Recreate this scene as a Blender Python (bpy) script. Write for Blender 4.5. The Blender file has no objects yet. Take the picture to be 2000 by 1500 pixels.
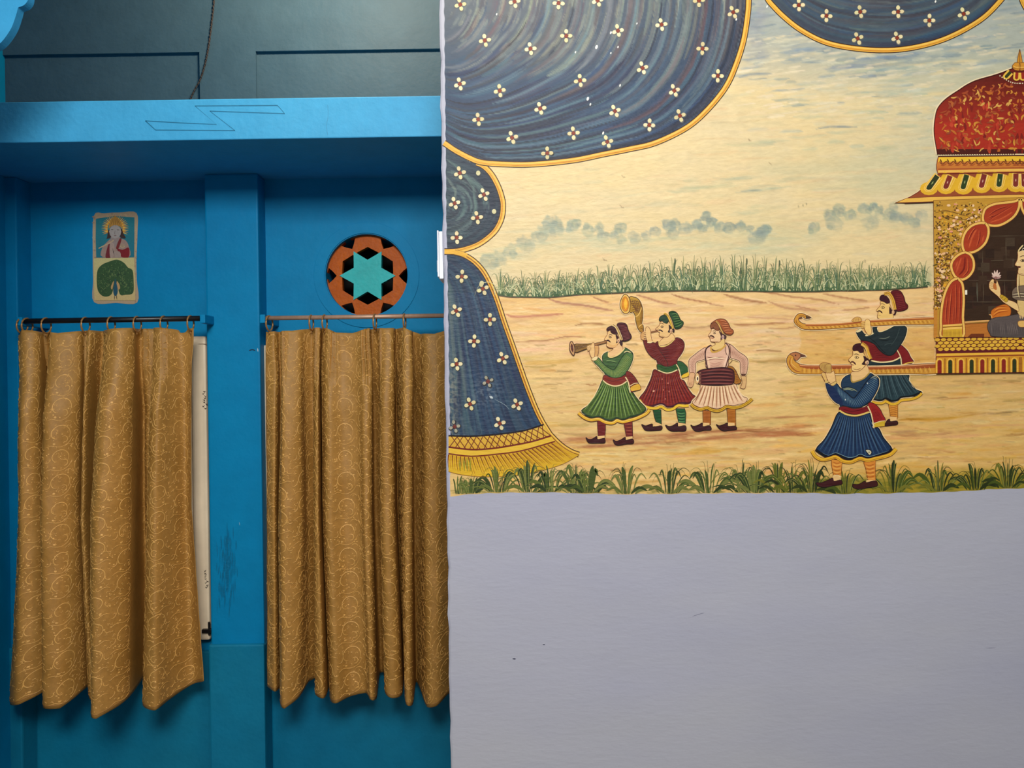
import bpy, bmesh, math, random
import numpy as np
from mathutils import Vector, Matrix
from mathutils.geometry import tessellate_polygon

rnd = random.Random(11)
nrg = np.random.default_rng(5)
SC = bpy.context.scene
COL = SC.collection

# ------------------------------------------------------------------ camera
F = 1600.0                      # focal length in pixels of a 2000 px wide frame
CZ = 1.5                        # camera height
ROLL = math.radians(0.85)
cs, sn = math.cos(ROLL), math.sin(ROLL)
cd = bpy.data.cameras.new('camera')
cam = bpy.data.objects.new('camera', cd)
COL.objects.link(cam)
cd.sensor_width = 36.0
cd.lens = F / 2000 * 36
cd.clip_start = 0.05
cam.matrix_world = Matrix(((cs, sn, 0, 0), (0, 0, -1, 0), (-sn, cs, 0, CZ), (0, 0, 0, 1)))
SC.camera = cam

# ------------------------------------------------------------------ light and exposure
SC.view_settings.view_transform = 'Standard'
SC.view_settings.look = 'None'
SC.view_settings.exposure = 0.0
SC.view_settings.gamma = 1.0
SC.view_settings.use_curve_mapping = False
world = bpy.data.worlds.new('world')
SC.world = world
world.use_nodes = True
bg = world.node_tree.nodes['Background']
bg.inputs[0].default_value = (0.80, 0.90, 1.0, 1)
bg.inputs[1].default_value = 0.27


def area(name, loc, target, sx, sy, power, color):
    l = bpy.data.lights.new(name, 'AREA')
    l.shape = 'RECTANGLE'
    l.size, l.size_y = sx, sy
    l.energy = power
    l.color = color
    o = bpy.data.objects.new(name, l)
    COL.objects.link(o)
    o.location = loc
    d = Vector(target) - Vector(loc)
    o.rotation_euler = d.to_track_quat('-Z', 'Y').to_euler()
    return o


area('room_tube_light', (-0.1, -0.75, 2.95), (-0.3, 2.2, 1.3), 1.3, 0.7, 92, (1.0, 0.97, 0.93))
area('mural_ceiling_light', (0.05, 1.40, 2.95), (0.25, 1.95, 1.9), 0.5, 0.2, 4.2, (1.0, 0.94, 0.84))
area('upper_wall_fill', (-0.42, 2.12, 3.0), (-0.75, 2.7, 2.4), 0.25, 0.1, 15, (1.0, 0.66, 0.44))  # unseen lamp added behind the beam for the warm spill on the upper wall

# ------------------------------------------------------------------ helpers
D1 = 1.95      # mural wall
D2 = 2.70      # pilaster faces of the back wall
D3 = 2.78      # recessed bays of the back wall
DL = 2.33      # front of the ledge


def W(px, py, d):
    dx, dy = px - 1000.0, 750.0 - py
    k = d / F
    return ((dx * cs + dy * sn) * k, (-dx * sn + dy * cs) * k + CZ)


def lin(c):
    if isinstance(c, str):
        c = tuple(int(c[i:i + 2], 16) / 255 for i in (0, 2, 4))
    return tuple(x / 12.92 if x <= 0.04045 else ((x + 0.055) / 1.055) ** 2.4 for x in c)


def rgb(*c):
    return tuple(x / 255 for x in c)


def link(o, parent=None, kind=None, label=None, cat=None, group=None):
    COL.objects.link(o)
    if parent is not None:
        o.parent = parent
    for k, v in (('kind', kind), ('label', label), ('category', cat), ('group', group)):
        if v:
            o[k] = v
    return o


def empty(name, loc, **kw):
    o = bpy.data.objects.new(name, None)
    o.empty_display_size = 0.05
    o.location = loc
    return link(o, **kw)


def mat(name, color, rough=0.6, bump=0.0, bscale=60, var=0.0, vscale=3.0, metal=0.0, spec=0.4, color2=None,
        stretch=(1, 1, 1), attr=False, bdist=0.004, gain=1.0):
    m = bpy.data.materials.new(name)
    m.use_nodes = True
    nt = m.node_tree
    b = nt.nodes['Principled BSDF']
    b.inputs['Roughness'].default_value = rough
    b.inputs['Metallic'].default_value = metal
    b.inputs['Specular IOR Level'].default_value = spec
    tc = nt.nodes.new('ShaderNodeTexCoord')
    mp = nt.nodes.new('ShaderNodeMapping')
    mp.inputs['Scale'].default_value = stretch
    nt.links.new(tc.outputs['Object'], mp.inputs[0])
    n1 = nt.nodes.new('ShaderNodeTexNoise')
    n1.inputs['Scale'].default_value = vscale
    n1.inputs['Detail'].default_value = 5
    n1.inputs['Roughness'].default_value = 0.6
    nt.links.new(mp.outputs[0], n1.inputs['Vector'])
    if attr:
        a = nt.nodes.new('ShaderNodeAttribute')
        a.attribute_name = 'Col'
        src = a.outputs['Color']
    else:
        mx = nt.nodes.new('ShaderNodeMix')
        mx.data_type = 'RGBA'
        c1 = lin(color)
        c2 = lin(color2) if color2 else tuple(min(1, x * 1.25) for x in c1)
        mx.inputs[6].default_value = (*c1, 1)
        mx.inputs[7].default_value = (*c2, 1)
        rp = nt.nodes.new('ShaderNodeValToRGB')
        rp.color_ramp.elements[0].position = 0.36
        rp.color_ramp.elements[1].position = 0.66
        nt.links.new(n1.outputs[0], rp.inputs[0])
        nt.links.new(rp.outputs[0], mx.inputs[0])
        src = mx.outputs[2]
    if var:
        n2 = nt.nodes.new('ShaderNodeTexNoise')
        n2.inputs['Scale'].default_value = vscale * 9
        n2.inputs['Detail'].default_value = 4
        nt.links.new(mp.outputs[0], n2.inputs['Vector'])
        mr = nt.nodes.new('ShaderNodeMapRange')
        mr.inputs[1].default_value = 0.3
        mr.inputs[2].default_value = 0.7
        mr.inputs[3].default_value = gain * (1 - var)
        mr.inputs[4].default_value = gain * (1 + var)
        nt.links.new(n2.outputs[0], mr.inputs[0])
        ml = nt.nodes.new('ShaderNodeVectorMath')
        ml.operation = 'MULTIPLY'
        nt.links.new(src, ml.inputs[0])
        nt.links.new(mr.outputs[0], ml.inputs[1])
        src = ml.outputs[0]
    nt.links.new(src, b.inputs['Base Color'])
    if bump:
        n3 = nt.nodes.new('ShaderNodeTexNoise')
        n3.inputs['Scale'].default_value = bscale
        n3.inputs['Detail'].default_value = 6
        nt.links.new(mp.outputs[0], n3.inputs['Vector'])
        bp = nt.nodes.new('ShaderNodeBump')
        bp.inputs['Strength'].default_value = bump
        bp.inputs['Distance'].default_value = bdist
        nt.links.new(n3.outputs[0], bp.inputs['Height'])
        nt.links.new(bp.outputs[0], b.inputs['Normal'])
    return m


M = {}
M['blue'] = mat('blue_wall_paint', rgb(0, 121, 172), 0.55, 0.2, 55, 0.05, 1.6, color2=rgb(0, 131, 180), spec=0.15)
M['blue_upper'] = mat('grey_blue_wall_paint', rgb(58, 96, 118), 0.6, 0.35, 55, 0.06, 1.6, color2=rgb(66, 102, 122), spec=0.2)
M['teal'] = mat('teal_dado_paint', rgb(6, 114, 150), 0.55, 0.35, 55, 0.06, 1.6, color2=rgb(18, 122, 152), spec=0.2)
M['sky_blue'] = mat('sky_blue_ledge_paint', rgb(54, 150, 200), 0.5, 0.25, 60, 0.05, 2.0, color2=rgb(62, 156, 204), spec=0.2)
M['lavender'] = mat('lavender_wall_paint', rgb(176, 176, 184), 0.62, 0.2, 110, 0.02, 1.2, color2=rgb(164, 165, 185), stretch=(0.35, 1, 1))
M['white_edge'] = mat('pale_plaster', rgb(205, 206, 222), 0.6, 0.6, 70, 0.04, 8)
M['cream'] = mat('cream_gloss_paint', rgb(226, 206, 176), 0.4, 0.1, 30, 0.03, 3)
M['black'] = mat('black_rod_metal', rgb(20, 18, 18), 0.35, 0.1, 50, 0.05, 9, spec=0.5)
M['bronze'] = mat('brown_metal', rgb(178, 142, 118), 0.38, 0.1, 50, 0.06, 12, metal=0.3)
M['brass'] = mat('aged_brass', rgb(164, 118, 68), 0.4, 0.15, 60, 0.12, 20, metal=0.35)
M['orange'] = mat('orange_lattice_paint', rgb(186, 88, 0), 0.5, 0.4, 70, 0.10, 14, color2=rgb(170, 76, 0), spec=0.2)
M['turquoise'] = mat('turquoise_paint', rgb(24, 168, 168), 0.55, 0.3, 60, 0.05, 9)
M['void'] = mat('vent_shade', rgb(10, 9, 9), 0.9)
M['plastic'] = mat('white_plastic', rgb(222, 226, 236), 0.35, 0.05, 30, 0.02, 5)
M['ink'] = mat('dark_ink', rgb(34, 30, 34), 0.6, 0, 10, 0.1, 20)
M['pencil'] = mat('pencil_line', rgb(30, 104, 140), 0.7, 0, 10, 0.12, 30)
M['cord'] = mat('dark_cord', rgb(58, 58, 58), 0.8, 0.4, 90, 0.2, 40)
M['floor'] = mat('grey_floor_tile', rgb(120, 116, 110), 0.45, 0.1, 20, 0.06, 2)
M['ceiling'] = mat('white_ceiling_paint', rgb(200, 200, 196), 0.8, 0.2, 40, 0.03, 2)
M['cloth'] = mat('gold_brocade_cloth', rgb(160, 116, 52), 0.5, 0.3, 600, 0.10, 10, color2=rgb(172, 127, 62), bdist=0.002, spec=0.35)
M['thread'] = mat('pale_gold_thread', rgb(206, 158, 84), 0.45, 0.3, 300, 0.08, 30, spec=0.5)
M['seam'] = mat('gold_cloth_seam', rgb(140, 96, 44), 0.6, 0.3, 300, 0.08, 30)
M['paint'] = mat('mural_paint', None, 0.5, 0.35, 130, 0.045, 9, attr=True, stretch=(0.4, 1, 1), spec=0.25, gain=0.93)
M['print'] = mat('poster_print', None, 0.55, 0.1, 80, 0.08, 30, attr=True, gain=1.05)


def mesh_obj(name, verts, faces, m, parent=None, smooth=False, **kw):
    me = bpy.data.meshes.new(name)
    me.from_pydata([tuple(v) for v in verts], [], [tuple(f) for f in faces])
    me.materials.append(m)
    if smooth:
        for p in me.polygons:
            p.use_smooth = True
    me.update()
    return link(bpy.data.objects.new(name, me), parent, **kw)


class MB:
    """collects solids, then links them as one mesh object"""

    def __init__(s):
        s.bm = bmesh.new()

    def box(s, x0, x1, y0, y1, z0, z1, bev=0.0):
        r = bmesh.ops.create_cube(s.bm, size=1)
        for v in r['verts']:
            v.co = Vector(((x0 + x1) / 2 + v.co.x * (x1 - x0), (y0 + y1) / 2 + v.co.y * (y1 - y0), (z0 + z1) / 2 + v.co.z * (z1 - z0)))
        if bev:
            es = list({e for v in r['verts'] for e in v.link_edges})
            bmesh.ops.bevel(s.bm, geom=es, offset=bev, segments=2, affect='EDGES', profile=0.6)
        return s

    def tube(s, pts, r, n=10, closed=False):
        pts = [Vector(p) for p in pts]
        rings = []
        N = len(pts)
        for i, p in enumerate(pts):
            a = pts[(i - 1) % N] if (closed or i > 0) else p
            b = pts[(i + 1) % N] if (closed or i < N - 1) else p
            t = (b - a).normalized()
            u = t.cross(Vector((0.13, 0.3, 0.94)))
            if u.length < 1e-3:
                u = t.cross(Vector((1, 0, 0)))
            u.normalize()
            v = t.cross(u)
            rr = r[i] if isinstance(r, (list, tuple)) else r
            rings.append([s.bm.verts.new(p + rr * (math.cos(2 * math.pi * k / n) * u + math.sin(2 * math.pi * k / n) * v)) for k in range(n)])
        for i in range(N if closed else N - 1):
            A, B = rings[i], rings[(i + 1) % N]
            for k in range(n):
                s.bm.faces.new((A[k], A[(k + 1) % n], B[(k + 1) % n], B[k]))
        if not closed:
            s.bm.faces.new(rings[0][::-1])
            s.bm.faces.new(rings[-1])
        return s

    def prism(s, outline, y0, y1, holes=()):
        """outline in x,z; extruded from y0 to y1"""
        loops = [outline] + list(holes)
        flat = [p for l in loops for p in l]
        tris = tessellate_polygon([[Vector((p[0], p[1], 0)) for p in l] for l in loops])
        fr = [s.bm.verts.new((p[0], y0, p[1])) for p in flat]
        bk = [s.bm.verts.new((p[0], y1, p[1])) for p in flat]
        for t in tris:
            try:
                s.bm.faces.new([fr[i] for i in t])
                s.bm.faces.new([bk[i] for i in t][::-1])
            except ValueError:
                pass
        o = 0
        for l in loops:
            n = len(l)
            for i in range(n):
                j = (i + 1) % n
                s.bm.faces.new((fr[o + i], bk[o + i], bk[o + j], fr[o + j]))
            o += n
        return s

    def build(s, name, m, parent=None, smooth=False, loc=None, **kw):
        bmesh.ops.recalc_face_normals(s.bm, faces=s.bm.faces)
        me = bpy.data.meshes.new(name)
        if loc is not None:
            bmesh.ops.translate(s.bm, verts=s.bm.verts, vec=-Vector(loc))
        s.bm.to_mesh(me)
        s.bm.free()
        me.materials.append(m)
        if smooth:
            for p in me.polygons:
                p.use_smooth = True
        o = bpy.data.objects.new(name, me)
        if loc is not None and parent is None:
            o.location = loc
        return link(o, parent, **kw)


# ------------------------------------------------------------------ flat paint: layered colour on a plane
def smooth_pts(pts, closed=True, sub=4):
    n = len(pts)
    if n < 3 or sub < 2:
        return [tuple(p) for p in pts]
    out = []
    rng = range(n) if closed else range(n - 1)
    for i in rng:
        p1, p2 = pts[i], pts[(i + 1) % n]
        p0 = pts[i - 1] if (closed or i > 0) else p1
        p3 = pts[(i + 2) % n] if (closed or i < n - 2) else p2
        for k in range(sub):
            t = k / sub
            out.append(tuple(0.5 * ((2 * p1[a]) + (p2[a] - p0[a]) * t + (2 * p0[a] - 5 * p1[a] + 4 * p2[a] - p3[a]) * t * t
                                    + (3 * p1[a] - p0[a] - 3 * p2[a] + p3[a]) * t ** 3) for a in (0, 1)))
    if not closed:
        out.append(tuple(pts[-1]))
    return out


class Ctx:
    """shared layer counter of a cluster of paintings on one plane"""

    def __init__(s, depth, origin, base=1.0, eps=7e-6):
        s.depth, s.origin, s.eps = depth, origin, eps
        s.base = s.layer = s.top = base
        s.cycle, s.n = 0, 0

    def step(s, inc):
        # paint laid over other paint always lies a few micrometres higher
        if s.cycle:
            s.n += 1
            return s.base + .45 * (s.n % s.cycle)
        if inc:
            s.layer = s.top = s.top + 1
            s.n = 0
            return s.layer
        s.n += 1
        v = s.layer + .45 * (1 + s.n % 12)
        s.top = max(s.top, v)
        return v


class Paint:
    def __init__(s, ctx, ox=0, oy=0, sc=1.0, mirror=None):
        s.c = ctx
        s.v, s.f, s.k = [], [], []
        s.at(ox, oy, sc)
        s.mirror = mirror

    def at(s, ox=0, oy=0, sc=1.0):
        s.ox, s.oy, s.sc = ox, oy, sc
        return s

    def _t(s, p):
        return (s.ox + p[0] / s.sc, s.oy + p[1] / s.sc)

    def _emit(s, pts, faces, cols, inc):
        lay = s.c.step(inc)
        o = len(s.v)
        for p in pts:
            s.v.append((p[0], p[1], lay))
        s.k.extend(cols)
        s.f.extend(tuple(i + o for i in f) for f in faces)
        if s.mirror:
            o = len(s.v)
            for p in pts:
                s.v.append((2 * s.mirror - p[0], p[1], lay + .22))
            s.k.extend(cols)
            s.f.extend(tuple(i + o for i in f) for f in faces)

    def poly(s, pts, col, col2=None, sub=4, line=None, lw=1.2, inc=1):
        q = [s._t(p) for p in smooth_pts(pts, True, sub)]
        tris = tessellate_polygon([[Vector((x, y, 0)) for x, y in q]])
        c = lin(col)
        if col2 is not None:
            c2 = lin(col2)
            y0, y1 = min(p[1] for p in q), max(p[1] for p in q)
            cols = [tuple(a + (b - a) * (p[1] - y0) / max(1e-6, y1 - y0) for a, b in zip(c, c2)) for p in q]
        else:
            cols = [c] * len(q)
        s._emit(q, tris, cols, inc)
        if line is not None:
            so, s.ox, s.oy, s.sc = (s.ox, s.oy, s.sc), 0, 0, 1.0
            s.line(q + q[:1], lw, line, taper=0, sub=1)
            s.ox, s.oy, s.sc = so
        return s

    def line(s, pts, w, col, taper=1, sub=4, inc=1, col2=None):
        """w in photo pixels; taper 0 none, 1 both ends, 2 thick start to thin end, 3 belly"""
        q = [s._t(p) for p in smooth_pts(pts, False, sub)] if len(pts) > 2 else [s._t(p) for p in pts]
        if len(q) == 2:
            a, b = q
            q = [a, ((a[0] + b[0]) / 2, (a[1] + b[1]) / 2), b]
        n = len(q)
        V = []
        for i, p in enumerate(q):
            a, b = q[max(0, i - 1)], q[min(n - 1, i + 1)]
            tx, ty = b[0] - a[0], b[1] - a[1]
            L = math.hypot(tx, ty) or 1
            t = i / (n - 1)
            k = 1.0
            if taper == 1:
                k = min(1, 0.25 + 3 * t, 0.25 + 3 * (1 - t))
            elif taper == 2:
                k = 1.08 - t
            elif taper == 3:
                k = 0.12 + math.sin(math.pi * min(1, max(0, t)) ** 0.9) ** 0.9
            h = w / 2 * k
            V += [(p[0] - ty / L * h, p[1] + tx / L * h), (p[0] + ty / L * h, p[1] - tx / L * h)]
        c = lin(col)
        if col2 is not None:
            c2 = lin(col2)
            cols = []
            for i in range(n):
                t = i / (n - 1)
                cc = tuple(a + (b - a) * t for a, b in zip(c, c2))
                cols += [cc, cc]
        else:
            cols = [c] * (2 * n)
        s._emit(V, [(2 * i, 2 * i + 1, 2 * i + 3, 2 * i + 2) for i in range(n - 1)], cols, inc)
        return s

    def dot(s, x, y, rx, ry, col, inc=1, rot=0.0, n=12):
        """radii in current units"""
        x, y = s._t((x, y))
        rx, ry = rx / s.sc, ry / s.sc
        ca, sa = math.cos(rot), math.sin(rot)
        q = [(x, y)]
        for i in range(n):
            a = 2 * math.pi * i / n
            u, v = rx * math.cos(a), ry * math.sin(a)
            q.append((x + u * ca - v * sa, y + u * sa + v * ca))
        s._emit(q, [(0, 1 + i, 1 + (i + 1) % n) for i in range(n)], [lin(col)] * (n + 1), inc)
        return s

    def build_split(s, names, xs, parent, **kw):
        """one object per piece: faces sorted by the photo columns xs that separate the pieces"""
        V, Fs, K = s.v, s.f, s.k
        for i, nm in enumerate(names):
            lo, hi = (xs[i - 1] if i else -1e9), (xs[i] if i < len(xs) else 1e9)
            fs = [f for f in Fs if lo <= sum(V[q][0] for q in f) / len(f) < hi]
            us = sorted({q for f in fs for q in f})
            ix = {q: n for n, q in enumerate(us)}
            s.v, s.k, s.f = [V[q] for q in us], [K[q] for q in us], [tuple(ix[q] for q in f) for f in fs]
            s.build(nm, parent, **kw)

    def build(s, name, parent, m=None, **kw):
        d = s.c.depth
        ox, oy, oz = s.c.origin
        vs = []
        for px, py, l in s.v:
            x, z = W(px, py, d)
            vs.append((x - ox, d - l * s.c.eps - oy, z - oz))
        # the plane faces the room: drop nothing, keep every layer
        me = bpy.data.meshes.new(name)
        me.from_pydata(vs, [], s.f)
        a = me.color_attributes.new('Col', 'FLOAT_COLOR', 'POINT')
        arr = np.ones((len(vs), 4), np.float32)
        if vs:
            arr[:, :3] = np.array(s.k, np.float32)
        a.data.foreach_set('color', arr.ravel())
        me.materials.append(m or M['paint'])
        me.update()
        o = link(bpy.data.objects.new(name, me), parent, **kw)
        s.v, s.f, s.k = [], [], []
        return o

# ================================================================== THE ROOM
XL = W(14, 700, D2)[0]          # left side wall
XR = 2.6
EDGE = W(868.5, 750, D1)[0]     # left end of the mural wall
ZS = 2.207                      # underside of the ledge
ZT = W(430, 193, DL)[1]         # top of the ledge
MB().box(-3.2, 3.2, -3.0, 3.2, -0.1, 0).build('floor', M['floor'], kind='structure')
MB().box(-3.2, 3.2, -3.0, 3.2, 3.3, 3.4).build('ceiling', M['ceiling'], kind='structure')

# back wall: recessed bays with pilasters standing proud of them
wb = MB()
X1a, X1b = W(36, 700, D2)[0], W(404, 700, D2)[0]      # left bay
X2a = W(508, 700, D2)[0]                              # right bay
VX, VZ = W(716, 537, D3)
VR = 80.0 * D3 / F
wb.box(XL - 0.2, X2a, D3, 3.0, 0, ZS)
S = 0.24
wb.box(X2a, VX - S, D3, 3.0, 0, ZS)
wb.box(VX + S, XR, D3, 3.0, 0, ZS)
wb.box(VX - S, VX + S, D3, 3.0, 0, VZ - S)
wb.box(VX - S, VX + S, D3, 3.0, VZ + S, ZS)
N = 64
wb.prism([(VX - S, VZ - S), (VX + S, VZ - S), (VX + S, VZ + S), (VX - S, VZ + S)], D3, 3.0,
         [[(VX + VR * math.cos(2 * math.pi * i / N), VZ + VR * math.sin(2 * math.pi * i / N)) for i in range(N)]])
wall_back = wb.build('wall_back', M['blue'], kind='structure')
MB().box(XL - 0.2, X1a, D2, 2.79, 0, ZS, 0.004).build('pilaster', M['blue'], wall_back)
MB().box(X1b, X2a, D2, 2.79, 0, ZS, 0.006).build('pilaster', M['blue'], wall_back)
ZD = W(460, 1257, D2)[1]
MB().box(X1b - 0.004, X2a + 0.002, D2 - 0.012, 2.79, 0, ZD, 0.006).build('pilaster_base', M['teal'], wall_back)
MB().box(XL - 0.02, X1a + 0.002, D2 - 0.012, 2.79, 0, ZD, 0.006).build('pilaster_base', M['teal'], wall_back)
# lower part of the bays is painted a greener blue
MB().box(X1a, X1b, D3 - 0.012, 2.79, 0, ZD - 0.045, 0.006).build('dado', M['teal'], wall_back)
MB().box(X2a, XR, D3 - 0.012, 2.79, 0, ZD - 0.045, 0.006).build('dado', M['teal'], wall_back)
# round surround of the vent
r0, r1 = VR * 1.02, 103 * D3 / F
ring = [[(VX + r * math.cos(2 * math.pi * i / N), VZ + r * math.sin(2 * math.pi * i / N)) for i in range(N)] for r in (r1, r0)]
o = MB().prism(ring[0], D3 - 0.0035, D3 + 0.01, [ring[1]]).build('vent_surround', M['blue'], wall_back)
bv = o.modifiers.new('bevel', 'BEVEL')
bv.width = 0.003
bv.segments = 3
# upper wall above the ledge with its own shallow panels
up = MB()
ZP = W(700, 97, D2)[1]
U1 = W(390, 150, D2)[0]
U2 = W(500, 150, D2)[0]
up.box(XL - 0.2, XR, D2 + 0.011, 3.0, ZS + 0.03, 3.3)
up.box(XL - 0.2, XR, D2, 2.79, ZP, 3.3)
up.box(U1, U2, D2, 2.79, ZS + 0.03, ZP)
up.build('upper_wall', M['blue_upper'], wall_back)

MB().box(XL - 0.2, XL, D1 + 0.25, 3.0, 0, 3.3).build('wall_left', M['blue'], kind='structure')

# ledge
lg = MB().box(XL, XR, DL, D3 + 0.1, ZS, ZT, 0.003).build('trim_1', M['sky_blue'], kind='structure')
c_ledge = Ctx(DL, (0, 0, 0), 40)
pz = Paint(c_ledge)
pz.line([(284, 236), (304, 254), (459, 255), (410, 217), (556, 222), (542, 206), (381, 207), (423, 243), (352, 240), (284, 236)], 1.7,
        rgb(26, 104, 140), taper=0, sub=1)
pz.line([(640, 205), (641, 225), (638, 245), (640, 264)], 0.9, rgb(58, 140, 184), taper=0)
pz.build('pencil_outline', lg)
ns = []
# mural wall (its left end is the jamb of the opening)
n = 90
zz = [3.3 * i / n for i in range(n + 1)]
mw = bmesh.new()
rows = []
for z in zz:
    j = 0.0012 * (math.sin(z * 37) + math.sin(z * 83 + 1)) + rnd.uniform(-0.0012, 0.0012)
    pr = [(2.6, D1), (EDGE + 0.006 + j, D1), (EDGE + 0.0015 + j, D1 + 0.0022), (EDGE + j * 0.6, D1 + 0.008), (EDGE, D1 + 0.25), (2.6, D1 + 0.25)]
    rows.append([mw.verts.new((x, y, z)) for x, y in pr])
for i in range(n):
    for k in range(5):
        mw.faces.new((rows[i][k], rows[i][k + 1], rows[i + 1][k + 1], rows[i + 1][k]))
    mw.faces.new((rows[i][5], rows[i][0], rows[i + 1][0], rows[i + 1][5]))
bmesh.ops.recalc_face_normals(mw, faces=mw.faces)
me = bpy.data.meshes.new('wall_front')
mw.to_mesh(me)
mw.free()
me.materials.append(M['lavender'])
wall_front = link(bpy.data.objects.new('wall_front', me), kind='structure')
# small chips in the plaster of the lower wall
ch = Paint(Ctx(D1, (0, 0, 0), 6))
for x, y, r in ((1004, 1287, 3.2), (1062, 1259, 2.4)):
    ch.poly([(x - r, y), (x, y - r * 0.6), (x + r, y - r * 0.2), (x + r * 0.5, y + r * 0.5)], rgb(92, 94, 112))
    ch.line([(x - r, y - r * 0.7), (x + r, y - r * 0.9)], 1.4, rgb(205, 206, 216), inc=0)
ch.line([(1352, 1204), (1364, 1200), (1376, 1197)], 1.2, rgb(132, 132, 150))
ch.line([(1440, 1366), (1455, 1362)], 1.2, rgb(186, 187, 200))
ch.line([(1925, 1266), (1945, 1265)], 1.2, rgb(132, 132, 150))
ch.build('plaster_chip', wall_front)
# beam over the opening, and the scalloped arch that springs from its left end
trim2 = MB().box(-3.2, EDGE, D1, D1 + 0.05, 2.463, 3.3).build('trim_2', M['sky_blue'], kind='structure')
ol = [(-260, -60), (66, -60), (62, -8), (61, 2), (58, 9), (52, 15), (44, 18), (41, 20), (39, 28), (36, 38), (33, 47), (29, 57), (24, 66), (18, 75), (10, 85), (2, 92), (-8, 97),
      (-22, 99), (-30, 104), (-36, 120), (-44, 150), (-60, 180), (-80, 200), (-100, 205), (-106, 230), (-112, 420), (-260, 420)]
sp = MB().prism([W(x, y, D1) for x, y in smooth_pts(ol[:-4], False, 2) + ol[-4:]], D1 - 0.012, D1 + 0.012)
trim3 = sp.build('trim_3', M['sky_blue'], kind='structure')
bv = trim3.modifiers.new('bevel', 'BEVEL')
bv.width = 0.004
bv.segments = 2
bv.angle_limit = math.radians(50)

# pier from which the arch springs, left of the view
MB().box(-3.2, W(-210, 200, D1)[0], D1 - 0.012, D1 + 0.25, 0, 3.3, 0.004).build('wall_pier', M['sky_blue'], kind='structure')

# ================================================================== WINDOWS behind the curtains


def window(name, xa, xb, ya, yb):
    """cream wooden window; pixel bounds of its outer frame at the bay depth"""
    x0, x1 = W(xa, 950, D3)[0], W(xb, 950, D3)[0]
    z0, z1 = W((xa + xb) / 2, yb, D3)[1], W((xa + xb) / 2, ya, D3)[1]
    w = 0.05
    y0 = D3 - 0.034
    win = MB().box(x0 + w * .5, x1 - w * .5, D3 - 0.006, D3 + 0.002, z0 + w * .5, z1 - w * .5).build(name, M['cream'], kind='structure')
    for bx in ((x0, x0 + w, z0, z1), (x1 - w, x1, z0, z1), (x0 + w, x1 - w, z0, z0 + w), (x0 + w, x1 - w, z1 - w, z1)):
        MB().box(bx[0], bx[1], y0, D3, bx[2], bx[3], 0.008).build('frame_board', M['cream'], win)
    xm = (x0 + x1) / 2
    for a, b in ((x0 + w + .004, xm - .002), (xm + .002, x1 - w - .004)):
        s = MB().box(a, b, D3 - 0.024, D3 - 0.004, z0 + w + .004, z1 - w - .004, 0.004).build('shutter', M['cream'], win)
        h = (z1 - z0 - 2 * w) / 2
        for k in range(2):
            MB().box(a + .05, b - .05, D3 - 0.03, D3 - 0.02, z0 + w + .05 + k * h, z0 + w + h - .05 + k * h, 0.006).build('raised_panel', M['cream'], s)
    return win, (x0, x1, z0, z1)


w1, b1 = window('window_1', 52, 413, 660, 1247)
w2, b2 = window('window_2', 517, 905, 672, 1250)
# bolt at the foot of the left window, ink marks on its board
lx, lz = W(402, 1232, D3 - 0.04)
MB().box(lx - .012, lx + .02, D3 - 0.046, D3 - 0.03, lz - .006, lz + .006, 0.002).tube([(lx + .012, D3 - .042, lz + .03), (lx + .012, D3 - .042, lz - .012)], .004).build('bolt', M['black'], w1)
wt = Paint(Ctx(D3 - 0.034, (0, 0, 0), 60))
for (mx, my) in ((400, 772), (402, 1122)):
    for a in range(9):
        x, y = mx + rnd.uniform(-3, 3), my + a * 4.0 - 8
        wt.line([(x - 1.8, y), (x + rnd.uniform(-1, 2), y + rnd.uniform(1, 3)), (x + 2, y + rnd.uniform(-1.5, 1.5))], 1.3, rgb(58, 46, 42), inc=0)
wt.line([(386, 672), (399, 672), (410, 673)], 1.2, rgb(120, 96, 78))
wt.build('ink_marks', w1)

# ================================================================== ROUND VENT
vent = empty('round_vent', (VX, D3 + 0.03, VZ - VR), label='round orange lattice vent with a turquoise six-pointed star in the blue wall', cat='vent')
org = Vector((VX, D3 + 0.03, VZ - VR))


def pol(r, a):
    a = math.radians(a)
    k = D3 / F
    return (VX + r * k * math.cos(a), VZ + r * k * math.sin(a))


A0 = -0.9
outer = [pol(84, 360 * i / 72) for i in range(72)]
holes = []
for k in range(6):
    a = 30 + 60 * k + A0
    holes.append([pol(33, a), pol(45.5, a + 30), pol(46.5, a + 26.5), pol(53, a), pol(46.5, a - 26.5), pol(45.5, a - 30 + .8)][1:] + [pol(33, a)])
# the six star points meet the ring, so the openings are cut as one hole each
holes = []
for k in range(6):
    a = 30 + 60 * k + A0
    holes.append([pol(31, a), pol(45, a + 27), pol(50.5, a + 25), pol(57, a), pol(50.5, a - 25), pol(45, a - 27)])
for k in range(6):
    a = 60 * k + A0
    holes.append([pol(61, a), pol(69, a + 7), pol(78.5, a + 11.5), pol(81.5, a), pol(78.5, a - 11.5), pol(69, a - 7)])
lat = MB().prism(outer, D3 + 0.022, D3 + 0.05, holes).build('lattice', M['orange'], vent, loc=org)
star = []
for k in range(6):
    star += [pol(55, 60 * k + A0), pol(31.2, 60 * k + 30 + A0)]
MB().prism(star, D3 + 0.018, D3 + 0.045).build('star', M['turquoise'], vent, loc=org, label='turquoise star')
MB().prism([pol(86, 360 * i / 40) for i in range(40)], D3 + 0.16, D3 + 0.2).build('vent_shade', M['void'], vent, loc=org)  # black end cap: the darkness behind the lattice is put into its colour

# ================================================================== RODS, RINGS
DR = D2 - 0.066


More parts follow.
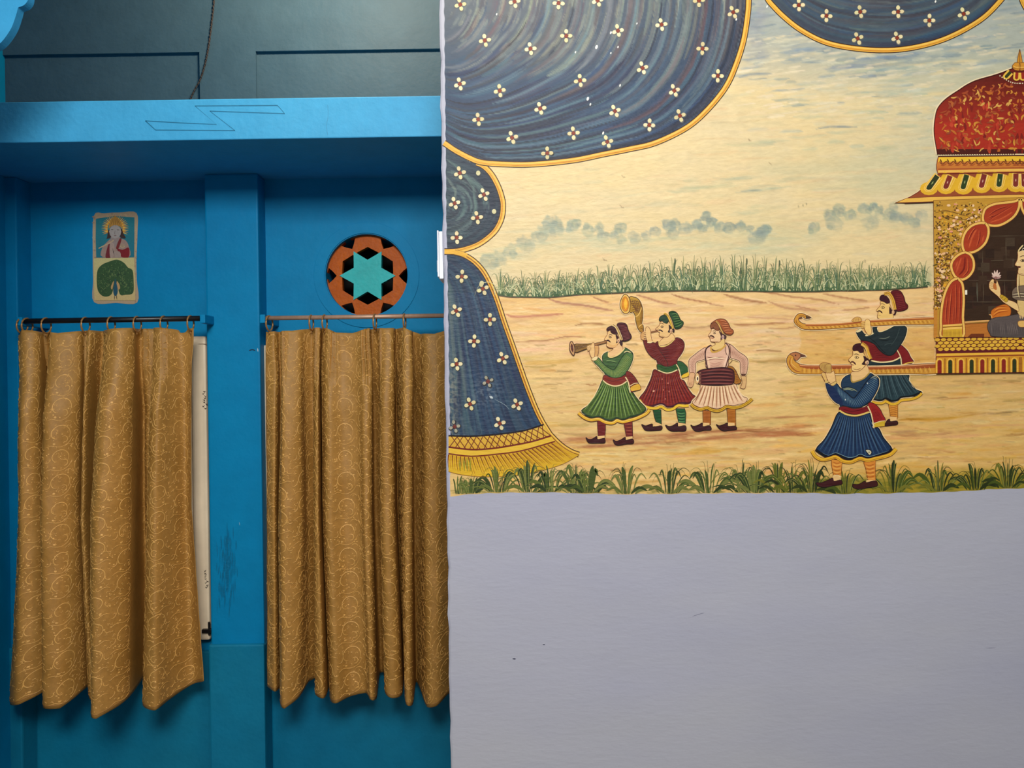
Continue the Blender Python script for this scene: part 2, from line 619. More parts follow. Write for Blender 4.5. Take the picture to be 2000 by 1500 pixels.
def rod(name, xa, ya, xb, yb, m, r, label, brackets):
    a, b = W(xa, ya, DR), W(xb, yb, DR)
    root = empty(name, (a[0], DR, a[1]), label=label, cat='curtain rod')
    MB().tube([(a[0], DR, a[1]), (b[0], DR, b[1])], r, 16).build('pole', m, root, smooth=True, loc=root.location)
    for (x, y) in brackets:
        q = W(x, y, DR - .015)
        MB().box(q[0] - .0085, q[0] + .0085, DR - .014, D3 + .002, q[1] - .014, q[1] + .014, .003).build('wall_bracket', M['blue'], root, loc=root.location)
    return a, b


ra = rod('curtain_rod', 41, 627.5, 391, 622, M['black'], .0088, 'thin black curtain rod in the bay left of the blue pilaster', [(37, 627.5), (395, 622.5)])
rb = rod('curtain_rod', 516, 621.5, 905, 616, M['bronze'], .0072, 'brown metal curtain rod passing in front of the round orange vent', [(512, 622.5), (909, 616)])


def ring_mb(rot, r=.024, t=.0028):
    pts = []
    for i in range(28):
        a = 2 * math.pi * i / 28
        pts.append((r * math.cos(a) * math.sin(rot), r * math.cos(a) * math.cos(rot), r * math.sin(a)))
    return MB().tube(pts, t, 8, True)


def rings(ab, xs, label, group, ends, rr):
    a, b = ab
    for i, (x, rot) in enumerate(xs):
        wx = W(x, 625, DR)[0]
        z = a[1] + (b[1] - a[1]) * (wx - a[0]) / (b[0] - a[0])
        root = empty('curtain_ring', (wx, DR, z - .024 + rr), label=label % ends[i], cat='curtain ring', group=group)
        ring_mb(rot * .32).build('ring', M['brass'], root, smooth=True)
        MB().tube([(0, -.002, -.024), (.001, -.006, -.03), (0, -.004, -.036)], .0016, 6).build('hook', M['brass'], root, smooth=True)


rings(ra, [(43, .5), (53, .55), (90, .35), (167, .25), (217, .15), (268, .3), (320, .28), (372, .16)], 'brass curtain ring %s on the black rod', 'brass rings on the black rod',
      ['at the far left end', 'second from the left end', 'third from the left end', 'fourth from the left end', 'fifth from the left end', 'third from the right end', 'second from the right end', 'at the far right end'], .0088)
rings(rb, [(526, .5), (608, .1), (634, .35), (732, .15), (790, .1)], 'bronze curtain ring %s on the brown rod', 'bronze rings on the brown rod',
      ['at the left end', 'just left of the round vent', 'overlapping the left edge of the round vent', 'below the right half of the round vent', 'right of the round vent'], .0072)

# ================================================================== CURTAINS
DC = D2 - 0.062


def spline_table(cols, key, sub):
    """Catmull-Rom through the column values"""
    vals = [(i, c[key]) for i, c in enumerate(cols)]
    return np.array([p[1] for p in smooth_pts([(float(a), float(b)) for a, b in vals], False, sub)])


def curtain(name, cols, top_pts, pins, label, seed, tucks=()):
    """cols: (x at 655, x at 735, x at 1000, x at the hem, depth towards the room in cm, hem y)"""
    sub = 9
    tuck = dict(tucks)
    cols = [(c[0] + .5 * tuck.get(i, 0), c[1] + tuck.get(i, 0), c[2] + tuck.get(i, 0), c[3] + tuck.get(i, 0), c[4], c[5]) for i, c in enumerate(cols)]
    X = [spline_table(cols, k, sub) for k in range(4)]
    dep = spline_table(cols, 4, sub) * 0.026
    hem = np.interp(np.arange((len(cols) - 1) * sub + 1) / sub, np.arange(len(cols)), [c[5] for c in cols])
    nu = len(dep)
    nv = 110
    tx = np.interp(X[0], [p[0] for p in top_pts], [p[1] for p in top_pts])
    s_len = np.zeros(nu)
    scale = D2 / F
    for i in range(1, nu):
        s_len[i] = s_len[i - 1] + math.hypot(X[2][i] - X[2][i - 1], (dep[i] - dep[i - 1]) / scale)
    P = np.zeros((nu, nv, 3))
    rg = np.random.default_rng(seed)
    ph = rg.uniform(0, 6.28, 8)
    for j in range(nv):
        v = j / (nv - 1)
        y = tx + (hem - tx) * v
        yy = float(np.mean(y))
        ks = [655, 735, 1000, 1352]
        t = np.clip(np.interp(yy, ks, [0, 1, 2, 3]), 0, 2.9999)
        a = int(t)
        f = t - a
        f = f * f * (3 - 2 * f) if a == 0 else f
        x = X[a] * (1 - f) + X[a + 1] * f
        amp = np.interp(yy, [650, 720, 800, 1000, 1352], [0.42, 0.55, 0.85, 1.0, 1.25])
        d = dep * amp
        d = d + 0.0022 * np.sin(s_len / 23 + ph[0] + 3 * v) * np.sin(v * 9 + ph[1] + s_len / 60)
        d = d + 0.0016 * np.sin(v * 31 + s_len / 17 + ph[2]) * np.sin(s_len / 41 + ph[3])
        d = d + 0.0009 * np.sin(v * 63 - s_len / 9 + ph[4])
        for s0 in pins:       # pinch pleats under the heading
            i0 = int(np.argmin(np.abs(X[0] - s0)))
            q = (s_len - s_len[i0]) / 9.0
            fade = max(0.0, 1 - max(0, (yy - 700) / 60)) * min(1, (yy - 640) / 14 + .3)
            d = d + 0.012 * np.exp(-q * q) * np.cos(q * 7.5) * fade - 0.004 * np.exp(-((yy - 736) / 9) ** 2) * np.exp(-q * q)
        k = (DC - d) / F
        # each sample is placed where it hangs: own depth, own position along the rod
        dx, dy = x - 1000, 750 - y
        P[:, j, 0] = (dx * cs + dy * sn) * (DC / F)
        P[:, j, 1] = DC - d
        P[:, j, 2] = (-dx * sn + dy * cs) * (DC / F) + CZ
    ox, oz = W(float(X[0].mean()), 645, DC)
    org = Vector((ox, DC, oz - 1.2))
    V = (P - np.array(org)).reshape(-1, 3)
    Fc = [(i * nv + j, (i + 1) * nv + j, (i + 1) * nv + j + 1, i * nv + j + 1) for i in range(nu - 1) for j in range(nv - 1)]
    root = empty(name, org, label=label, cat='curtain')
    o = mesh_obj('cloth', V, Fc, M['cloth'], root, smooth=True)
    so = o.modifiers.new('thickness', 'SOLIDIFY')
    so.thickness = 0.0012
    so.offset = 1
    # normals towards the room
    du = np.gradient(P, axis=0)
    dv = np.gradient(P, axis=1)
    Nn = np.cross(dv, du)
    Nn /= np.maximum(np.linalg.norm(Nn, axis=2, keepdims=True), 1e-9)
    Nn[Nn[:, :, 1] > 0] *= -1
    sv = np.arange(nv) / (nv - 1)

    def sample(s, yv, off):
        i = np.clip(np.interp(s, s_len, np.arange(nu)), 0, nu - 1.001)
        j = np.clip(yv / 712.0 * (nv - 1), 0, nv - 1.001)
        i0, j0 = i.astype(int), j.astype(int)
        fi, fj = (i - i0)[:, None], (j - j0)[:, None]
        g = lambda A: (A[i0, j0] * (1 - fi) + A[i0 + 1, j0] * fi) * (1 - fj) + (A[i0, j0 + 1] * (1 - fi) + A[i0 + 1, j0 + 1] * fi) * fj
        return g(P) + g(Nn) * off

    EV, EF = [], []

    def thread(pts, w, taper=True):
        pts = np.array(smooth_pts(pts, False, 3) if len(pts) > 2 else pts, float)
        if pts[:, 0].min() < 1 or pts[:, 0].max() > s_len[-1] - 1 or pts[:, 1].min() < 4 or pts[:, 1].max() > 708:
            return
        t = np.gradient(pts, axis=0)
        t /= np.maximum(np.linalg.norm(t, axis=1, keepdims=True), 1e-6)
        nr = np.stack([-t[:, 1], t[:, 0]], 1)
        u = np.linspace(0, 1, len(pts))
        hw = w / 2 * (np.minimum(1, np.minimum(.3 + 4 * u, .3 + 4 * (1 - u))) if taper else 1)
        A = pts + nr * np.reshape(hw, (-1, 1))
        B = pts - nr * np.reshape(hw, (-1, 1))
        L, C_, R = sample(A[:, 0], A[:, 1], 0.0004), sample(pts[:, 0], pts[:, 1], 0.0013), sample(B[:, 0], B[:, 1], 0.0004)
        o = len(EV)
        for q in range(len(pts)):
            EV.extend((L[q], C_[q], R[q]))
        for q in range(len(pts) - 1):
            b = o + 3 * q
            EF.append((b, b + 1, b + 4, b + 3))
            EF.append((b + 1, b + 2, b + 5, b + 4))

    def knot(x, y, r):
        thread([(x - r, y - r * .4), (x, y + r * .2), (x + r, y + r * .3)], r * 1.5, True)

    def scroll(cx, cy, r, flip, turn, w):
        pts = []
        for q in range(9):
            a = turn + flip * (q / 8) * 4.6
            rr = r * (1 - 0.12 * q / 8 - (0.42 * max(0, q - 5) / 3))
            pts.append((cx + rr * math.cos(a), cy + rr * math.sin(a) * 1.08))
        thread(pts, w)

    def arc(cx, cy, r0, r1, a0, a1, w, sq=1.0):
        n = 9
        thread([(cx + (r0 + (r1 - r0) * q / n) * math.cos(math.radians(a0 + (a1 - a0) * q / n)), cy - sq * (r0 + (r1 - r0) * q / n) * math.sin(math.radians(a0 + (a1 - a0) * q / n))) for q in range(n + 1)], w)

    CW, CH = 50.0, 48.5
    r2 = random.Random(seed)
    for ci in range(int(s_len[-1] / CW) + 1):
        m = 1 if ci % 2 == 0 else -1
        for rj in range(-1, 16):
            cx, cy = ci * CW + 26, rj * CH + 24 + (CH * .55 if ci % 2 else 0) + r2.uniform(-2, 2)
            f = (lambda x0: 180 - x0) if m < 0 else (lambda x0: x0)
            big = r2.uniform(.8, 1.1)
            n_ = 14
            sp_ = []
            for q in range(n_ + 1):
                t = q / n_
                an = math.radians(210 - 280 * t if m > 0 else -30 + 280 * t)
                rr = (20 - 11 * t ** 1.6) * big
                sp_.append((cx + rr * math.cos(an), cy - .95 * rr * math.sin(an)))
            thread(sp_, 1.5)
            arc(cx - 9 * m, cy + 12, 7, 5, f(60), f(290), 1.3)
            thread([(cx - 24 * m, cy + 8), (cx - 16 * m, cy + 20), (cx - 2 * m, cy + 25), (cx + 14 * m, cy + 20), (cx + 24 * m, cy + 24)], 1.0)
            arc(cx + 22 * m, cy + 2, 7, 5, f(150), f(300), 1.1)
            arc(cx - 18 * m, cy - 16, 9, 6, f(20), f(150), 1.0)
            knot(cx + 8 * m, cy + 17, 2.2)
            for q in range(10):
                knot(cx + r2.uniform(-24, 24), cy + r2.uniform(-23, 23), r2.uniform(.8, 1.6))
            for q in range(14):
                a0 = r2.uniform(0, 6.28)
                hx, hy = cx + r2.uniform(-25, 25), cy + r2.uniform(-23, 23)
                thread([(hx, hy), (hx + 3 * math.cos(a0), hy + 3 * math.sin(a0)), (hx + 5 * math.cos(a0 + .9), hy + 5 * math.sin(a0 + .9))], .8)
    mesh_obj('brocade_scrolls', np.array(EV) - np.array(org), EF, M['thread'], root, smooth=True, kind='stuff')
    # hem seam and side seam as stitched lines
    EV, EF = [], []
    thread([(s, 706) for s in np.linspace(2, s_len[-1] - 2, nu)], 1.4, False)
    thread([(s_len[-1] - 3.5, y) for y in np.linspace(8, 700, 60)], 1.2, False)
    thread([(3.5, y) for y in np.linspace(8, 700, 60)], 1.2, False)
    mesh_obj('hem_seam', np.array(EV) - np.array(org), EF, M['seam'], root, smooth=True)
    return root


C1 = [(38, 42, 40, 21, 0, 1362), (45, 50, 55, 45, 2, 1361), (60, 68, 72, 75, 3, 1352), (76, 80, 90, 103, 1.5, 1336), (84, 88, 94, 104, -2.5, 1333),
      (98, 96, 97, 111, 0, 1341), (112, 108, 106, 118, 3, 1358), (135, 130, 130, 150, 3, 1360), (155, 155, 152, 167, 1, 1343), (165, 165, 160, 176, -1.5, 1338),
      (172, 172, 167, 183, 1, 1349), (182, 178, 178, 200, 2, 1352), (193, 190, 186, 205, -3, 1344), (206, 206, 200, 208, 0, 1356), (220, 216, 205, 214, 3.5, 1363),
      (245, 245, 232, 233, 4.5, 1368), (262, 264, 262, 262, 2, 1352), (268, 270, 266, 267, -3, 1338), (280, 278, 275, 280, -2, 1337), (298, 300, 298, 293, -2.5, 1338),
      (306, 308, 303, 297, 1.5, 1362), (322, 325, 322, 328, 3, 1364), (335, 338, 342, 343, 1, 1356), (352, 355, 355, 368, -1, 1344), (378, 374, 373, 398, 0, 1330)]
T1 = [(36, 655), (48, 655), (52, 646), (70, 646), (85, 649), (95, 645), (110, 650), (125, 652), (165, 646), (218, 645), (268, 641), (322, 641), (347, 644), (350, 650), (360, 649), (366, 641), (378, 641)]
curtain('window_curtain', C1, T1, (80, 168, 278, 328), 'gold brocade curtain of the left window with cream frame showing beside it', 3, ((3, 4), (4, -6), (8, 3), (9, -6), (11, 3), (12, -7), (13, -4), (16, 3), (17, -8), (19, 5), (20, -5)))
C2 = [(519, 519, 521, 521, 0, 1341), (535, 537, 537, 540, 1, 1343), (545, 548, 545, 550, -1.5, 1345), (553, 556, 551, 556, 1.5, 1362), (565, 563, 568, 570, 2.5, 1364),
      (585, 585, 590, 588, 1.5, 1350), (600, 598, 602, 604, -1, 1338), (608, 606, 609, 616, -2, 1337), (618, 616, 616, 620, 1, 1348), (625, 623, 625, 638, 1.8, 1350),
      (630, 628, 629, 643, -2.5, 1349), (636, 632, 633, 647, .5, 1362), (650, 648, 650, 665, 2, 1358), (668, 672, 678, 690, 1, 1352), (695, 698, 705, 718, 1.2, 1345),
      (712, 716, 720, 732, 2.5, 1348), (722, 727, 728, 738, 1.5, 1352), (726, 730, 731, 741, -3, 1336), (735, 738, 740, 749, -2, 1332), (745, 746, 747, 756, 1.5, 1340),
      (758, 758, 760, 772, 2.5, 1345), (768, 768, 770, 785, 1.5, 1346), (774, 774, 776, 788, -3, 1340), (784, 782, 783, 791, 0, 1345), (792, 792, 795, 799, 2.5, 1357),
      (804, 806, 806, 808, 2, 1361), (808, 810, 811, 814, -2.5, 1350), (820, 822, 825, 822, -1, 1355), (832, 832, 833, 838, 2, 1365), (850, 852, 855, 858, 2.5, 1359),
      (866, 868, 870, 876, 1.5, 1346), (885, 885, 888, 893, 0, 1345), (905, 905, 910, 915, -1, 1350)]
T2 = [(515, 648), (575, 647), (610, 640), (640, 641), (658, 650), (690, 651), (710, 645), (730, 640), (755, 642), (790, 640), (800, 645), (820, 652), (850, 653), (868, 647), (905, 645)]
curtain('window_curtain', C2, T2, (558, 620, 654, 715, 744, 805), 'gold brocade curtain under the round vent, its right side hidden by the mural wall', 8, ((1, 4), (2, -4), (5, 4), (6, -5), (9, 4), (10, -7), (16, 3), (17, -8), (21, 4), (22, -6), (25, 3), (26, -7), (27, -3)))

# ================================================================== SMALL THINGS
# cord lying down the upper wall
cp = [(419, -60), (418, 0), (414, 40), (409, 80), (404, 110), (398, 135), (390, 158), (380, 176), (373, 192), (371, 205)]
cpts = []
for i, (x, y) in enumerate(smooth_pts(cp, False, 16)):
    q = W(x, y, D2 - .004)
    cpts.append((q[0] + .0018 * math.cos(i * 1.1), D2 - .0045 + .0018 * math.sin(i * 1.1), q[1]))
cpts2 = [(p[0] - .0036 * math.cos(i * 1.1), p[1] - .0036 * math.sin(i * 1.1) * .6, p[2]) for i, p in enumerate(cpts)]
MB().tube(cpts, .0018, 6).tube(cpts2, .0016, 6).build('cord', M['cord'], smooth=True, label='dark twisted cord running down the grey-blue wall above the ledge', cat='cord')

# switch box on the jamb of the opening
sx0 = EDGE
zt, zb = W(862, 457, D1 + .05)[1], W(866, 548, D1 + .05)[1]
zm = W(862, 480, D1 + .05)[1]
sb = empty('switch_box', (sx0, D1 + .06, zb), label='white plastic switch box on the end of the mural wall', cat='switch')
MB().box(-.010, .0, -.045, .045, 0, zt - zb, .002).build('back_box', M['plastic'], sb)
MB().box(-.014, -.0102, -.05, .05, .004, zt - zb + .002, .002).build('cover_plate', M['plastic'], sb)
MB().box(-.0185, -.0142, -.012, .012, .02, .05, .002).build('rocker', M['plastic'], sb)

# damp stain on the pilaster beside the left window
st = Paint(Ctx(D2, (0, 0, 0), 6, 2e-5))
for _ in range(170):
    t = rnd.gauss(0, 1)
    x, y = 446 + 9 * rnd.gauss(0, 1) - abs(t) * 3, 1110 + 34 * t
    if 418 < x < 500 and 1020 < y < 1230:
        st.line([(x, y - rnd.uniform(4, 14)), (x + rnd.uniform(-1, 1), y + rnd.uniform(4, 14))], rnd.uniform(.8, 2.2), rnd.choice((rgb(0, 114, 158), rgb(2, 108, 148), rgb(0, 117, 163))), taper=1)
st.line([(444, 1020), (445, 1060), (446, 1100)], 1.2, rgb(0, 108, 150))
st.line([(468, 1019), (469, 1026)], 1.4, rgb(120, 176, 200))
st.build('damp_stain', wall_back)
cr = Paint(Ctx(D2, (0, 0, 0), 6, 2e-5))
cr.line([(486, 685), (493, 683), (499, 685)], 2.2, rgb(10, 40, 66)).line([(503, 680), (504, 687)], 2.0, rgb(190, 206, 214))
cr.build('nick', wall_back)

# poster on the blue wall
pc = W(225, 590, D3)
pst = empty('poster', (pc[0], D3, pc[1]), label='small worn poster of a haloed flute player above a peacock, on the blue wall', cat='poster')
cx = Ctx(D3, tuple(pst.location), 30, 2e-5)
p = Paint(cx, 160, 400, 7.5)
p.poly([(175, 165), (330, 125), (560, 113), (800, 120), (815, 400), (800, 800), (805, 1100), (812, 1430), (500, 1437), (180, 1427), (165, 1100), (160, 700)], rgb(168, 146, 118))
for _ in range(40):
    x, y = rnd.choice(((rnd.uniform(165, 200), rnd.uniform(170, 1420)), (rnd.uniform(775, 808), rnd.uniform(150, 1420)), (rnd.uniform(180, 800), rnd.uniform(125, 175))))
    p.dot(x, y, rnd.uniform(6, 20), rnd.uniform(6, 24), rnd.choice((rgb(176, 152, 120), rgb(150, 124, 104), rgb(160, 150, 130))), inc=1)
p.build('paper', pst, M['print'])
p.at(160, 400, 7.5)
p.poly([(208, 205), (480, 165), (772, 185), (772, 470), (768, 770), (490, 772), (212, 775), (204, 500)], rgb(24, 112, 124), rgb(20, 104, 122), sub=1)
for i in range(30):
    a = math.radians(-205 + 230 * i / 29)
    p.line([(490 + 110 * math.cos(a), 350 + 120 * math.sin(a)), (490 + 202 * math.cos(a), 350 + 200 * math.sin(a))], 2.6, rgb(216, 168, 62) if i % 2 else rgb(196, 132, 40), taper=2, inc=1)
p.poly([(300, 640), (360, 560), (430, 500), (500, 530), (560, 500), (640, 520), (690, 610), (690, 768), (310, 768)], rgb(146, 122, 112))
p.poly([(392, 370), (372, 480), (360, 500), (430, 480), (430, 400)], rgb(52, 34, 30))
p.poly([(585, 350), (612, 420), (645, 490), (570, 480), (560, 400)], rgb(52, 34, 30))
p.poly([(430, 470), (560, 470), (560, 560), (520, 620), (450, 600)], rgb(136, 122, 118))
p.dot(492, 395, 88, 100, rgb(148, 142, 138))
p.poly([(398, 350), (410, 260), (450, 200), (490, 165), (540, 205), (585, 270), (592, 360), (560, 320), (490, 300), (430, 320)], rgb(166, 122, 52))
for x in (420, 460, 500, 540, 570):
    p.line([(490 + (x - 490) * .4, 205), (x, 320)], 1.0, rgb(112, 78, 34), inc=0)
p.line([(430, 368), (465, 366)], 1.2, rgb(50, 44, 44)).line([(515, 368), (555, 370)], 1.2, rgb(50, 44, 44), inc=0)
p.line([(490, 380), (484, 425), (496, 430)], .8, rgb(90, 84, 82)).line([(470, 452), (512, 452)], 1.4, rgb(96, 50, 54))
p.poly([(520, 640), (600, 660), (692, 630), (690, 768), (590, 768), (545, 700)], rgb(116, 14, 26))
p.poly([(555, 500), (585, 510), (540, 640), (505, 630)], rgb(110, 34, 34)).poly([(390, 590), (420, 600), (425, 768), (350, 768)], rgb(104, 30, 38))
p.line([(250, 640), (330, 600), (410, 560), (470, 520)], 2.0, rgb(176, 152, 120), taper=0)
p.poly([(420, 560), (470, 570), (480, 660), (460, 768), (420, 768), (410, 660)], rgb(156, 136, 126)).poly([(480, 690), (560, 690), (570, 768), (490, 768)], rgb(150, 132, 122))
p.line([(455, 640), (478, 740)], 1.2, rgb(40, 26, 28))
p.dot(600, 600, 40, 30, rgb(150, 130, 110)).line([(560, 600), (600, 630), (645, 600)], 1, rgb(180, 160, 120))
p.build('flute_player', pst, M['print'], label='print of a flute player with golden halo and red cloth')
p.at(160, 400, 7.5)
p.poly([(178, 785), (770, 776), (785, 1100), (788, 1402), (490, 1404), (190, 1402), (180, 1100)], rgb(184, 176, 122), rgb(190, 166, 112), sub=1)
p.poly([(235, 960), (300, 880), (400, 835), (520, 805), (620, 850), (680, 920), (745, 960), (762, 1100), (755, 1290), (640, 1320), (560, 1310), (500, 1120), (440, 1310), (330, 1345), (245, 1270), (222, 1120)], rgb(46, 76, 42))
for _ in range(520):
    a, r = math.radians(rnd.uniform(-200, 20)), rnd.uniform(60, 265) ** 1.0
    x, y = 495 + r * math.cos(a), 1150 + r * 1.2 * math.sin(a) + rnd.uniform(0, 140) * (r > 120)
    if 245 < x < 745 and 840 < y < 1300 and not (430 < x < 560 and y > 1060):
        p.line([(x, y), (x + 12 * math.cos(a), y + 14 * math.sin(a))], 1.3, rnd.choice((rgb(86, 116, 66), rgb(30, 56, 36), rgb(112, 130, 78), rgb(18, 44, 34))), inc=0)
p.poly([(475, 1120), (450, 1150), (430, 1210), (450, 1240)], rgb(176, 140, 92)).poly([(515, 1120), (550, 1160), (565, 1220), (535, 1240)], rgb(176, 140, 92))
p.poly([(492, 1085), (508, 1130), (528, 1220), (530, 1280), (512, 1330), (480, 1330), (464, 1270), (474, 1180), (484, 1130)], rgb(26, 74, 92))
p.line([(485, 1320), (480, 1392)], 1.6, rgb(64, 54, 50)).line([(510, 1320), (518, 1392)], 1.6, rgb(64, 54, 50), inc=0)
p.build('peacock', pst, M['print'], label='print of a peacock with a spread green tail')

# ================================================================== THE MURAL
mo = W(1450, 965, D1)
MO = (mo[0], D1, mo[1])
mural = empty('mural', MO, label='wall mural of a palanquin procession with musicians under starry blue drapes', cat='mural')
MX1 = 2230.0
AX = 1990.5          # axis of the palanquin


def left_edge(y):
    return np.interp(y, [-80, 0, 150, 300, 420, 500, 620, 780, 860, 968], [865, 867.5, 869, 871, 871.5, 873.5, 875.5, 878, 879.5, 879]) + 0.8 * np.sin(y * .21) * np.sin(y * .053)


def bottom_edge(x):
    return np.interp(x, [860, 880, 940, 1060, 1200, 1400, 1560, 1620, 1700, 1790, 1850, 1900, 2000, 2240], [970, 968, 963, 962, 965.5, 963.5, 963, 964.5, 964, 962, 961, 957.5, 953, 950]) + 1.0 * np.sin(x * .11) * np.sin(x * .037)


GS = 2.2
gu = np.linspace(0, 1, int((MX1 - 866) / GS) + 1)
gv = np.linspace(0, 1, int(1045 / GS) + 1)
U_, V_ = np.meshgrid(gu, gv, indexing='ij')
Yg = -80 + V_ * (bottom_edge(866 + U_ * (MX1 - 866)) + 80)
Lx = left_edge(Yg)
Xg = Lx + U_ * (MX1 - Lx)
NX, NY = Xg.shape
CV = np.zeros((NX, NY, 3))


def vnoise(w, h, seed):
    """value noise sampled on the canvas; w, h cell size in px"""
    r = np.random.default_rng(seed)
    t = r.random((int(1500 / w) + 4, int(1200 / h) + 4))
    x, y = (Xg - 860) / w, (Yg + 90) / h
    i, j = x.astype(int), y.astype(int)
    fx, fy = x - i, y - j
    fx, fy = fx * fx * (3 - 2 * fx), fy * fy * (3 - 2 * fy)
    return (t[i, j] * (1 - fx) + t[i + 1, j] * fx) * (1 - fy) + (t[i, j + 1] * (1 - fx) + t[i + 1, j + 1] * fx) * fy


def fbm(w, h, seed, o=4):
    a, s, k = 0, 0, 1.0
    for q in range(o):
        a = a + k * vnoise(w / 2 ** q, h / 2 ** q, seed + q)
        s += k
        k *= .55
    return a / s


def mixc(mask, col):
    global CV
    CV += mask[..., None] * (np.array(col) - CV)


def inside(poly):
    """even-odd point in polygon over the canvas"""
    r = np.zeros((NX, NY), bool)
    n = len(poly)
    for a in range(n):
        (x0, y0), (x1, y1) = poly[a], poly[(a + 1) % n]
        if y0 == y1:
            continue
        c = ((y0 > Yg) != (y1 > Yg)) & (Xg < (x1 - x0) * (Yg - y0) / (y1 - y0) + x0)
        r ^= c
    return r


bristle = nrg.random(512)
TEX = np.clip(-.5 + 2.4 * fbm(34, 7, 91, 4), 0, 1)



def brush(pts, w, col, alpha=0.6, soft=0.6, clip=None, dry=0.35, tex=0.0):
    """one soft brush stroke on the canvas, with bristle streaks"""
    pts = np.asarray(pts, float)
    m = w * 0.6 + 2
    x0, x1, y0, y1 = pts[:, 0].min() - m, pts[:, 0].max() + m, pts[:, 1].min() - m, pts[:, 1].max() + m
    i0, i1 = max(0, int((x0 - 880) / GS) - 2), min(NX, int((x1 - 866) / GS) + 4)
    j0, j1 = max(0, int((y0 + 80) / GS) - 5), min(NY, int((y1 + 80) / GS) + 6)
    if i1 <= i0 or j1 <= j0:
        return
    X, Y = Xg[i0:i1, j0:j1], Yg[i0:i1, j0:j1]
    best = np.full(X.shape, 1e9)
    sd = np.zeros(X.shape)
    tt = np.zeros(X.shape)
    n = len(pts) - 1
    for k in range(n):
        ax, ay = pts[k]
        bx, by = pts[k + 1]
        dx, dy = bx - ax, by - ay
        L2 = dx * dx + dy * dy + 1e-9
        t = np.clip(((X - ax) * dx + (Y - ay) * dy) / L2, 0, 1)
        ex, ey = X - ax - t * dx, Y - ay - t * dy
        d2 = ex * ex + ey * ey
        b = d2 < best
        best = np.where(b, d2, best)
        sd = np.where(b, (dx * ey - dy * ex) / math.sqrt(L2), sd)
        tt = np.where(b, (k + t) / n, tt)
    d = np.sqrt(best)
    tip = np.minimum(1, np.minimum(.25 + 4 * tt, .25 + 4 * (1 - tt)))
    hw = w / 2 * tip
    a = np.clip((hw - d) / np.maximum(hw * soft, .8) + .15, 0, 1)
    a = a * a * (3 - 2 * a) * alpha
    off = int(rnd.random() * 400)
    bi = np.clip(((sd / max(w, 1)) + .5) * min(24, max(2, w * .5)), 0, 100).astype(int) + off
    a = a * (1 - dry * bristle[bi % 512])
    if tex:
        a = a * (1 - tex + tex * TEX[i0:i1, j0:j1])
    if clip is not None:
        a = a * clip[i0:i1, j0:j1]
    CV[i0:i1, j0:j1] += a[..., None] * (np.array(col) - CV[i0:i1, j0:j1])


def jit(c, s):
    k = rnd.uniform(-s, s)
    return tuple(min(1, max(0, x + k + rnd.uniform(-s, s) * .4)) for x in c)


def hstroke(x, y, L, w, col, al, slope=-.06, **kw):
    kw.setdefault('soft', 1.2)
    kw.setdefault('tex', .75)
    b = rnd.uniform(-.06, .06) * L
    brush([(x - L / 2, y - slope * L / 2), (x - L / 6, y - slope * L / 6 + b), (x + L / 6, y + slope * L / 6 + b * .6), (x + L / 2, y + slope * L / 2)], w, jit(col, .02), al, **kw)


# ---- sky
CREAM, CREAM2, PALE = rgb(228, 205, 152), rgb(222, 196, 146), rgb(222, 206, 166)
GREYB, TEALG, DEEP = rgb(142, 156, 152), rgb(176, 184, 156), rgb(104, 124, 138)
CV[:] = CREAM
mixc(np.clip((fbm(160, 60, 1) - .4) * 2.2, 0, 1) * .6, PALE)
mixc(np.clip((fbm(220, 70, 2) - .48) * 3.2, 0, 1) * .55 * np.clip((Xg - 1150) / 350, 0, 1), rgb(200, 194, 152))
topblue = np.clip((200 - Yg + 50 * (fbm(120, 60, 3) - .5) - np.clip((1560 - Xg) / 3, 0, 120)) / 120, 0, 1) * np.clip((Xg - 1380) / 80, 0, 1)
mixc(topblue * .8, rgb(152, 164, 164))
mixc(np.clip((Xg - 1560) / 260, 0, 1) * np.clip((240 - np.abs(Yg - 230)) / 150, 0, 1) * (.15 + .5 * fbm(140, 50, 9)), rgb(184, 192, 170))
for _ in range(620):
    x, y = rnd.uniform(960, 2120), rnd.uniform(180, 540)
    hstroke(x, y, rnd.uniform(30, 120), rnd.uniform(4, 14), rnd.choice((CREAM, CREAM2, PALE, rgb(206, 190, 146), rgb(236, 214, 164), rgb(222, 188, 140), rgb(196, 190, 152))), .5)
for _ in range(620):
    y = -20 + 330 * rnd.random() ** 1.3
    x = rnd.uniform(1390, 2160)
    pr = max(0.05, 1 - y / 230)
    if rnd.random() < pr:
        c = rnd.choice((GREYB, DEEP, rgb(128, 146, 160), rgb(150, 168, 172), rgb(176, 182, 166)))
    else:
        c = rnd.choice((PALE, CREAM, TEALG, rgb(206, 200, 166)))
    if y > 170 and x < 1480:
        continue
    hstroke(x, y, rnd.uniform(16, 80), rnd.uniform(4, 12), c, .75, -.12 if y < 150 else -.05)
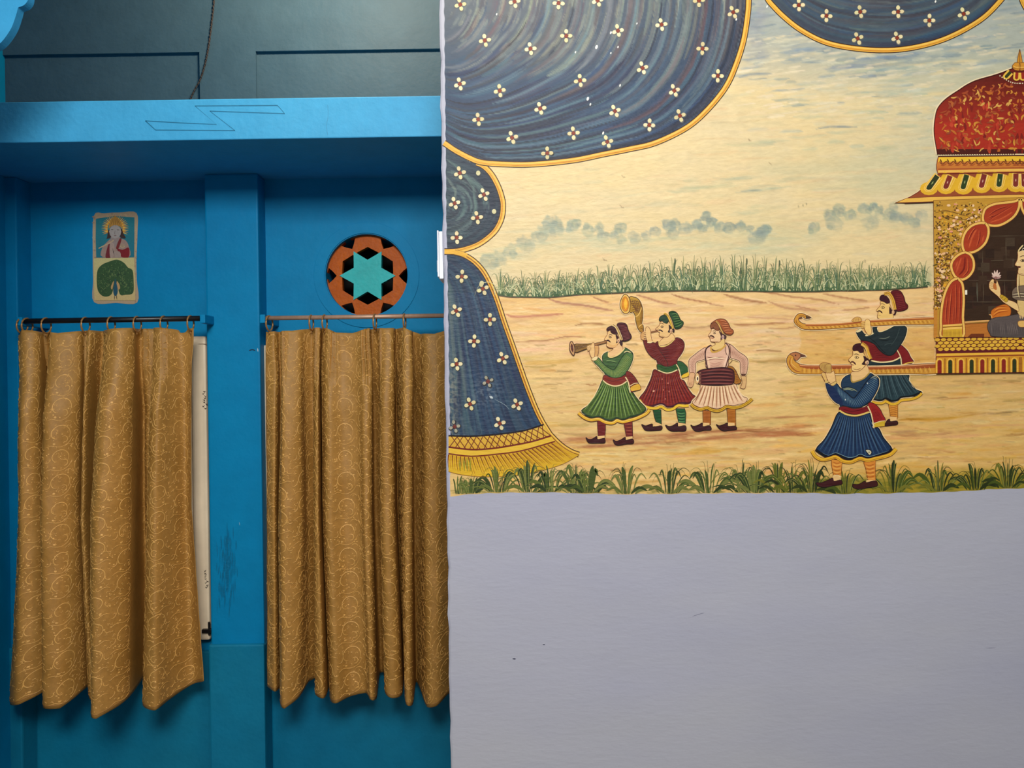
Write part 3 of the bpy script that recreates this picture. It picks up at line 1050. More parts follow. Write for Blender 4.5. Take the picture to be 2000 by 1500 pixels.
for (x, y, L, w, c, al) in ((1700, 120, 300, 16, DEEP, .6), (1640, 132, 140, 9, rgb(118, 132, 160), .7), (1720, 112, 200, 12, rgb(120, 138, 156), .6), (1760, 138, 150, 12, rgb(120, 146, 158), .6),
                            (1700, 145, 160, 8, rgb(122, 138, 152), .6), (1870, 100, 120, 18, rgb(122, 146, 158), .55), (1900, 70, 100, 18, rgb(130, 148, 160), .6), (1930, 90, 50, 8, rgb(84, 124, 146), .8),
                            (1560, 95, 90, 20, rgb(120, 140, 160), .55), (1480, 100, 60, 40, rgb(134, 144, 158), .5), (1470, 60, 40, 60, rgb(136, 140, 150), .6), (1490, 30, 30, 60, rgb(150, 150, 158), .5), (1550, 118, 80, 12, rgb(116, 140, 156), .6),
                            (1590, 120, 60, 8, rgb(96, 126, 150), .7), (1545, 195, 90, 8, rgb(150, 160, 148), .7), (1560, 205, 60, 6, rgb(124, 140, 140), .7), (1680, 185, 120, 10, rgb(160, 172, 158), .5),
                            (1770, 175, 130, 26, rgb(172, 184, 168), .5), (1750, 165, 90, 12, rgb(154, 172, 168), .5), (1720, 290, 90, 14, rgb(178, 186, 154), .5), (1700, 230, 80, 10, rgb(196, 196, 160), .5),
                            (1450, 282, 120, 9, rgb(182, 184, 142), .55), (1500, 280, 60, 12, rgb(168, 176, 148), .5), (1370, 362, 160, 10, rgb(184, 186, 146), .55), (1440, 348, 120, 11, rgb(168, 176, 148), .6),
                            (1330, 372, 90, 10, rgb(180, 184, 150), .5), (1500, 368, 110, 10, rgb(166, 174, 146), .6), (1540, 350, 100, 10, rgb(170, 176, 148), .5), (1350, 355, 60, 12, rgb(182, 184, 146), .5), (1480, 372, 80, 6, rgb(140, 152, 140), .5),
                            (1500, 405, 120, 10, rgb(170, 176, 142), .5), (1470, 415, 100, 9, rgb(180, 184, 148), .5)):
    for q in range(4):
        hstroke(x + rnd.uniform(-.2, .2) * L, y + rnd.uniform(-.4, .4) * w, L * rnd.uniform(.4, .8), w * rnd.uniform(.5, .9), c, al * .7, -.07, dry=.5)
for _ in range(260):        # pale impasto wisps
    x, y = rnd.uniform(1440, 1960), rnd.uniform(60, 230)
    hstroke(x, y, rnd.uniform(14, 46), rnd.uniform(3, 8), rnd.choice((rgb(226, 212, 176), rgb(232, 214, 172), rgb(210, 208, 182), rgb(238, 220, 186))), .75, -.15, tex=.6)
def blob(x, y, r, col, al):
    i0, i1 = max(0, int((x - r * 1.4 - 880) / GS)), min(NX, int((x + r * 1.4 - 866) / GS) + 3)
    j0, j1 = max(0, int((y - r * 1.4 + 80) / GS) - 4), min(NY, int((y + r * 1.4 + 80) / GS) + 5)
    X, Y = Xg[i0:i1, j0:j1] - x, Yg[i0:i1, j0:j1] - y
    d = np.hypot(X, Y * 1.08) / r + .95 * (LUMP[i0:i1, j0:j1] - .5)
    # rounder and denser at the upper rim, fading out below
    m = np.clip((1 - d) * 5, 0, 1) * np.clip(.95 - .55 * Y / r, .25, 1) * np.clip(.45 + .75 * d, 0, 1)
    m = m * al * (.6 + .6 * TEX[i0:i1, j0:j1])
    CV[i0:i1, j0:j1] += np.clip(m, 0, 1)[..., None] * (np.array(col) - CV[i0:i1, j0:j1])


LUMP = fbm(12, 10, 95, 3)
# cumulus dabs
CL = rgb(150, 162, 142)
for (x, y, r, a) in ((955, 512, 17, .45), (975, 506, 16, .4), (995, 491, 14, .5), (1027, 479, 18, .55), (1055, 459, 16, .55), (1075, 434, 15, .6), (1088, 438, 14, .5), (1082, 452, 16, .45), (1118, 443, 14, .65), (1126, 438, 10, .5),
                     (1150, 449, 14, .5), (1170, 446, 12, .5), (1178, 460, 12, .45), (1212, 446, 12, .6), (1214, 468, 11, .5), (1200, 460, 9, .5), (1240, 464, 13, .5), (1262, 460, 10, .4), (1280, 452, 12, .45), (1305, 442, 13, .7),
                     (1318, 436, 10, .5), (1312, 456, 12, .45), (1340, 447, 14, .55), (1362, 440, 12, .6), (1380, 424, 12, .75), (1390, 434, 12, .65), (1372, 446, 12, .5), (1405, 444, 12, .55), (1425, 446, 12, .55), (1448, 442, 12, .6),
                     (1464, 446, 9, .6), (1490, 452, 13, .8), (1500, 448, 9, .7), (1480, 456, 9, .6), (1478, 466, 16, .35), (1590, 446, 12, .6), (1620, 420, 12, .45), (1640, 412, 14, .5), (1660, 420, 12, .45), (1690, 408, 12, .6),
                     (1705, 404, 10, .7), (1718, 412, 10, .6), (1735, 418, 13, .55), (1750, 424, 12, .6), (1770, 428, 14, .5), (1785, 436, 11, .5), (1630, 438, 16, .4), (1700, 436, 16, .35), (1800, 420, 12, .35), (1745, 402, 10, .5)):
    cc_ = jit(CL if x < 1260 or x > 1560 else rgb(138, 152, 142), .02)
    blob(x, y, r * 1.12, cc_, a * 1.05)
    for q in range(3):
        blob(x + rnd.uniform(-.6, .6) * r, y + rnd.uniform(-.45, .5) * r, r * rnd.uniform(.4, .7), jit(rgb(134, 148, 138), .04), a * .65)
    hstroke(x + rnd.uniform(-4, 4), y + r * 1.1, r * 4, r * 1.1, rgb(182, 190, 160), a * .5)
for _ in range(70):
    x = rnd.uniform(960, 1560)
    hstroke(x, 478 + rnd.uniform(-12, 12) + max(0, (1100 - x) * .12), rnd.uniform(40, 110), rnd.uniform(6, 14), rgb(190, 194, 158), .28)
for (x, y) in ((1214, 402), (1217, 343), (1464, 272), (1180, 505), (1505, 318)):
    brush([(x - 3, y - 2), (x, y + 3), (x + 5, y + 4)], 2.5, rgb(150, 128, 96), .7)
for (x, y) in ((1560, 405), (1568, 402), (1575, 400), (1690, 512), (1684, 522)):
    brush([(x - 1, y - 5), (x + 1, y + 2)], 2.4, rgb(120, 112, 88), .6)

# ---- ground
HOR = lambda x: np.interp(x, [960, 985, 1060, 1120, 1180, 1260, 1340, 1450, 1560, 1700, 1790, 1830, 2300], [572, 579, 581, 576, 573, 569, 567, 569, 569, 567, 562, 558, 552])
ground = Yg > HOR(Xg)
gm = np.clip((Yg - HOR(Xg)) / 1.5, 0, 1)
mixc(gm, rgb(226, 190, 126))
gf = lambda t: t * gm
mixc(gf(np.clip((fbm(200, 40, 21) - .45) * 3, 0, 1) * .6), rgb(222, 178, 104))
mixc(gf(np.clip((fbm(160, 30, 31) - .5) * 3.5, 0, 1) * .5), rgb(214, 186, 138))
mixc(gf(np.clip((Yg - 690) / 120, 0, 1) * .55), rgb(214, 182, 108))
mixc(gf(np.clip((Xg - 1480) / 200, 0, 1) * np.clip((Yg - 640) / 60, 0, 1) * .55), rgb(214, 168, 88))
for _ in range(1500):
    x = rnd.uniform(960, 2230)
    y = rnd.uniform(585, 960)
    if y < 690:
        pal = (rgb(230, 194, 130), rgb(224, 182, 110), rgb(232, 200, 142), rgb(222, 170, 106), rgb(226, 180, 136), rgb(236, 206, 154), rgb(206, 164, 110))
    elif y < 830:
        pal = (rgb(214, 184, 112), rgb(206, 172, 98), rgb(222, 190, 120), rgb(208, 178, 112), rgb(190, 152, 84), rgb(216, 166, 88), rgb(228, 200, 136), rgb(178, 146, 86), rgb(222, 178, 122))
    else:
        pal = (rgb(226, 186, 108), rgb(218, 172, 88), rgb(210, 160, 84), rgb(232, 196, 122), rgb(196, 146, 84), rgb(222, 166, 66), rgb(238, 206, 138), rgb(216, 160, 104))
    hstroke(x, y, rnd.uniform(25, 130), rnd.uniform(3, 10), jit(rnd.choice(pal), .05), .8, -.03, clip=gm)
BR, RB, OC, GRY, GN = rgb(150, 96, 62), rgb(156, 92, 76), rgb(176, 126, 40), rgb(170, 140, 96), rgb(148, 136, 66)


def crack(pts, w, col, a=.75):
    pts = smooth_pts(pts, False, 4)
    brush(pts, w, col, a, soft=.5, dry=.2)
    if len(pts) > 3:
        brush([(x + 3, y + w * .35) for x, y in pts[1:-1]], w * 2.2, tuple(.5 * c + .5 * d for c, d in zip(col, rgb(222, 184, 126))), a * .45, clip=gm)


for pts, w, c in (([(1066, 581), (1090, 590), (1120, 594), (1150, 598), (1175, 603), (1200, 607)], 5, rgb(146, 92, 72)), ([(1154, 578), (1175, 587), (1190, 591)], 3.2, BR),
                  ([(1240, 575), (1265, 582), (1290, 590), (1320, 594)], 4, rgb(160, 104, 74)), ([(1310, 574), (1335, 582), (1365, 588), (1390, 592)], 3.4, rgb(140, 82, 52)),
                  ([(1410, 574), (1440, 582), (1470, 588), (1500, 592)], 5, rgb(140, 88, 52)), ([(1500, 588), (1530, 600), (1560, 604), (1600, 608)], 5, rgb(178, 128, 88)),
                  ([(1480, 569), (1510, 573), (1550, 580), (1600, 585), (1640, 595)], 3, rgb(150, 92, 58)), ([(1600, 572), (1640, 580), (1680, 586), (1695, 587)], 3.6, rgb(158, 104, 66)),
                  ([(1550, 597), (1580, 603), (1600, 607)], 3, rgb(168, 114, 76)), ([(1640, 605), (1670, 604), (1700, 600)], 3, BR), ([(1380, 592), (1400, 596), (1415, 598)], 2.6, rgb(164, 118, 84)),
                  ([(987, 613), (1005, 619), (1040, 617), (1070, 615), (1100, 613)], 5.5, rgb(178, 108, 84)), ([(1122, 636), (1140, 632), (1165, 632), (1185, 634)], 3.4, rgb(140, 92, 50)),
                  ([(1006, 668), (1040, 666), (1070, 664), (1110, 657), (1140, 659)], 2.8, rgb(150, 94, 62)), ([(1225, 632), (1245, 633), (1280, 630)], 3, rgb(176, 124, 80)),
                  ([(1330, 637), (1355, 640), (1380, 638), (1400, 634)], 4, rgb(158, 120, 80)), ([(1425, 634), (1460, 634), (1500, 632), (1545, 629)], 3.6, rgb(140, 84, 48)), ([(1460, 620), (1510, 622), (1550, 624)], 3, rgb(190, 140, 100)),
                  ([(1470, 686), (1500, 684), (1530, 687)], 3, rgb(130, 90, 44)), ([(1460, 675), (1490, 673)], 3, GRY), ([(1495, 640), (1530, 642), (1560, 636)], 3, rgb(172, 122, 78)),
                  ([(1220, 674), (1235, 672), (1247, 673)], 3, rgb(136, 112, 66)), ([(1240, 695), (1260, 694)], 2.5, rgb(140, 114, 66)),
                  ([(1020, 710), (1060, 708), (1100, 706), (1130, 702)], 9, rgb(206, 164, 76)), ([(1025, 716), (1060, 717), (1090, 712)], 3.4, rgb(160, 134, 62)),
                  ([(1082, 726), (1105, 725), (1120, 724)], 3, rgb(146, 122, 74)), ([(1040, 740), (1080, 738)], 4, rgb(190, 160, 104)), ([(1060, 752), (1100, 749)], 3, rgb(164, 130, 78)), ([(1145, 750), (1155, 752), (1165, 749)], 3, rgb(160, 106, 60)),
                  ([(1090, 830), (1120, 832), (1150, 830)], 8, rgb(178, 150, 80)), ([(1090, 845), (1140, 850), (1180, 846)], 6, rgb(172, 140, 84))):
    crack(pts, w, c)
# reddish track under the musicians' feet
for _ in range(130):
    x = rnd.uniform(1085, 1560)
    y = 868 - (x - 1100) * .055 + rnd.uniform(-12, 9)
    hstroke(x, y, rnd.uniform(40, 120), rnd.uniform(3, 8), rnd.choice((rgb(176, 118, 76), rgb(160, 96, 58), rgb(190, 130, 82), rgb(150, 90, 50), rgb(204, 150, 90))), .5, -.06)
for (x, y, L, w, c) in ((1180, 873, 130, 5, rgb(136, 70, 40)), (1300, 852, 150, 6, rgb(144, 84, 50)), (1400, 844, 130, 6, rgb(140, 74, 42)), (1480, 838, 100, 5, rgb(124, 74, 34)), (1240, 866, 90, 4, rgb(130, 76, 40)), (1330, 866, 90, 6, rgb(140, 100, 50)),
                        (1370, 880, 90, 14, rgb(206, 156, 66)), (1250, 880, 60, 5, rgb(150, 100, 60)), (1440, 868, 140, 12, rgb(216, 160, 90)), (1520, 816, 100, 7, rgb(170, 110, 66)), (1560, 830, 90, 8, rgb(190, 120, 64)), (1590, 812, 70, 6, rgb(196, 130, 70)),
                        (1500, 790, 90, 8, rgb(210, 160, 86)), (1530, 846, 120, 6, rgb(180, 104, 60)), (1500, 880, 120, 10, rgb(216, 168, 110)), (1560, 895, 80, 8, rgb(206, 160, 90)), (1570, 850, 60, 4, rgb(150, 90, 50)), (1550, 745, 60, 5, rgb(150, 128, 70)), (1545, 775, 60, 5, rgb(160, 118, 66)),
                        (1570, 770, 40, 8, rgb(196, 150, 80)), (1500, 740, 80, 5, rgb(170, 146, 88)), (1440, 800, 60, 5, rgb(160, 140, 80)), (1480, 820, 90, 6, rgb(170, 140, 84)),
                        (1830, 815, 170, 9, rgb(188, 136, 36)), (1790, 818, 80, 7, rgb(160, 110, 20)), (1900, 808, 110, 5, rgb(176, 124, 40)), (1960, 806, 80, 4, rgb(130, 104, 60)), (1880, 770, 100, 12, rgb(214, 154, 66)), (1870, 778, 100, 4, rgb(176, 120, 60)),
                        (1830, 777, 60, 4, rgb(150, 118, 66)), (1960, 746, 90, 5, rgb(140, 112, 56)), (1880, 743, 60, 3, rgb(150, 120, 60)), (1790, 737, 70, 4, rgb(160, 140, 70)), (1800, 848, 130, 6, rgb(150, 96, 60)), (1760, 842, 70, 9, rgb(170, 126, 84)), (1870, 850, 130, 8, rgb(210, 156, 106)),
                        (1750, 866, 70, 5, rgb(166, 140, 90)), (1790, 871, 50, 4, rgb(176, 132, 84)), (1980, 850, 80, 4, rgb(150, 104, 44)), (1985, 842, 60, 6, rgb(196, 146, 56)), (1850, 884, 60, 2.5, rgb(180, 124, 66)), (1770, 895, 60, 5, rgb(180, 150, 90)), (1780, 905, 100, 10, rgb(214, 166, 70)), (1950, 895, 120, 8, rgb(196, 156, 70)), (1990, 878, 100, 7, rgb(200, 154, 76)),
                        (1530, 620, 90, 4, rgb(196, 150, 104)), (1780, 622, 90, 6, rgb(196, 150, 110)), (1780, 618, 70, 3, rgb(150, 110, 80))):
    for q in range(3):
        hstroke(x + rnd.uniform(-.15, .15) * L, y + rnd.uniform(-.3, .3) * w, L * rnd.uniform(.5, .9), w * rnd.uniform(.6, 1), c, .6, -.05, dry=.5)
# repainted patch between the carrying poles
patch = (Xg > 1563 + 1.5 * np.sin(Yg * .2)) & (Xg < 1826) & (Yg > 640) & (Yg < 712)
mixc(patch * .6, rgb(214, 166, 84))
for _ in range(120):
    hstroke(rnd.uniform(1570, 1820), rnd.uniform(645, 708), rnd.uniform(15, 50), rnd.uniform(3, 7), rnd.choice((rgb(220, 172, 90), rgb(204, 150, 62), rgb(226, 184, 106), rgb(190, 140, 60), rgb(206, 148, 90))), .5, 0, clip=patch)
for _ in range(26):
    hstroke(rnd.uniform(1575, 1815), rnd.uniform(655, 706), rnd.uniform(6, 20), rnd.uniform(2, 4), rgb(140, 100, 40), .5, 0, clip=patch)
# small specks and green touches
for _ in range(420):
    x, y = rnd.uniform(1000, 2200), rnd.uniform(640, 930)
    hstroke(x, y, rnd.uniform(5, 24), rnd.uniform(1.5, 4), rnd.choice((GN, GRY, rgb(150, 104, 56), rgb(176, 150, 90), rgb(136, 116, 62))), .55, -.02)
# grassy verge at the foot
vg = np.clip((Yg - 938 + np.clip((Xg - 1500) / 400, 0, 1) * 26 + 8 * (fbm(60, 20, 51) - .5)) / 22, 0, 1)
mixc(vg * np.clip((Xg - 1500) / 160, 0, 1) * .85, rgb(112, 112, 26))
mixc(np.clip((Yg - 905) / 25, 0, 1) * np.clip((Xg - 1580) / 200, 0, 1) * .5, rgb(190, 152, 40))
for _ in range(260):
    x = rnd.uniform(1560, 2230)
    hstroke(x, rnd.uniform(934, 962), rnd.uniform(15, 50), rnd.uniform(3, 8), rnd.choice((rgb(84, 96, 24), rgb(120, 122, 30), rgb(64, 80, 20), rgb(150, 136, 36))), .5, -.03)
for _ in range(130):
    x = rnd.uniform(885, 1560)
    hstroke(x, 960 + rnd.uniform(-3, 4), rnd.uniform(14, 40), rnd.uniform(2, 5), rnd.choice((rgb(70, 84, 34), rgb(112, 112, 44), rgb(140, 128, 60))), .55, 0)
# green wash under the far grass
fg = np.clip(1 - (HOR(Xg) - Yg) / (16 + 30 * np.clip((Xg - 1150) / 250, 0, 1)), 0, 1) * (~ground) * np.clip((1822 - Xg) / 6, 0, 1)
mixc(fg * (.22 + .42 * fbm(26, 40, 61)), rgb(120, 138, 92))

# ---- drapes
HEM = [(867, 279), (873, 283), (886, 292), (900, 300), (918, 309), (940, 317), (980, 320.5), (1040, 321), (1120, 313), (1180, 301), (1230, 291), (1280, 279), (1340, 250), (1380, 216), (1416, 172), (1436, 130), (1452, 80), (1460, 30), (1462, 0), (1464, -90)]
HEMs = np.array(smooth_pts(HEM, False, 6))
INN = [(866, 40), (872, 34), (882, 20), (890, -5), (895, -40), (898, -90)]


def resample(p, n):
    p = np.array(p, float)
    s = np.concatenate([[0], np.cumsum(np.hypot(*np.diff(p, axis=0).T))])
    q = np.linspace(0, s[-1], n)
    return np.stack([np.interp(q, s, p[:, 0]), np.interp(q, s, p[:, 1])], 1)


NF = 40
Hc, Ic = resample(HEMs, NF), resample(smooth_pts(INN, False, 4), NF)
uu = np.linspace(0, 1, NF)


def fold(t, u0=0, u1=1):
    w = t + (t ** .55 - t) * (1 - uu) ** 2 * .9
    p = Ic * (1 - w)[:, None] + Hc * w[:, None]
    k = np.linspace(u0, u1, 9) * (NF - 1)
    return np.stack([np.interp(k, np.arange(NF), p[:, 0]), np.interp(k, np.arange(NF), p[:, 1])], 1)


big = inside([(840, -120), (840, 262)] + [tuple(p) for p in HEMs] + [(1464, -120)])
bf = big.astype(float)
mixc(bf, rgb(48, 66, 92))
glare = np.clip((190 - Yg) / 190, 0, 1) * np.clip(1.2 - (Xg - 870) / 640, .25, 1)
mixc(bf * glare * .6, rgb(124, 122, 116))  # haze of the lamp painted into the drape, strongest at the top left
for _ in range(560):
    t = rnd.random() ** .8
    u0 = rnd.uniform(-.05, .9)
    u0, u1 = max(0, u0), min(1, u0 + rnd.uniform(.12, .45))
    p = fold(t, u0, u1)
    yy = p[:, 1].mean()  # upper strokes get paler tones, the glare put into their colour
    q = rnd.random()
    if q < .30:
        c = rgb(38, 44, 68) if yy > 130 else rgb(88, 84, 90)
    elif q < .62:
        c = rgb(54, 80, 106) if yy > 110 else rgb(112, 120, 120)
    elif q < .80:
        c = rgb(76, 106, 120) if yy > 130 else rgb(142, 146, 130)
    elif q < .9:
        c = rgb(44, 66, 104)
    else:
        c = rgb(108, 90, 94) if yy < 170 else rgb(76, 70, 82)
    brush(p, rnd.uniform(2.5, 13), jit(c, .05), rnd.uniform(.4, .85), clip=bf, dry=.6)
for t, u0, u1, w, c, a in ((.86, .42, 1, 9, rgb(98, 76, 82), .75), (.85, .45, 1, 4, rgb(70, 56, 62), .6), (.60, .35, .95, 10, rgb(100, 80, 86), .6), (.61, 0, .5, 6, rgb(50, 46, 58), .7), (.42, .3, .9, 8, rgb(96, 82, 92), .5), (.16, .2, 1, 7, rgb(118, 88, 90), .6),
                           (.97, 0, 1, 9, rgb(40, 44, 62), .75), (.99, 0, 1, 5, rgb(28, 28, 44), .85), (.93, .1, .6, 4, rgb(44, 46, 62), .6), (.90, 0, .35, 4, rgb(36, 38, 50), .7), (.80, 0, .4, 5, rgb(40, 40, 52), .7), (.72, 0, .4, 5, rgb(40, 40, 52), .7), (.66, 0, .35, 4, rgb(36, 38, 48), .7),
                           (.52, 0, .3, 6, rgb(52, 48, 60), .6), (.35, 0, .3, 4, rgb(60, 56, 64), .6), (.28, 0, .35, 6, rgb(64, 62, 66), .7), (.93, .72, 1, 9, rgb(84, 66, 72), .6), (.78, .5, .95, 3, rgb(60, 66, 84), .6), (.955, .3, .75, 7, rgb(58, 82, 120), .5),
                           (.88, .15, .5, 7, rgb(88, 118, 122), .6), (.76, .1, .5, 8, rgb(90, 118, 118), .6), (.69, .05, .4, 6, rgb(96, 120, 118), .5), (.57, .15, .55, 7, rgb(112, 128, 124), .5), (.90, .55, .8, 7, rgb(92, 108, 126), .5), (.72, .6, .9, 9, rgb(112, 118, 124), .5)):
    for q in range(3):
        brush(fold(min(1, t + rnd.uniform(-.008, .008)), u0, u1), w * rnd.uniform(.5, 1), jit(c, .02), a * .75, clip=bf, dry=.4)
for t, u0, u1, w in ((.95, .08, .45, 5), (.9, .3, .6, 7), (.84, .05, .35, 5), (.8, .35, .6, 7), (.74, .5, .8, 8), (.66, .2, .5, 7), (.62, .55, .9, 7), (.5, .2, .55, 8), (.47, .5, .95, 7), (.38, .1, .4, 6), (.93, .55, .85, 6), (.32, .4, .9, 8)):
    for q in range(3):
        s_ = rnd.uniform(-.03, .03)
        brush(fold(min(1, t + rnd.uniform(-.012, .012)), max(0, u0 + s_), min(1, u1 + s_)), w * rnd.uniform(.4, .9), jit(rgb(100, 126, 138), .03), .55, clip=bf, dry=.6)
for t, u0, u1, w in ((.97, .02, .7, 4), (.87, 0, .45, 5), (.82, .1, .5, 3), (.78, 0, .3, 4), (.7, 0, .5, 5), (.64, 0, .3, 4), (.56, .05, .5, 5), (.46, 0, .35, 5), (.88, .5, .95, 4), (.7, .5, .9, 4), (.25, .1, .6, 5), (.4, .45, .9, 4)):
    for q in range(2):
        brush(fold(min(1, t + rnd.uniform(-.006, .006)), u0, u1), w * rnd.uniform(.6, 1), rgb(36, 36, 48), .62, clip=bf, dry=.35)
for _ in range(150):       # pale strokes near the upper left: painted lamp glare and some faded paint
    t, u0 = rnd.random() * .6, rnd.uniform(.1, .85)
    brush(fold(t, u0, u0 + rnd.uniform(.04, .16)), rnd.uniform(2, 9), rnd.choice((rgb(160, 160, 134), rgb(148, 150, 132), rgb(170, 168, 140), rgb(132, 138, 132))), .42, clip=bf * np.clip((175 - Yg) / 90, 0, 1), dry=.6)
# second swag, upper right
SW = [(1494, -14), (1500, 0), (1512, 14), (1530, 32), (1560, 56), (1600, 78), (1640, 90), (1700, 97.5), (1760, 96.5), (1820, 84.5), (1870, 65), (1920, 35), (1955, 0), (1962, -12)]
SWs = smooth_pts(SW, False, 5)
SWh = resample(SWs, NF)
sw = inside([tuple(p) for p in SWs] + [(1990, -120), (1470, -120)])
sf = sw.astype(float)
mixc(sf, rgb(66, 80, 92))


def sfold(t, u0, u1):
    c = np.stack([np.linspace(1600, 1850, NF), np.full(NF, -70.0)], 1)
    p = c * (1 - t) + SWh * t
    k = np.linspace(u0, u1, 9) * (NF - 1)
    return np.stack([np.interp(k, np.arange(NF), p[:, 0]), np.interp(k, np.arange(NF), p[:, 1])], 1)


for _ in range(200):
    t = rnd.uniform(.35, 1)
    u0 = rnd.uniform(0, .85)
    c = rnd.choice((rgb(60, 66, 80), rgb(82, 98, 104), rgb(108, 122, 116), rgb(74, 84, 96), rgb(54, 78, 104), rgb(72, 64, 72)))
    if t > .9:
        c = rgb(52, 58, 76)
    brush(sfold(t, u0, min(1, u0 + rnd.uniform(.15, .5))), rnd.uniform(3, 11), jit(c, .03), .55, clip=sf, dry=.55)
for t, w, c in ((.985, 5, rgb(34, 34, 50)), (.80, 5, rgb(56, 52, 60)), (.62, 6, rgb(58, 54, 62))):
    brush(sfold(t, .02, .98), w, c, .7, clip=sf)
brush(sfold(.9, .62, .95), 14, rgb(44, 76, 106), .6, clip=sf)
# third swag at the right
S3 = [(1990, -30), (1996, 0), (2008, 22), (2030, 48), (2070, 74), (2120, 90), (2180, 96), (2240, 96)]
S3s = smooth_pts(S3, False, 4)
s3 = inside([tuple(p) for p in S3s] + [(2260, -120), (1985, -120)])
mixc(s3.astype(float), rgb(64, 78, 92))
# gathered part and fall of the left drape
MID = [(872, 286), (890, 298), (915, 314), (940, 322), (958, 338), (972, 362), (980, 385), (982.5, 402), (980, 425), (970, 447), (955, 463), (935, 477), (915, 485), (893, 490), (868, 491)]
MIDs = smooth_pts(MID, False, 5)
mid = inside([tuple(p) for p in MIDs] + [(845, 491), (845, 270)]) & ~big
mf = mid.astype(float)
mixc(mf, rgb(50, 66, 78))
for _ in range(260):
    r = rnd.uniform(.1, 1)
    a0 = rnd.uniform(-1.5, 1.2)
    aa = np.linspace(a0, a0 + rnd.uniform(.4, 1.1), 7)
    c = rnd.choice((rgb(38, 46, 60), rgb(58, 80, 90), rgb(84, 108, 108), rgb(112, 132, 124), rgb(46, 58, 74), rgb(34, 40, 54))) if r < .8 else rgb(38, 46, 62)
    brush(np.stack([864 + 116 * r * np.cos(aa), 402 + 92 * r * np.sin(aa)], 1), rnd.uniform(2, 9), jit(c, .02), .6, clip=mf, dry=.5)
brush([(870, 310), (900, 330), (925, 365), (930, 405), (918, 440)], 7, rgb(104, 128, 120), .7, clip=mf)
brush([(872, 345), (890, 372), (888, 400)], 6, rgb(140, 152, 134), .6, clip=mf)
FALL = [(868, 493), (893, 494), (912, 501), (930, 514), (946, 533), (960, 560), (972, 590), (985, 630), (1000, 672), (1015, 715), (1030, 757), (1045, 795), (1058, 822), (1074, 848)]
FALLs = smooth_pts(FALL, False, 5)
fall = inside([tuple(p) for p in FALLs] + [(1052, 834), (1030, 840), (1000, 846), (960, 850), (920, 852), (850, 852), (850, 493)]) & ~mid
ff = fall.astype(float)
mixc(ff, rgb(40, 60, 82))
Fh = resample(FALLs, NF)


def ffold(t, u0, u1):
    c = np.stack([np.full(NF, 862.0), np.linspace(545, 860, NF)], 1)
    w = .12 + .88 * t
    p = c * (1 - w) + Fh * w
    k = np.linspace(u0, u1, 9) * (NF - 1)
    return np.stack([np.interp(k, np.arange(NF), p[:, 0]), np.interp(k, np.arange(NF), p[:, 1])], 1)


for _ in range(330):
    t = rnd.random()
    u0 = rnd.uniform(0, .85)
    c = rnd.choice((rgb(32, 46, 70), rgb(48, 72, 92), rgb(40, 66, 92), rgb(66, 92, 100), rgb(34, 40, 62), rgb(30, 52, 84)))
    if t < .25 and rnd.random() < .5:
        c = rgb(84, 100, 98)
    brush(ffold(t, u0, min(1, u0 + rnd.uniform(.2, .55))), rnd.uniform(3, 11), jit(c, .02), .6, clip=ff, dry=.5)
for t, u0, u1, w, c in ((.30, .2, 1, 6, rgb(74, 98, 104)), (.32, .3, .9, 3, rgb(26, 34, 52)), (.62, .15, .9, 6, rgb(62, 90, 108)), (.7, .1, .8, 5, rgb(28, 32, 56)), (.9, .1, .9, 6, rgb(34, 40, 70)), (.98, 0, 1, 4, rgb(20, 24, 40)), (.48, .1, .7, 5, rgb(30, 38, 58)), (.08, .1, .6, 8, rgb(100, 112, 102))):
    brush(ffold(t, u0, u1), w, c, .7, clip=ff, dry=.3)
wear = ff * np.clip((905 - Xg) / 22, 0, 1) * np.clip((Yg - 690) / 60, 0, 1) * (vnoise(3, 3, 71) > .55)
mixc(wear * .5, rgb(150, 146, 122))
wear = ff * np.clip(1 - np.hypot((Xg - 950) / 46, (Yg - 765) / 44), 0, 1) * (vnoise(4, 3, 73) > .6)
mixc(wear * .7, rgb(110, 122, 128))
# canvas-wide weave and tone variation of the dried paint
CV *= (1 + .05 * (fbm(9, 5, 81, 3) - .5))[..., None]
CV *= np.where((~ground & ~big & ~mid & ~fall & ~sw & ~s3)[..., None], np.array((.985, .98, .98)), np.where(ground[..., None], np.array((1.03, 1.02, 1.05)), np.array((.97, .98, .97))))
CV = np.clip(CV, 0, 1)

# ---- build the canvas as painted areas
lincv = np.where(CV <= 0.04045, CV / 12.92, ((CV + 0.055) / 1.055) ** 2.4)
k1 = D1 / F
dxg, dyg = Xg - 1000, 750 - Yg
PX = (dxg * cs + dyg * sn) * k1 - MO[0]
PZ = (-dxg * sn + dyg * cs) * k1 + CZ - MO[2]
fc = lambda A: A[:-1, :-1] & A[1:, 1:]
cls = np.zeros((NX - 1, NY - 1), int)
cls[fc(ground)] = 1
cls[fc(big)] = 2
cls[fc(mid)] = 3
cls[fc(fall)] = 4
cls[fc(sw)] = 5
cls[fc(s3)] = 6
ids = np.arange(NX * NY).reshape(NX, NY)
quads = np.stack([ids[:-1, :-1], ids[1:, :-1], ids[1:, 1:], ids[:-1, 1:]], -1)


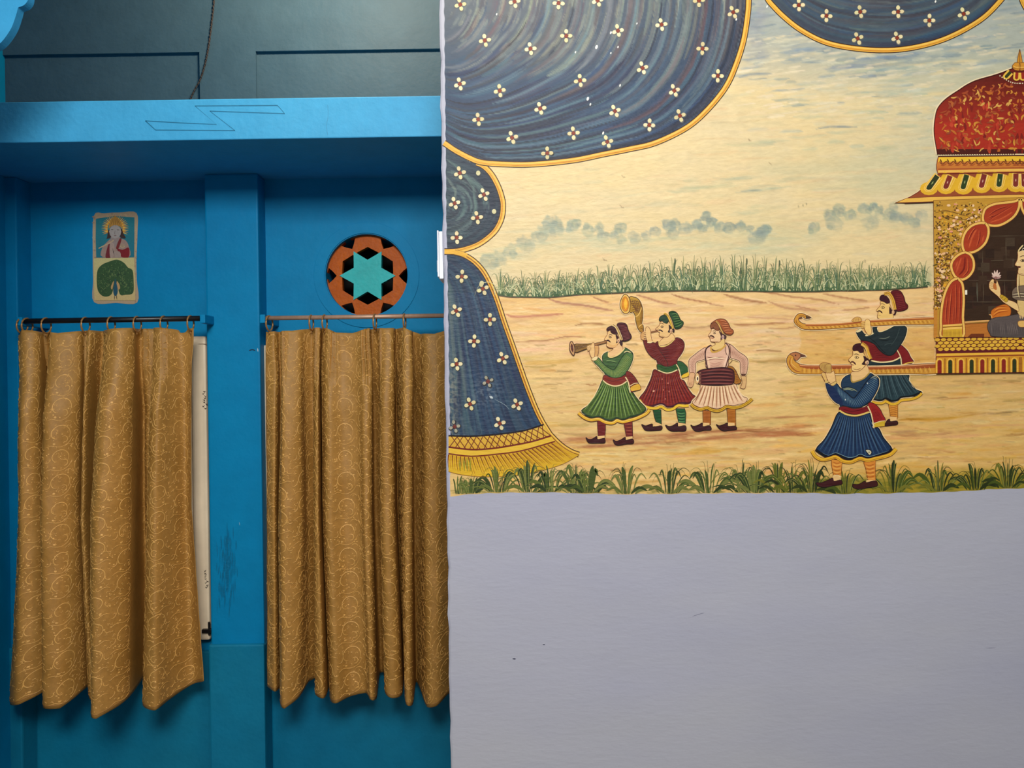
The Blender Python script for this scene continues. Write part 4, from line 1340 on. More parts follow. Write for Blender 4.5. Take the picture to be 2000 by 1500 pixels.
def canvas_part(k, name, label=None):
    q = quads[cls == k]
    used, inv = np.unique(q, return_inverse=True)
    inv = inv.reshape(-1, 4)
    me = bpy.data.meshes.new(name)
    n = len(used)
    co = np.empty((n, 3), np.float32)
    co[:, 0], co[:, 1], co[:, 2] = PX.ravel()[used], -0.0001, PZ.ravel()[used]
    me.vertices.add(n)
    me.vertices.foreach_set('co', co.ravel())
    me.loops.add(inv.size)
    me.loops.foreach_set('vertex_index', inv.ravel().astype(np.int32))
    me.polygons.add(len(inv))
    me.polygons.foreach_set('loop_start', np.arange(0, inv.size, 4, dtype=np.int32))
    a = me.color_attributes.new('Col', 'FLOAT_COLOR', 'POINT')
    c = np.ones((n, 4), np.float32)
    c[:, :3] = lincv.reshape(-1, 3)[used]
    a.data.foreach_set('color', c.ravel())
    me.materials.append(M['paint'])
    me.update(calc_edges=True)
    me.validate()
    return link(bpy.data.objects.new(name, me), mural, label=label)


canvas_part(0, 'painted_sky', 'cream sky with blue grey clouds')
canvas_part(1, 'painted_ground', 'sandy ground with brown streaks')
DR1 = canvas_part(2, 'painted_drape', 'large blue drape sweeping across the top')
DR2 = canvas_part(3, 'painted_drape', 'gathered bulge of the blue drape')
DR3 = canvas_part(4, 'painted_drape', 'hanging end of the blue drape with yellow fringe')
DR4 = canvas_part(5, 'painted_drape', 'second blue swag with a gold edge')
DR5 = canvas_part(6, 'painted_drape')

# ---- everything painted with a sharp edge lies over that canvas
def ctx(b):
    return Ctx(D1, MO, b / 7e-6 * 1e-3)


GOLD, GOLD2, DK = rgb(226, 172, 58), rgb(240, 196, 100), rgb(58, 30, 22)
c0 = ctx(.3)
FL = .3 / 7e-6 * 1e-3


def hem(pts, parent, w=9.5, double=False):
    p = Paint(c0)
    p.line(pts, w + 3.4, DK, taper=0, sub=1)
    p.line(pts, w, GOLD, taper=0, sub=1)
    off = []
    q = np.array(pts)
    t = np.gradient(q, axis=0)
    t /= np.maximum(np.linalg.norm(t, axis=1, keepdims=True), 1e-6)
    nr = np.stack([-t[:, 1], t[:, 0]], 1)
    p.line([tuple(v) for v in q + nr * 1.6], w * .22, rgb(200, 128, 44), taper=1, sub=1)
    p.line([tuple(v) for v in q - nr * 2.2], w * .2, GOLD2, taper=1, sub=1)
    if double:
        p.line([tuple(v) for v in q + nr * 0.3], 1.3, rgb(120, 70, 20), taper=0, sub=1)
    p.build('gold_hem', parent)


rs = lambda P_, n: [tuple(v) for v in resample(P_, n)]
hem(rs(MIDs[13:], 64), DR2, 8.5)
hem(rs(FALLs[4:] + smooth_pts([(1074, 848), (1095, 869), (1115, 882), (1131, 888)], False, 4)[1:], 90), DR3, 8.0, True)
hem(rs([tuple(v) for v in HEMs if v[1] > -82], 140), DR1, 9.0)
hem(rs(SWs, 90), DR4, 8.5)
hem(rs(S3s, 50), DR5, 8.5)
p = Paint(c0)
p.line([(868, 492), (893, 493), (912, 499)], 8, GOLD, taper=0)
p.line([(868, 497), (890, 498), (908, 505)], 1.4, DK, taper=0)
p.build('gold_hem', DR3)


def flowers(spots, parent):
    for s in spots:
        p = Paint(Ctx(D1, MO, FL))
        x, y = s[0], s[1]
        kk = s[2] if len(s) > 2 else 1.0
        r = rnd.uniform(-.25, .25)
        pet = rnd.choice((rgb(222, 208, 158), rgb(212, 198, 148), rgb(226, 212, 168)))
        if kk < .95:
            pet = rgb(160, 156, 134)
        q = [(-1.6, -8.4), (-7.3, 2.0), (7.3, -1.2), (1.6, 8.2)]
        p.dot(x, y + .6, 4.5, 4.5, rgb(56, 40, 40) if y > 300 else rgb(96, 66, 62))
        for (a, b) in q:
            ca, sa = math.cos(r), math.sin(r)
            a, b = a * ca - b * sa + rnd.uniform(-.6, .6), a * sa + b * ca + rnd.uniform(-.6, .6)
            ang = math.atan2(b, a)
            p.dot(x + a * 1.02 + .5, y + b * 1.02 + 1, 5.0, 4.5, rgb(44, 46, 50) if y > 280 else rgb(96, 96, 92), inc=0, rot=ang)
        p.c.layer = p.c.top = p.c.top + 1
        for (a, b) in q:
            ca, sa = math.cos(r), math.sin(r)
            a, b = a * ca - b * sa + rnd.uniform(-.6, .6), a * sa + b * ca + rnd.uniform(-.6, .6)
            p.dot(x + a, y + b, 4.5 * kk, 3.7 * kk, jit(pet, .03), inc=0, rot=math.atan2(b, a))
        p.dot(x, y, 3.4, 3.4, rgb(132, 54, 34) if kk > .95 else rgb(110, 50, 44), inc=1)
        for (a, b) in ((0, -3), (-2.8, .8), (2.8, -.4), (.5, 3)):
            p.dot(x + a, y + b, 1.6, 1.6, rgb(124, 48, 30) if kk > .95 else rgb(110, 50, 44), inc=0)
        p.build('flower', parent)


def petals(spots, parent):
    for x, y in spots:
        p = Paint(Ctx(D1, MO, FL))
        p.dot(x + .5, y + 1, 5, 5.4, rgb(40, 44, 48))
        p.dot(x, y, 4.3, 4.8, rgb(206, 198, 152))
        p.build('petal', parent)


flowers([(899, 9), (1005, 3), (1091, 6), (1167, 1), (947, 79), (1036, 95), (1106, 70), (1207, 60), (898, 164), (976, 177), (1133, 157), (1055, 212), (934, 233), (1255, 133), (1201, 217), (1000, 269), (1120, 260), (1186, 277), (1069, 299),
         (1292, 48), (1432, 24), (1372, 95), (1402, 148), (1317, 177), (1328, 226), (1268, 244), (1365, 1), (950, -60), (1060, -70), (1180, -66), (1300, -40), (1410, -52)], DR1)
flowers([(898, 338), (945, 380), (888, 397), (932, 425), (892, 464)], DR2)
petals([(934, 338), (965, 413)], DR2)
flowers([(902, 540), (943, 564), (891, 607), (957, 624), (926, 666), (982, 700), (892, 711), (953, 745, .8), (918, 789), (1010, 790), (976, 827), (888, 833, .85)], DR3)
petals([(941, 553), ], DR3)
flowers([(1614, 31), (1680, 23), (1754, 23), (1815, 40), (1882, 27), (1675, 75), (1752, 74), (1560, 10), (1720, -40), (1640, -40), (1850, -30)], DR4)
flowers([(2050, 10), (2110, 40), (2170, 20), (2200, 66)], DR5)
# paint flecks
for x, y, r in ((1165, 92, 3.2), (1124, 102, 1.8), (1207, 92, 1.8), (1193, 104, 1.6), (1193, 64, 2.2), (1148, 193, 3), (1153, 204, 2), (1211, 167, 2), (1178, 260, 2.4), (1438, 38, 2), (1244, 46, 1.6), (970, 28, 1.8), (1498, 13, 2), (1827, 3, 2)):
    p = Paint(Ctx(D1, MO, FL + 12))
    p.dot(x, y, r * .75, r * 1.3, rgb(238, 236, 224), rot=.3)
    p.build('paint_fleck', DR1)
p = Paint(c0)
p.line([(956, 774), (963, 778)], 5, rgb(190, 200, 200))
p.line([(966, 780), (985, 790), (995, 800)], 1.2, rgb(120, 136, 146))
p.build('paint_fleck', DR3)

# yellow border of the hanging drape
p = Paint(c0)
top = [(876, 851), (920, 852), (960, 849.5), (1000, 845), (1030, 839.5), (1062, 829)]
lb = [(876, 873), (920, 878), (960, 876), (1000, 870), (1040, 862), (1076, 851)]
pb = [(876, 886), (920, 891), (970, 887), (1020, 880), (1084, 862)]
fb = [(876, 921), (900, 927), (940, 931), (1000, 929.5), (1060, 918.5), (1100, 906), (1131, 889)]
YL, YD = rgb(226, 182, 56), rgb(204, 152, 34)
p.poly(smooth_pts(top, False) + smooth_pts(lb, False)[::-1], rgb(222, 180, 72), rgb(210, 160, 48), sub=1)
p.poly(smooth_pts(lb, False) + smooth_pts(pb, False)[::-1], YL, sub=1)
p.poly(smooth_pts(pb, False) + [(1085, 862), (1100, 876), (1118, 885)] + smooth_pts(fb, False)[::-1], YD, rgb(222, 178, 40), sub=1)
tp, lbp, pbp, fbp = resample(smooth_pts(top, False), 60), resample(smooth_pts(lb, False), 60), resample(smooth_pts(pb, False), 60), resample(smooth_pts(fb, False), 60)
for i in range(15):
    a = (i + rnd.uniform(.1, .5)) / 15 * 59
    b = min(59, a + 5.2)
    g = lambda A, t: (np.interp(t, np.arange(60), A[:, 0]), np.interp(t, np.arange(60), A[:, 1]))
    p.line([g(tp, a), g(lbp, b)], 1.7, rgb(112, 48, 22), taper=0, inc=0)
    p.line([g(lbp, max(0, a - 1)), g(tp, min(59, b - 1))], 1.7, rgb(112, 48, 22), taper=0, inc=1)
p.line(top, 3.0, rgb(26, 16, 20), taper=0).line(lb, 3.2, rgb(110, 32, 20), taper=0)
p.line(pb, 2.6, rgb(116, 40, 20), taper=0)
for i in range(27):
    t = i / 26.5
    a = t * 59
    x0, y0 = g(pbp, min(58, a * .985))
    fx, fy = g(fbp, min(57, a * (1.0 if t < .75 else 1.0 - (t - .75) * .2)))
    k = rnd.uniform(.72, .98)
    ex, ey = x0 + (fx - x0) * k, y0 + (fy - y0) * k
    p.line([(x0, y0 + 2), ((x0 + ex) / 2 - 1 + 2 * t, (y0 + ey) / 2 + 1), (ex, ey)], 2.0, rgb(120, 52, 18), taper=2, inc=0)
    p.line([(x0 + 4, y0 + 3), ((x0 + ex) / 2 + 3, (y0 + ey) / 2), (ex + 4, ey)], 1.3, rgb(188, 130, 30), taper=1, inc=0)
for x in (912, 906, 918, 898):
    p.line([(x, 894), (x + 1, 920)], 4, rgb(150, 140, 40), taper=1)
p.line(fb, 1.2, rgb(150, 104, 40), taper=0)
p.build('yellow_fringe', DR3, label='yellow border with a lattice band and fringe')

# ---- grasses
c1 = ctx(.55)
c1.cycle = 260


def blade(p, x, y, h, lean, w, col, col2=None, inc=0):
    """blade that rises from (x, y) and arches over by lean"""
    if x + lean < 884:
        return
    droop = abs(lean) * .55 if abs(lean) > h * .45 else 0
    p.line([(x, y), (x + lean * .12, y - h * .5), (x + lean * .45, y - h * .95), (x + lean * .8, y - h + droop * .25), (x + lean, y - h + droop)], w, col, taper=2, inc=inc, col2=col2)


p = Paint(c1)
x = 978
while x < 1822:
    hy = float(HOR(x))
    big_ = 1 + .38 * max(0, 1 - abs(x - 1450) / 320)
    pal = (rgb(116, 130, 82), rgb(88, 110, 70), rgb(70, 96, 62), rgb(134, 142, 96), rgb(60, 82, 50), rgb(72, 102, 76))
    lean0 = rnd.uniform(-.25, .25)
    for k in range(17):
        t = max(-1.15, min(1.15, (k + rnd.uniform(-.4, .4)) / 16 * 2 - 1 + lean0))
        L = t * rnd.uniform(24, 40)
        H = (46 - 26 * abs(t) ** 1.4 + rnd.uniform(-9, 7)) * big_
        if x + L > 1818 or x + L < 958:
            continue
        c = rnd.choice(pal)
        bx = x + t * 5
        p.line([(bx, hy - 1), (bx + L * .2, hy - H * .6), (bx + L * .55, hy - H * .98), (bx + L, hy - H * (.8 if abs(t) > .35 else 1.05))], rnd.uniform(1.3, 2.5), c, taper=2, inc=0, col2=tuple(.75 * a + .25 * b for a, b in zip(c, rgb(210, 196, 150))))
    for k in range(5):
        L = rnd.gauss(0, .8) * 24
        if x + L < 1818:
            blade(p, x + rnd.uniform(-12, 12), hy - 2, rnd.uniform(10, 30) * big_, L, 1.5, rnd.choice((rgb(206, 204, 156), rgb(190, 194, 146))))
    for k in range(4):
        blade(p, x + rnd.uniform(-12, 12), hy, rnd.uniform(5, 12), rnd.gauss(0, 8), 3.4, rnd.choice((rgb(66, 92, 58), rgb(84, 108, 72))))
    x += rnd.uniform(17, 25)
for (x, h) in ((1317, 62), (1457, 64), (1521, 60), (1445, 46)):
    blade(p, x, float(HOR(x)), h, 2, 3, rgb(80, 92, 62))
    p.dot(x + 1.5, float(HOR(x)) - h + 6, 1.6, 7, rgb(84, 92, 66))
base = [(x, float(HOR(x)) + rnd.uniform(-.5, .8)) for x in range(972, 1822, 24)]
p.line(base, 2.6, rgb(64, 72, 46), taper=0, inc=1)
p.line([(x, y + 1.6) for x, y in base], 1.1, rgb(118, 84, 58), taper=0, inc=1)
p.build('painted_grass', mural, label='row of tall pale green grasses along the horizon')

p = Paint(c1)
cl = [893, 921, 973, 1032, 1075, 1126, 1150, 1224, 1306, 1385, 1450, 1474, 1520, 1548, 1585, 1650, 1743, 1833, 1905, 1968, 2040, 2110, 2180]
for ci, cx_ in enumerate(cl):
    by = float(bottom_edge(cx_)) - 1.5
    green = cx_ > 1500
    pal = (rgb(52, 66, 26), rgb(70, 84, 34), rgb(94, 104, 44), rgb(44, 58, 24), rgb(112, 116, 56)) if not green else (rgb(46, 56, 18), rgb(70, 82, 22), rgb(96, 100, 30), rgb(40, 48, 16), rgb(116, 112, 36))
    big_ = .62 if cx_ < 930 else rnd.uniform(.85, 1.1)
    # thin seed stalks
    for k in range(4):
        blade(p, cx_ + rnd.uniform(-8, 8), by, rnd.uniform(44, 62) * big_, rnd.gauss(0, 10), 1.1, rnd.choice((rgb(128, 118, 60), rgb(104, 102, 52))))
    for k in range(5):
        sgn = rnd.choice((-1, 1))
        blade(p, cx_ + rnd.uniform(-6, 6), by, rnd.uniform(34, 52) * big_, sgn * rnd.uniform(22, 44) * big_, 1.6, rnd.choice(pal))
    p.c.layer = p.c.top = p.c.top + 1
    for k in range(13):
        t = (k + rnd.uniform(-.3, .3)) / 12 * 2 - 1
        L = t * 44 * big_
        H = (52 - 32 * abs(t) ** 1.3 + rnd.uniform(-10, 8)) * big_
        bx = cx_ + t * 17
        L *= rnd.uniform(.7, 1.1)
        if bx + L < 884 or rnd.random() < .12:
            continue
        pts = [(bx, by), (bx + L * .25, by - H * .62), (bx + L * .62, by - H * (1.0 if abs(t) > .25 else .9)), (bx + L, by - H * (.72 if abs(t) > .3 else 1.05))]
        p.line(pts, rnd.uniform(1.7, 3.0) if rnd.random() < .6 else rnd.uniform(4.5, 7.5), rnd.choice(pal), taper=3, inc=0)
        if rnd.random() < .5:
            p.line([(a + 1.2, b + .4) for a, b in pts], .9, rgb(136, 140, 70), taper=3, inc=1)
    p.c.layer = p.c.top = p.c.top + 1
    for k in range(4):
        s = rnd.choice((-1, 1))
        if cx_ + s * 40 < 884:
            continue
        p.line([(cx_ + s * 8, by), (cx_ + s * 24, by - 12), (cx_ + s * 40, by - 6)], rnd.uniform(4, 7), rnd.choice(pal), taper=3, inc=0)
p.build('painted_grass', mural, label='tufts of dark green grass along the bottom edge')

# ---- people
SK, SK2, SKL = rgb(230, 186, 122), rgb(208, 156, 92), rgb(120, 66, 40)
CRM = rgb(232, 208, 150)
HALO = rgb(238, 208, 156)


def halo(p, shapes, w=5):
    for s in shapes:
        p.line(list(s) + [s[0]], w, HALO, taper=0, sub=3, inc=0)
    p.c.layer = p.c.top = p.c.top + 1


def fan(p, top, bot, n, cols, w=(1.2, 2.2)):
    """pleat lines between two curves"""
    T, B = resample(smooth_pts(top, False, 4), 40), resample(smooth_pts(bot, False, 4), 40)
    for i in range(n):
        t = (i + .5 + rnd.uniform(-.2, .2)) / n * 39
        a = (np.interp(t, np.arange(40), T[:, 0]), np.interp(t, np.arange(40), T[:, 1]))
        b = (np.interp(t, np.arange(40), B[:, 0]), np.interp(t, np.arange(40), B[:, 1]))
        m_ = (a[0] * .55 + b[0] * .45 - (b[0] - a[0]) * .06, a[1] * .55 + b[1] * .45)
        p.line([a, m_, b], rnd.uniform(*w), cols[i % len(cols)], taper=1, inc=0)
    p.c.layer = p.c.top = p.c.top + 1


def stripes(p, A, B, n, col, w=1.0, t0=.03, t1=.97):
    """cross stripes of a sleeve between its two edges"""
    A, B = resample(smooth_pts(A, False, 4), 40), resample(smooth_pts(B, False, 4), 40)
    for i in range(n):
        t = (t0 + (t1 - t0) * i / max(1, n - 1)) * 39
        g = lambda P_: (np.interp(t, np.arange(40), P_[:, 0]), np.interp(t, np.arange(40), P_[:, 1]))
        a, b = g(A), g(B)
        p.line([(a[0] * .9 + b[0] * .1, a[1] * .9 + b[1] * .1), (a[0] * .1 + b[0] * .9, a[1] * .1 + b[1] * .9)], w, col, taper=1, inc=0)
    p.c.layer = p.c.top = p.c.top + 1


def person(label):
    o = bpy.data.objects.new('painted_person', None)
    o.empty_display_size = .02
    link(o, mural, label=label)
    return o


cM = ctx(1.45)
# --- musician with the curved horn (dark red tunic)
F2 = person('man in a dark red tunic and green turban blowing a curved horn')
p = Paint(cM)
C_, D_, A_ = (1300, 600, 10), (1280, 720, 10), (1100, 560, 10)
p.at(*D_)
sk2 = [(-30, 20), (100, 70), (250, 75), (440, 30), (480, 200), (560, 240), (640, 390), (720, 500), (780, 545), (740, 620), (640, 690), (520, 680), (440, 690), (350, 740), (230, 755), (150, 700), (60, 700), (-60, 740), (-200, 740), (-290, 650), (-310, 570), (-200, 430), (-90, 200)]
halo(p, [sk2])
p.poly([(-50, 800), (108, 800), (118, 1090), (20, 1062), (-20, 950)], rgb(30, 76, 40), sub=1, line=DK).poly([(395, 780), (572, 780), (596, 870), (586, 1072), (450, 1050), (425, 930)], rgb(36, 88, 48), sub=1, line=DK)
for k in range(8):
    p.line([(-40 + 5 * k, 850 + 32 * k), (100, 860 + 30 * k)], 1.1, rgb(20, 44, 28), inc=0).line([(425 + 3 * k, 830 + 28 * k), (500, 850 + 27 * k), (575, 835 + 29 * k)], 1.2, rgb(104, 150, 92) if k % 2 else rgb(18, 48, 30), inc=0)
p.build_split(('legging', 'legging'), (1305,), F2)
p.at(*D_)
p.poly([(440, 1055), (585, 1075), (580, 1150), (430, 1150)], SK, sub=1).poly([(0, 1040), (115, 1085), (112, 1140), (-40, 1120)], SK, sub=1)
p.at(1100, 710, 8.825).poly([(1350, 1048), (1420, 1072), (1530, 1038), (1550, 1092), (1690, 1072), (1692, 1142), (1580, 1157), (1430, 1157), (1380, 1112)], rgb(58, 18, 20), line=rgb(30, 8, 10))
p.at(*D_).poly([(195, 1102), (260, 1125), (340, 1110), (430, 1058), (446, 1130), (582, 1112), (587, 1212), (450, 1222), (320, 1222), (240, 1182)], rgb(56, 18, 22), line=rgb(30, 8, 10))
p.build_split(('shoe', 'shoe'), (1295.5,), F2)
p.at(*D_).poly(sk2, rgb(112, 28, 22), rgb(124, 30, 24), line=DK, lw=1.6)
fan(p, [(-20, 50), (100, 85), (260, 85), (430, 50)], [(-290, 620), (-100, 730), (120, 700), (350, 735), (560, 680), (750, 590)], 34, (rgb(78, 14, 18), rgb(150, 56, 36), rgb(90, 18, 20), rgb(140, 44, 40)))
p.line([(-300, 620), (-200, 720), (-60, 725), (60, 690), (150, 690), (230, 740), (350, 725), (440, 678), (560, 668), (650, 675), (750, 590)], 3.2, rgb(66, 16, 34), taper=0)
hm = [(-312, 610), (-230, 720), (-100, 768), (20, 772), (110, 742), (220, 800), (340, 786), (440, 720), (560, 728), (650, 720)]
p.line(hm, 6.4, rgb(110, 60, 20), taper=0).line(hm, 4.6, rgb(228, 186, 50), taper=0)
p.line([(-40, 420), (-30, 455)], 5, rgb(222, 160, 130), taper=1)
for x, y in ((130, 205), (245, 285), (155, 415), (265, 450), (190, 590)):
    p.dot(x, y, 11, 16, rgb(190, 110, 90))
p.build('skirt', F2)
p.at(*C_)
to2 = [(190, 600), (280, 610), (340, 660), (365, 730), (350, 830), (290, 940), (230, 1020), (210, 1120), (100, 1150), (-60, 1155), (-150, 1120), (-190, 1000), (-200, 900), (-160, 780), (-60, 770), (60, 715)]
halo(p, [to2], 4)
p.poly(to2, rgb(96, 24, 24), rgb(112, 30, 28), line=DK)
stripes(p, [(200, 620), (330, 700), (340, 820), (220, 1010)], [(120, 690), (200, 760), (180, 880), (80, 1020)], 15, rgb(140, 58, 48), .9)
for k in range(5):
    p.line([(-150 + 10 * k, 830 + 40 * k), (-40, 840 + 40 * k), (80, 820 + 44 * k)], 1.1, rgb(60, 10, 16), inc=0)
p.at(*A_)
ar2 = [(1560, 1040), (1640, 1058), (1730, 1085), (1800, 1110), (1870, 1230), (1960, 1360), (2040, 1500), (2010, 1580), (1900, 1500), (1800, 1425), (1700, 1350), (1610, 1220)]
p.poly(ar2, rgb(108, 32, 28), line=DK)
stripes(p, [(1570, 1060), (1640, 1240), (1800, 1410), (1950, 1530)], [(1720, 1095), (1800, 1150), (1880, 1270), (2000, 1430)], 14, rgb(76, 14, 18), 1.0)
p.poly([(1790, 1110), (1860, 1060), (1880, 1160), (1900, 1260), (1840, 1200)], rgb(90, 20, 22))
p.build('tunic', F2)
p.at(*C_).poly([(-160, 1110), (0, 1160), (110, 1150), (200, 1110), (236, 1210), (120, 1265), (0, 1280), (-150, 1225)], rgb(44, 82, 36), line=DK)
p.line([(-140, 1150), (0, 1195), (210, 1150)], 1.2, rgb(26, 50, 24))
p.poly([(220, 1070), (300, 1060), (370, 1110), (430, 1180), (465, 1250), (400, 1305), (310, 1345), (270, 1240)], rgb(40, 84, 44), line=DK)
p.poly([(312, 1335), (380, 1292), (470, 1262), (472, 1330), (380, 1372), (314, 1382)], rgb(226, 182, 44), line=rgb(120, 70, 20), lw=.9)
p.line([(-150, 1230), (0, 1286), (120, 1270), (225, 1222)], 2.0, CRM, taper=0).line([(205, 1115), (255, 1200), (280, 1300), (304, 1400)], 1.8, CRM, taper=0)
p.build('sash', F2)
p.at(*A_)
hn = [(1290, 215), (1380, 203), (1460, 238), (1520, 330), (1550, 450), (1552, 600), (1535, 720), (1562, 770), (1565, 880), (1510, 890), (1450, 805), (1412, 660), (1400, 565), (1360, 500), (1295, 490)]
halo(p, [hn, [(1210, 148), (1262, 180), (1298, 260), (1305, 380), (1292, 480), (1240, 527), (1180, 517), (1128, 450), (1106, 350), (1128, 250), (1170, 173)]], 4)
p.poly(hn, rgb(178, 136, 40), rgb(160, 112, 30), line=rgb(74, 44, 16), lw=1.4)
p.line([(1500, 330), (1530, 470), (1525, 600), (1500, 740)], 4, rgb(140, 96, 22), taper=1)
for k in range(6):
    p.line([(1310 + 34 * k, 240 + 4 * k), (1330 + 40 * k, 330 + 22 * k), (1400 + 20 * k, 430 + 14 * k), (1420 + 14 * k, 520)], 1.3, rgb(104, 62, 20), inc=0)
    p.line([(1305 + 8 * k, 300 + 40 * k), (1400, 280 + 40 * k), (1510, 310 + 26 * k)], 1.3, rgb(104, 62, 20), inc=0)
p.line([(1400, 590), (1460, 560), (1510, 470), (1530, 400)], 1.8, rgb(226, 180, 92)).line([(1470, 800), (1500, 760), (1550, 730)], 1.6, rgb(226, 180, 92)).line([(1560, 890), (1550, 830), (1500, 810)], 1.3, rgb(110, 70, 24))
p.poly([(1210, 148), (1262, 180), (1298, 260), (1305, 380), (1292, 480), (1240, 527), (1180, 517), (1128, 450), (1106, 350), (1128, 250), (1170, 173)], rgb(228, 180, 84), line=rgb(92, 52, 18), lw=1.5)
p.poly([(1210, 195), (1248, 228), (1275, 310), (1270, 410), (1235, 478), (1180, 468), (1142, 390), (1144, 300), (1170, 225)], rgb(212, 132, 24), line=rgb(150, 90, 24), lw=.9).poly([(1215, 230), (1240, 270), (1250, 340), (1235, 420), (1205, 430), (1185, 350), (1195, 270)], rgb(240, 180, 50))
p.line([(1700, 890), (1780, 880), (1880, 850)], 3.2, rgb(132, 84, 44), taper=0).line([(1710, 885), (1870, 846)], .9, rgb(60, 30, 18))
p.build('curved_horn', F2)
p.at(*A_)
p.poly([(1530, 900), (1572, 872), (1590, 930), (1575, 1000), (1605, 1045), (1530, 1030), (1510, 960)], SK2, line=SKL, lw=.9).poly([(1612, 802), (1660, 788), (1700, 850), (1712, 950), (1730, 1075), (1660, 1092), (1620, 1010), (1600, 900)], SK, line=SKL, lw=.9)
for k in range(4):
    p.line([(1562, 890 + 36 * k), (1618, 880 + 36 * k)], 2.4, SK, inc=1).line([(1560, 906 + 36 * k), (1618, 897 + 36 * k)], .8, SKL, inc=0)
p.line([(1640, 1085), (1700, 1092), (1740, 1070)], 2.2, CRM, taper=0)
p.at(*C_).poly([(0, 580), (60, 560), (110, 510), (150, 540), (180, 600), (120, 660), (40, 720), (-60, 745), (-118, 740), (-130, 690), (-60, 610)], SK, line=SKL, lw=.8)
p.line([(-135, 660), (-120, 755), (-40, 768), (80, 712), (178, 615)], 2.0, rgb(222, 190, 110), taper=0)
p.at(*A_).poly([(1895, 690), (1880, 740), (1850, 780), (1800, 828), (1838, 852), (1850, 880), (1880, 892), (1868, 945), (1900, 977), (2000, 990), (2060, 965), (2110, 880), (2115, 790), (2060, 690), (1980, 670)], SK, line=SKL, lw=1.0)
p.line([(1850, 852), (1900, 850), (1945, 885)], 2.6, rgb(50, 22, 20)).line([(1880, 722), (1920, 712), (1965, 740)], 1.2, rgb(64, 34, 28)).line([(1895, 780), (1925, 765), (1955, 785), (1920, 800), (1895, 782)], 1.0, rgb(50, 26, 24)).dot(1925, 782, 9, 9, rgb(40, 20, 20))
p.line([(1830, 850), (1850, 830), (1848, 800)], .8, SKL).line([(1885, 960), (1990, 972)], 1, SKL)
p.at(*C_).poly([(60, 340), (120, 400), (172, 440), (160, 500), (120, 470), (70, 500), (40, 480), (62, 430)], rgb(44, 20, 22)).dot(104, 465, 26, 40, rgb(222, 176, 130)).dot(104, 470, 11, 20, rgb(150, 100, 90))
p.build_split(('hand', 'head'), (1276,), F2)
p.at(*C_).poly([(60, 110), (100, 82), (160, 80), (220, 118), (262, 190), (290, 250), (342, 290), (337, 342), (290, 402), (230, 424), (178, 412), (150, 330), (120, 240), (80, 160)], rgb(30, 68, 32), line=rgb(16, 30, 18))
for k in range(13):
    t = k / 12
    p.line([(110 + 75 * t, 110 + 300 * t), (190 + 70 * t, 105 + 280 * t), (225 + 105 * t, 145 + 190 * t)], 1.0, rgb(104, 140, 72) if k % 2 else rgb(18, 44, 22), inc=0)
p.at(*A_).poly([(1870, 650), (1890, 592), (1950, 556), (2010, 560), (2050, 640), (2030, 715), (1960, 700), (1925, 665), (1895, 672)], rgb(36, 62, 40), line=rgb(16, 30, 18))
p.at(*C_).line([(-30, 120), (30, 160), (80, 260), (140, 420)], 3.8, rgb(226, 184, 62), taper=0).line([(-20, 122), (45, 165), (100, 265), (152, 415)], .9, rgb(110, 70, 30), taper=0).line([(-40, 128), (15, 165), (62, 262), (122, 418)], .9, rgb(120, 80, 30), taper=0)
p.build('turban', F2)

# --- drummer (pink tunic)
F3 = person('man in a pale pink tunic and rust turban playing a barrel drum')
p = Paint(cM, *D_)
sk3 = [(900, 300), (1200, 330), (1450, 320), (1570, 300), (1610, 430), (1700, 540), (1790, 580), (1750, 665), (1650, 692), (1520, 718), (1380, 712), (1290, 762), (1190, 782), (1090, 762), (1010, 732), (930, 767), (820, 742), (715, 662), (800, 560), (865, 440)]
halo(p, [sk3])
p.poly([(920, 810), (1080, 820), (1076, 1092), (930, 1082)], rgb(172, 96, 30), sub=1, line=DK, lw=1).poly([(1390, 780), (1562, 780), (1566, 1112), (1410, 1052)], rgb(176, 104, 28), sub=1, line=DK, lw=1)
for k in range(8):
    p.line([(930, 850 + 28 * k), (1075, 842 + 28 * k)], 1.0, rgb(130, 62, 22), inc=0).line([(1400, 850 + 24 * k), (1560, 842 + 28 * k)], 1.0, rgb(138, 72, 22), inc=0)
p.build_split(('legging', 'legging'), (1403,), F3)
p.at(*D_).poly([(915, 1055), (1050, 1060), (1050, 1130), (915, 1140)], SK, sub=1).poly([(1405, 1050), (1540, 1060), (1545, 1130), (1405, 1130)], SK, sub=1)
p.poly([(685, 1098), (740, 1122), (830, 1102), (915, 1058), (926, 1130), (1052, 1110), (1085, 1192), (950, 1202), (840, 1224), (755, 1202)], rgb(60, 20, 26), line=rgb(30, 8, 10)).poly([(1183, 1088), (1240, 1112), (1320, 1092), (1405, 1058), (1416, 1122), (1552, 1120), (1580, 1182), (1440, 1202), (1330, 1214), (1245, 1172)], rgb(60, 18, 20), line=rgb(30, 8, 10))
p.build_split(('shoe', 'shoe'), (1393.5,), F3)
p.at(*D_).poly(sk3, rgb(226, 184, 140), rgb(230, 188, 150), line=rgb(110, 60, 40), lw=1.1)
fan(p, [(910, 330), (1200, 345), (1560, 320)], [(740, 660), (930, 745), (1190, 765), (1400, 705), (1760, 620)], 24, (rgb(150, 96, 62), rgb(244, 212, 168), rgb(164, 108, 72), rgb(240, 206, 166)), (1.4, 2.4))
hm = [(690, 690), (760, 755), (880, 795), (1000, 762), (1080, 800), (1200, 825), (1300, 795), (1390, 742), (1520, 762), (1680, 732), (1820, 650), (1888, 590)]
p.line(hm, 6.6, rgb(110, 72, 20), taper=0).line(hm, 4.8, rgb(212, 164, 40), taper=0).line(hm, 1.0, rgb(150, 104, 24), taper=0)
p.build('skirt', F3)
p.at(*C_)
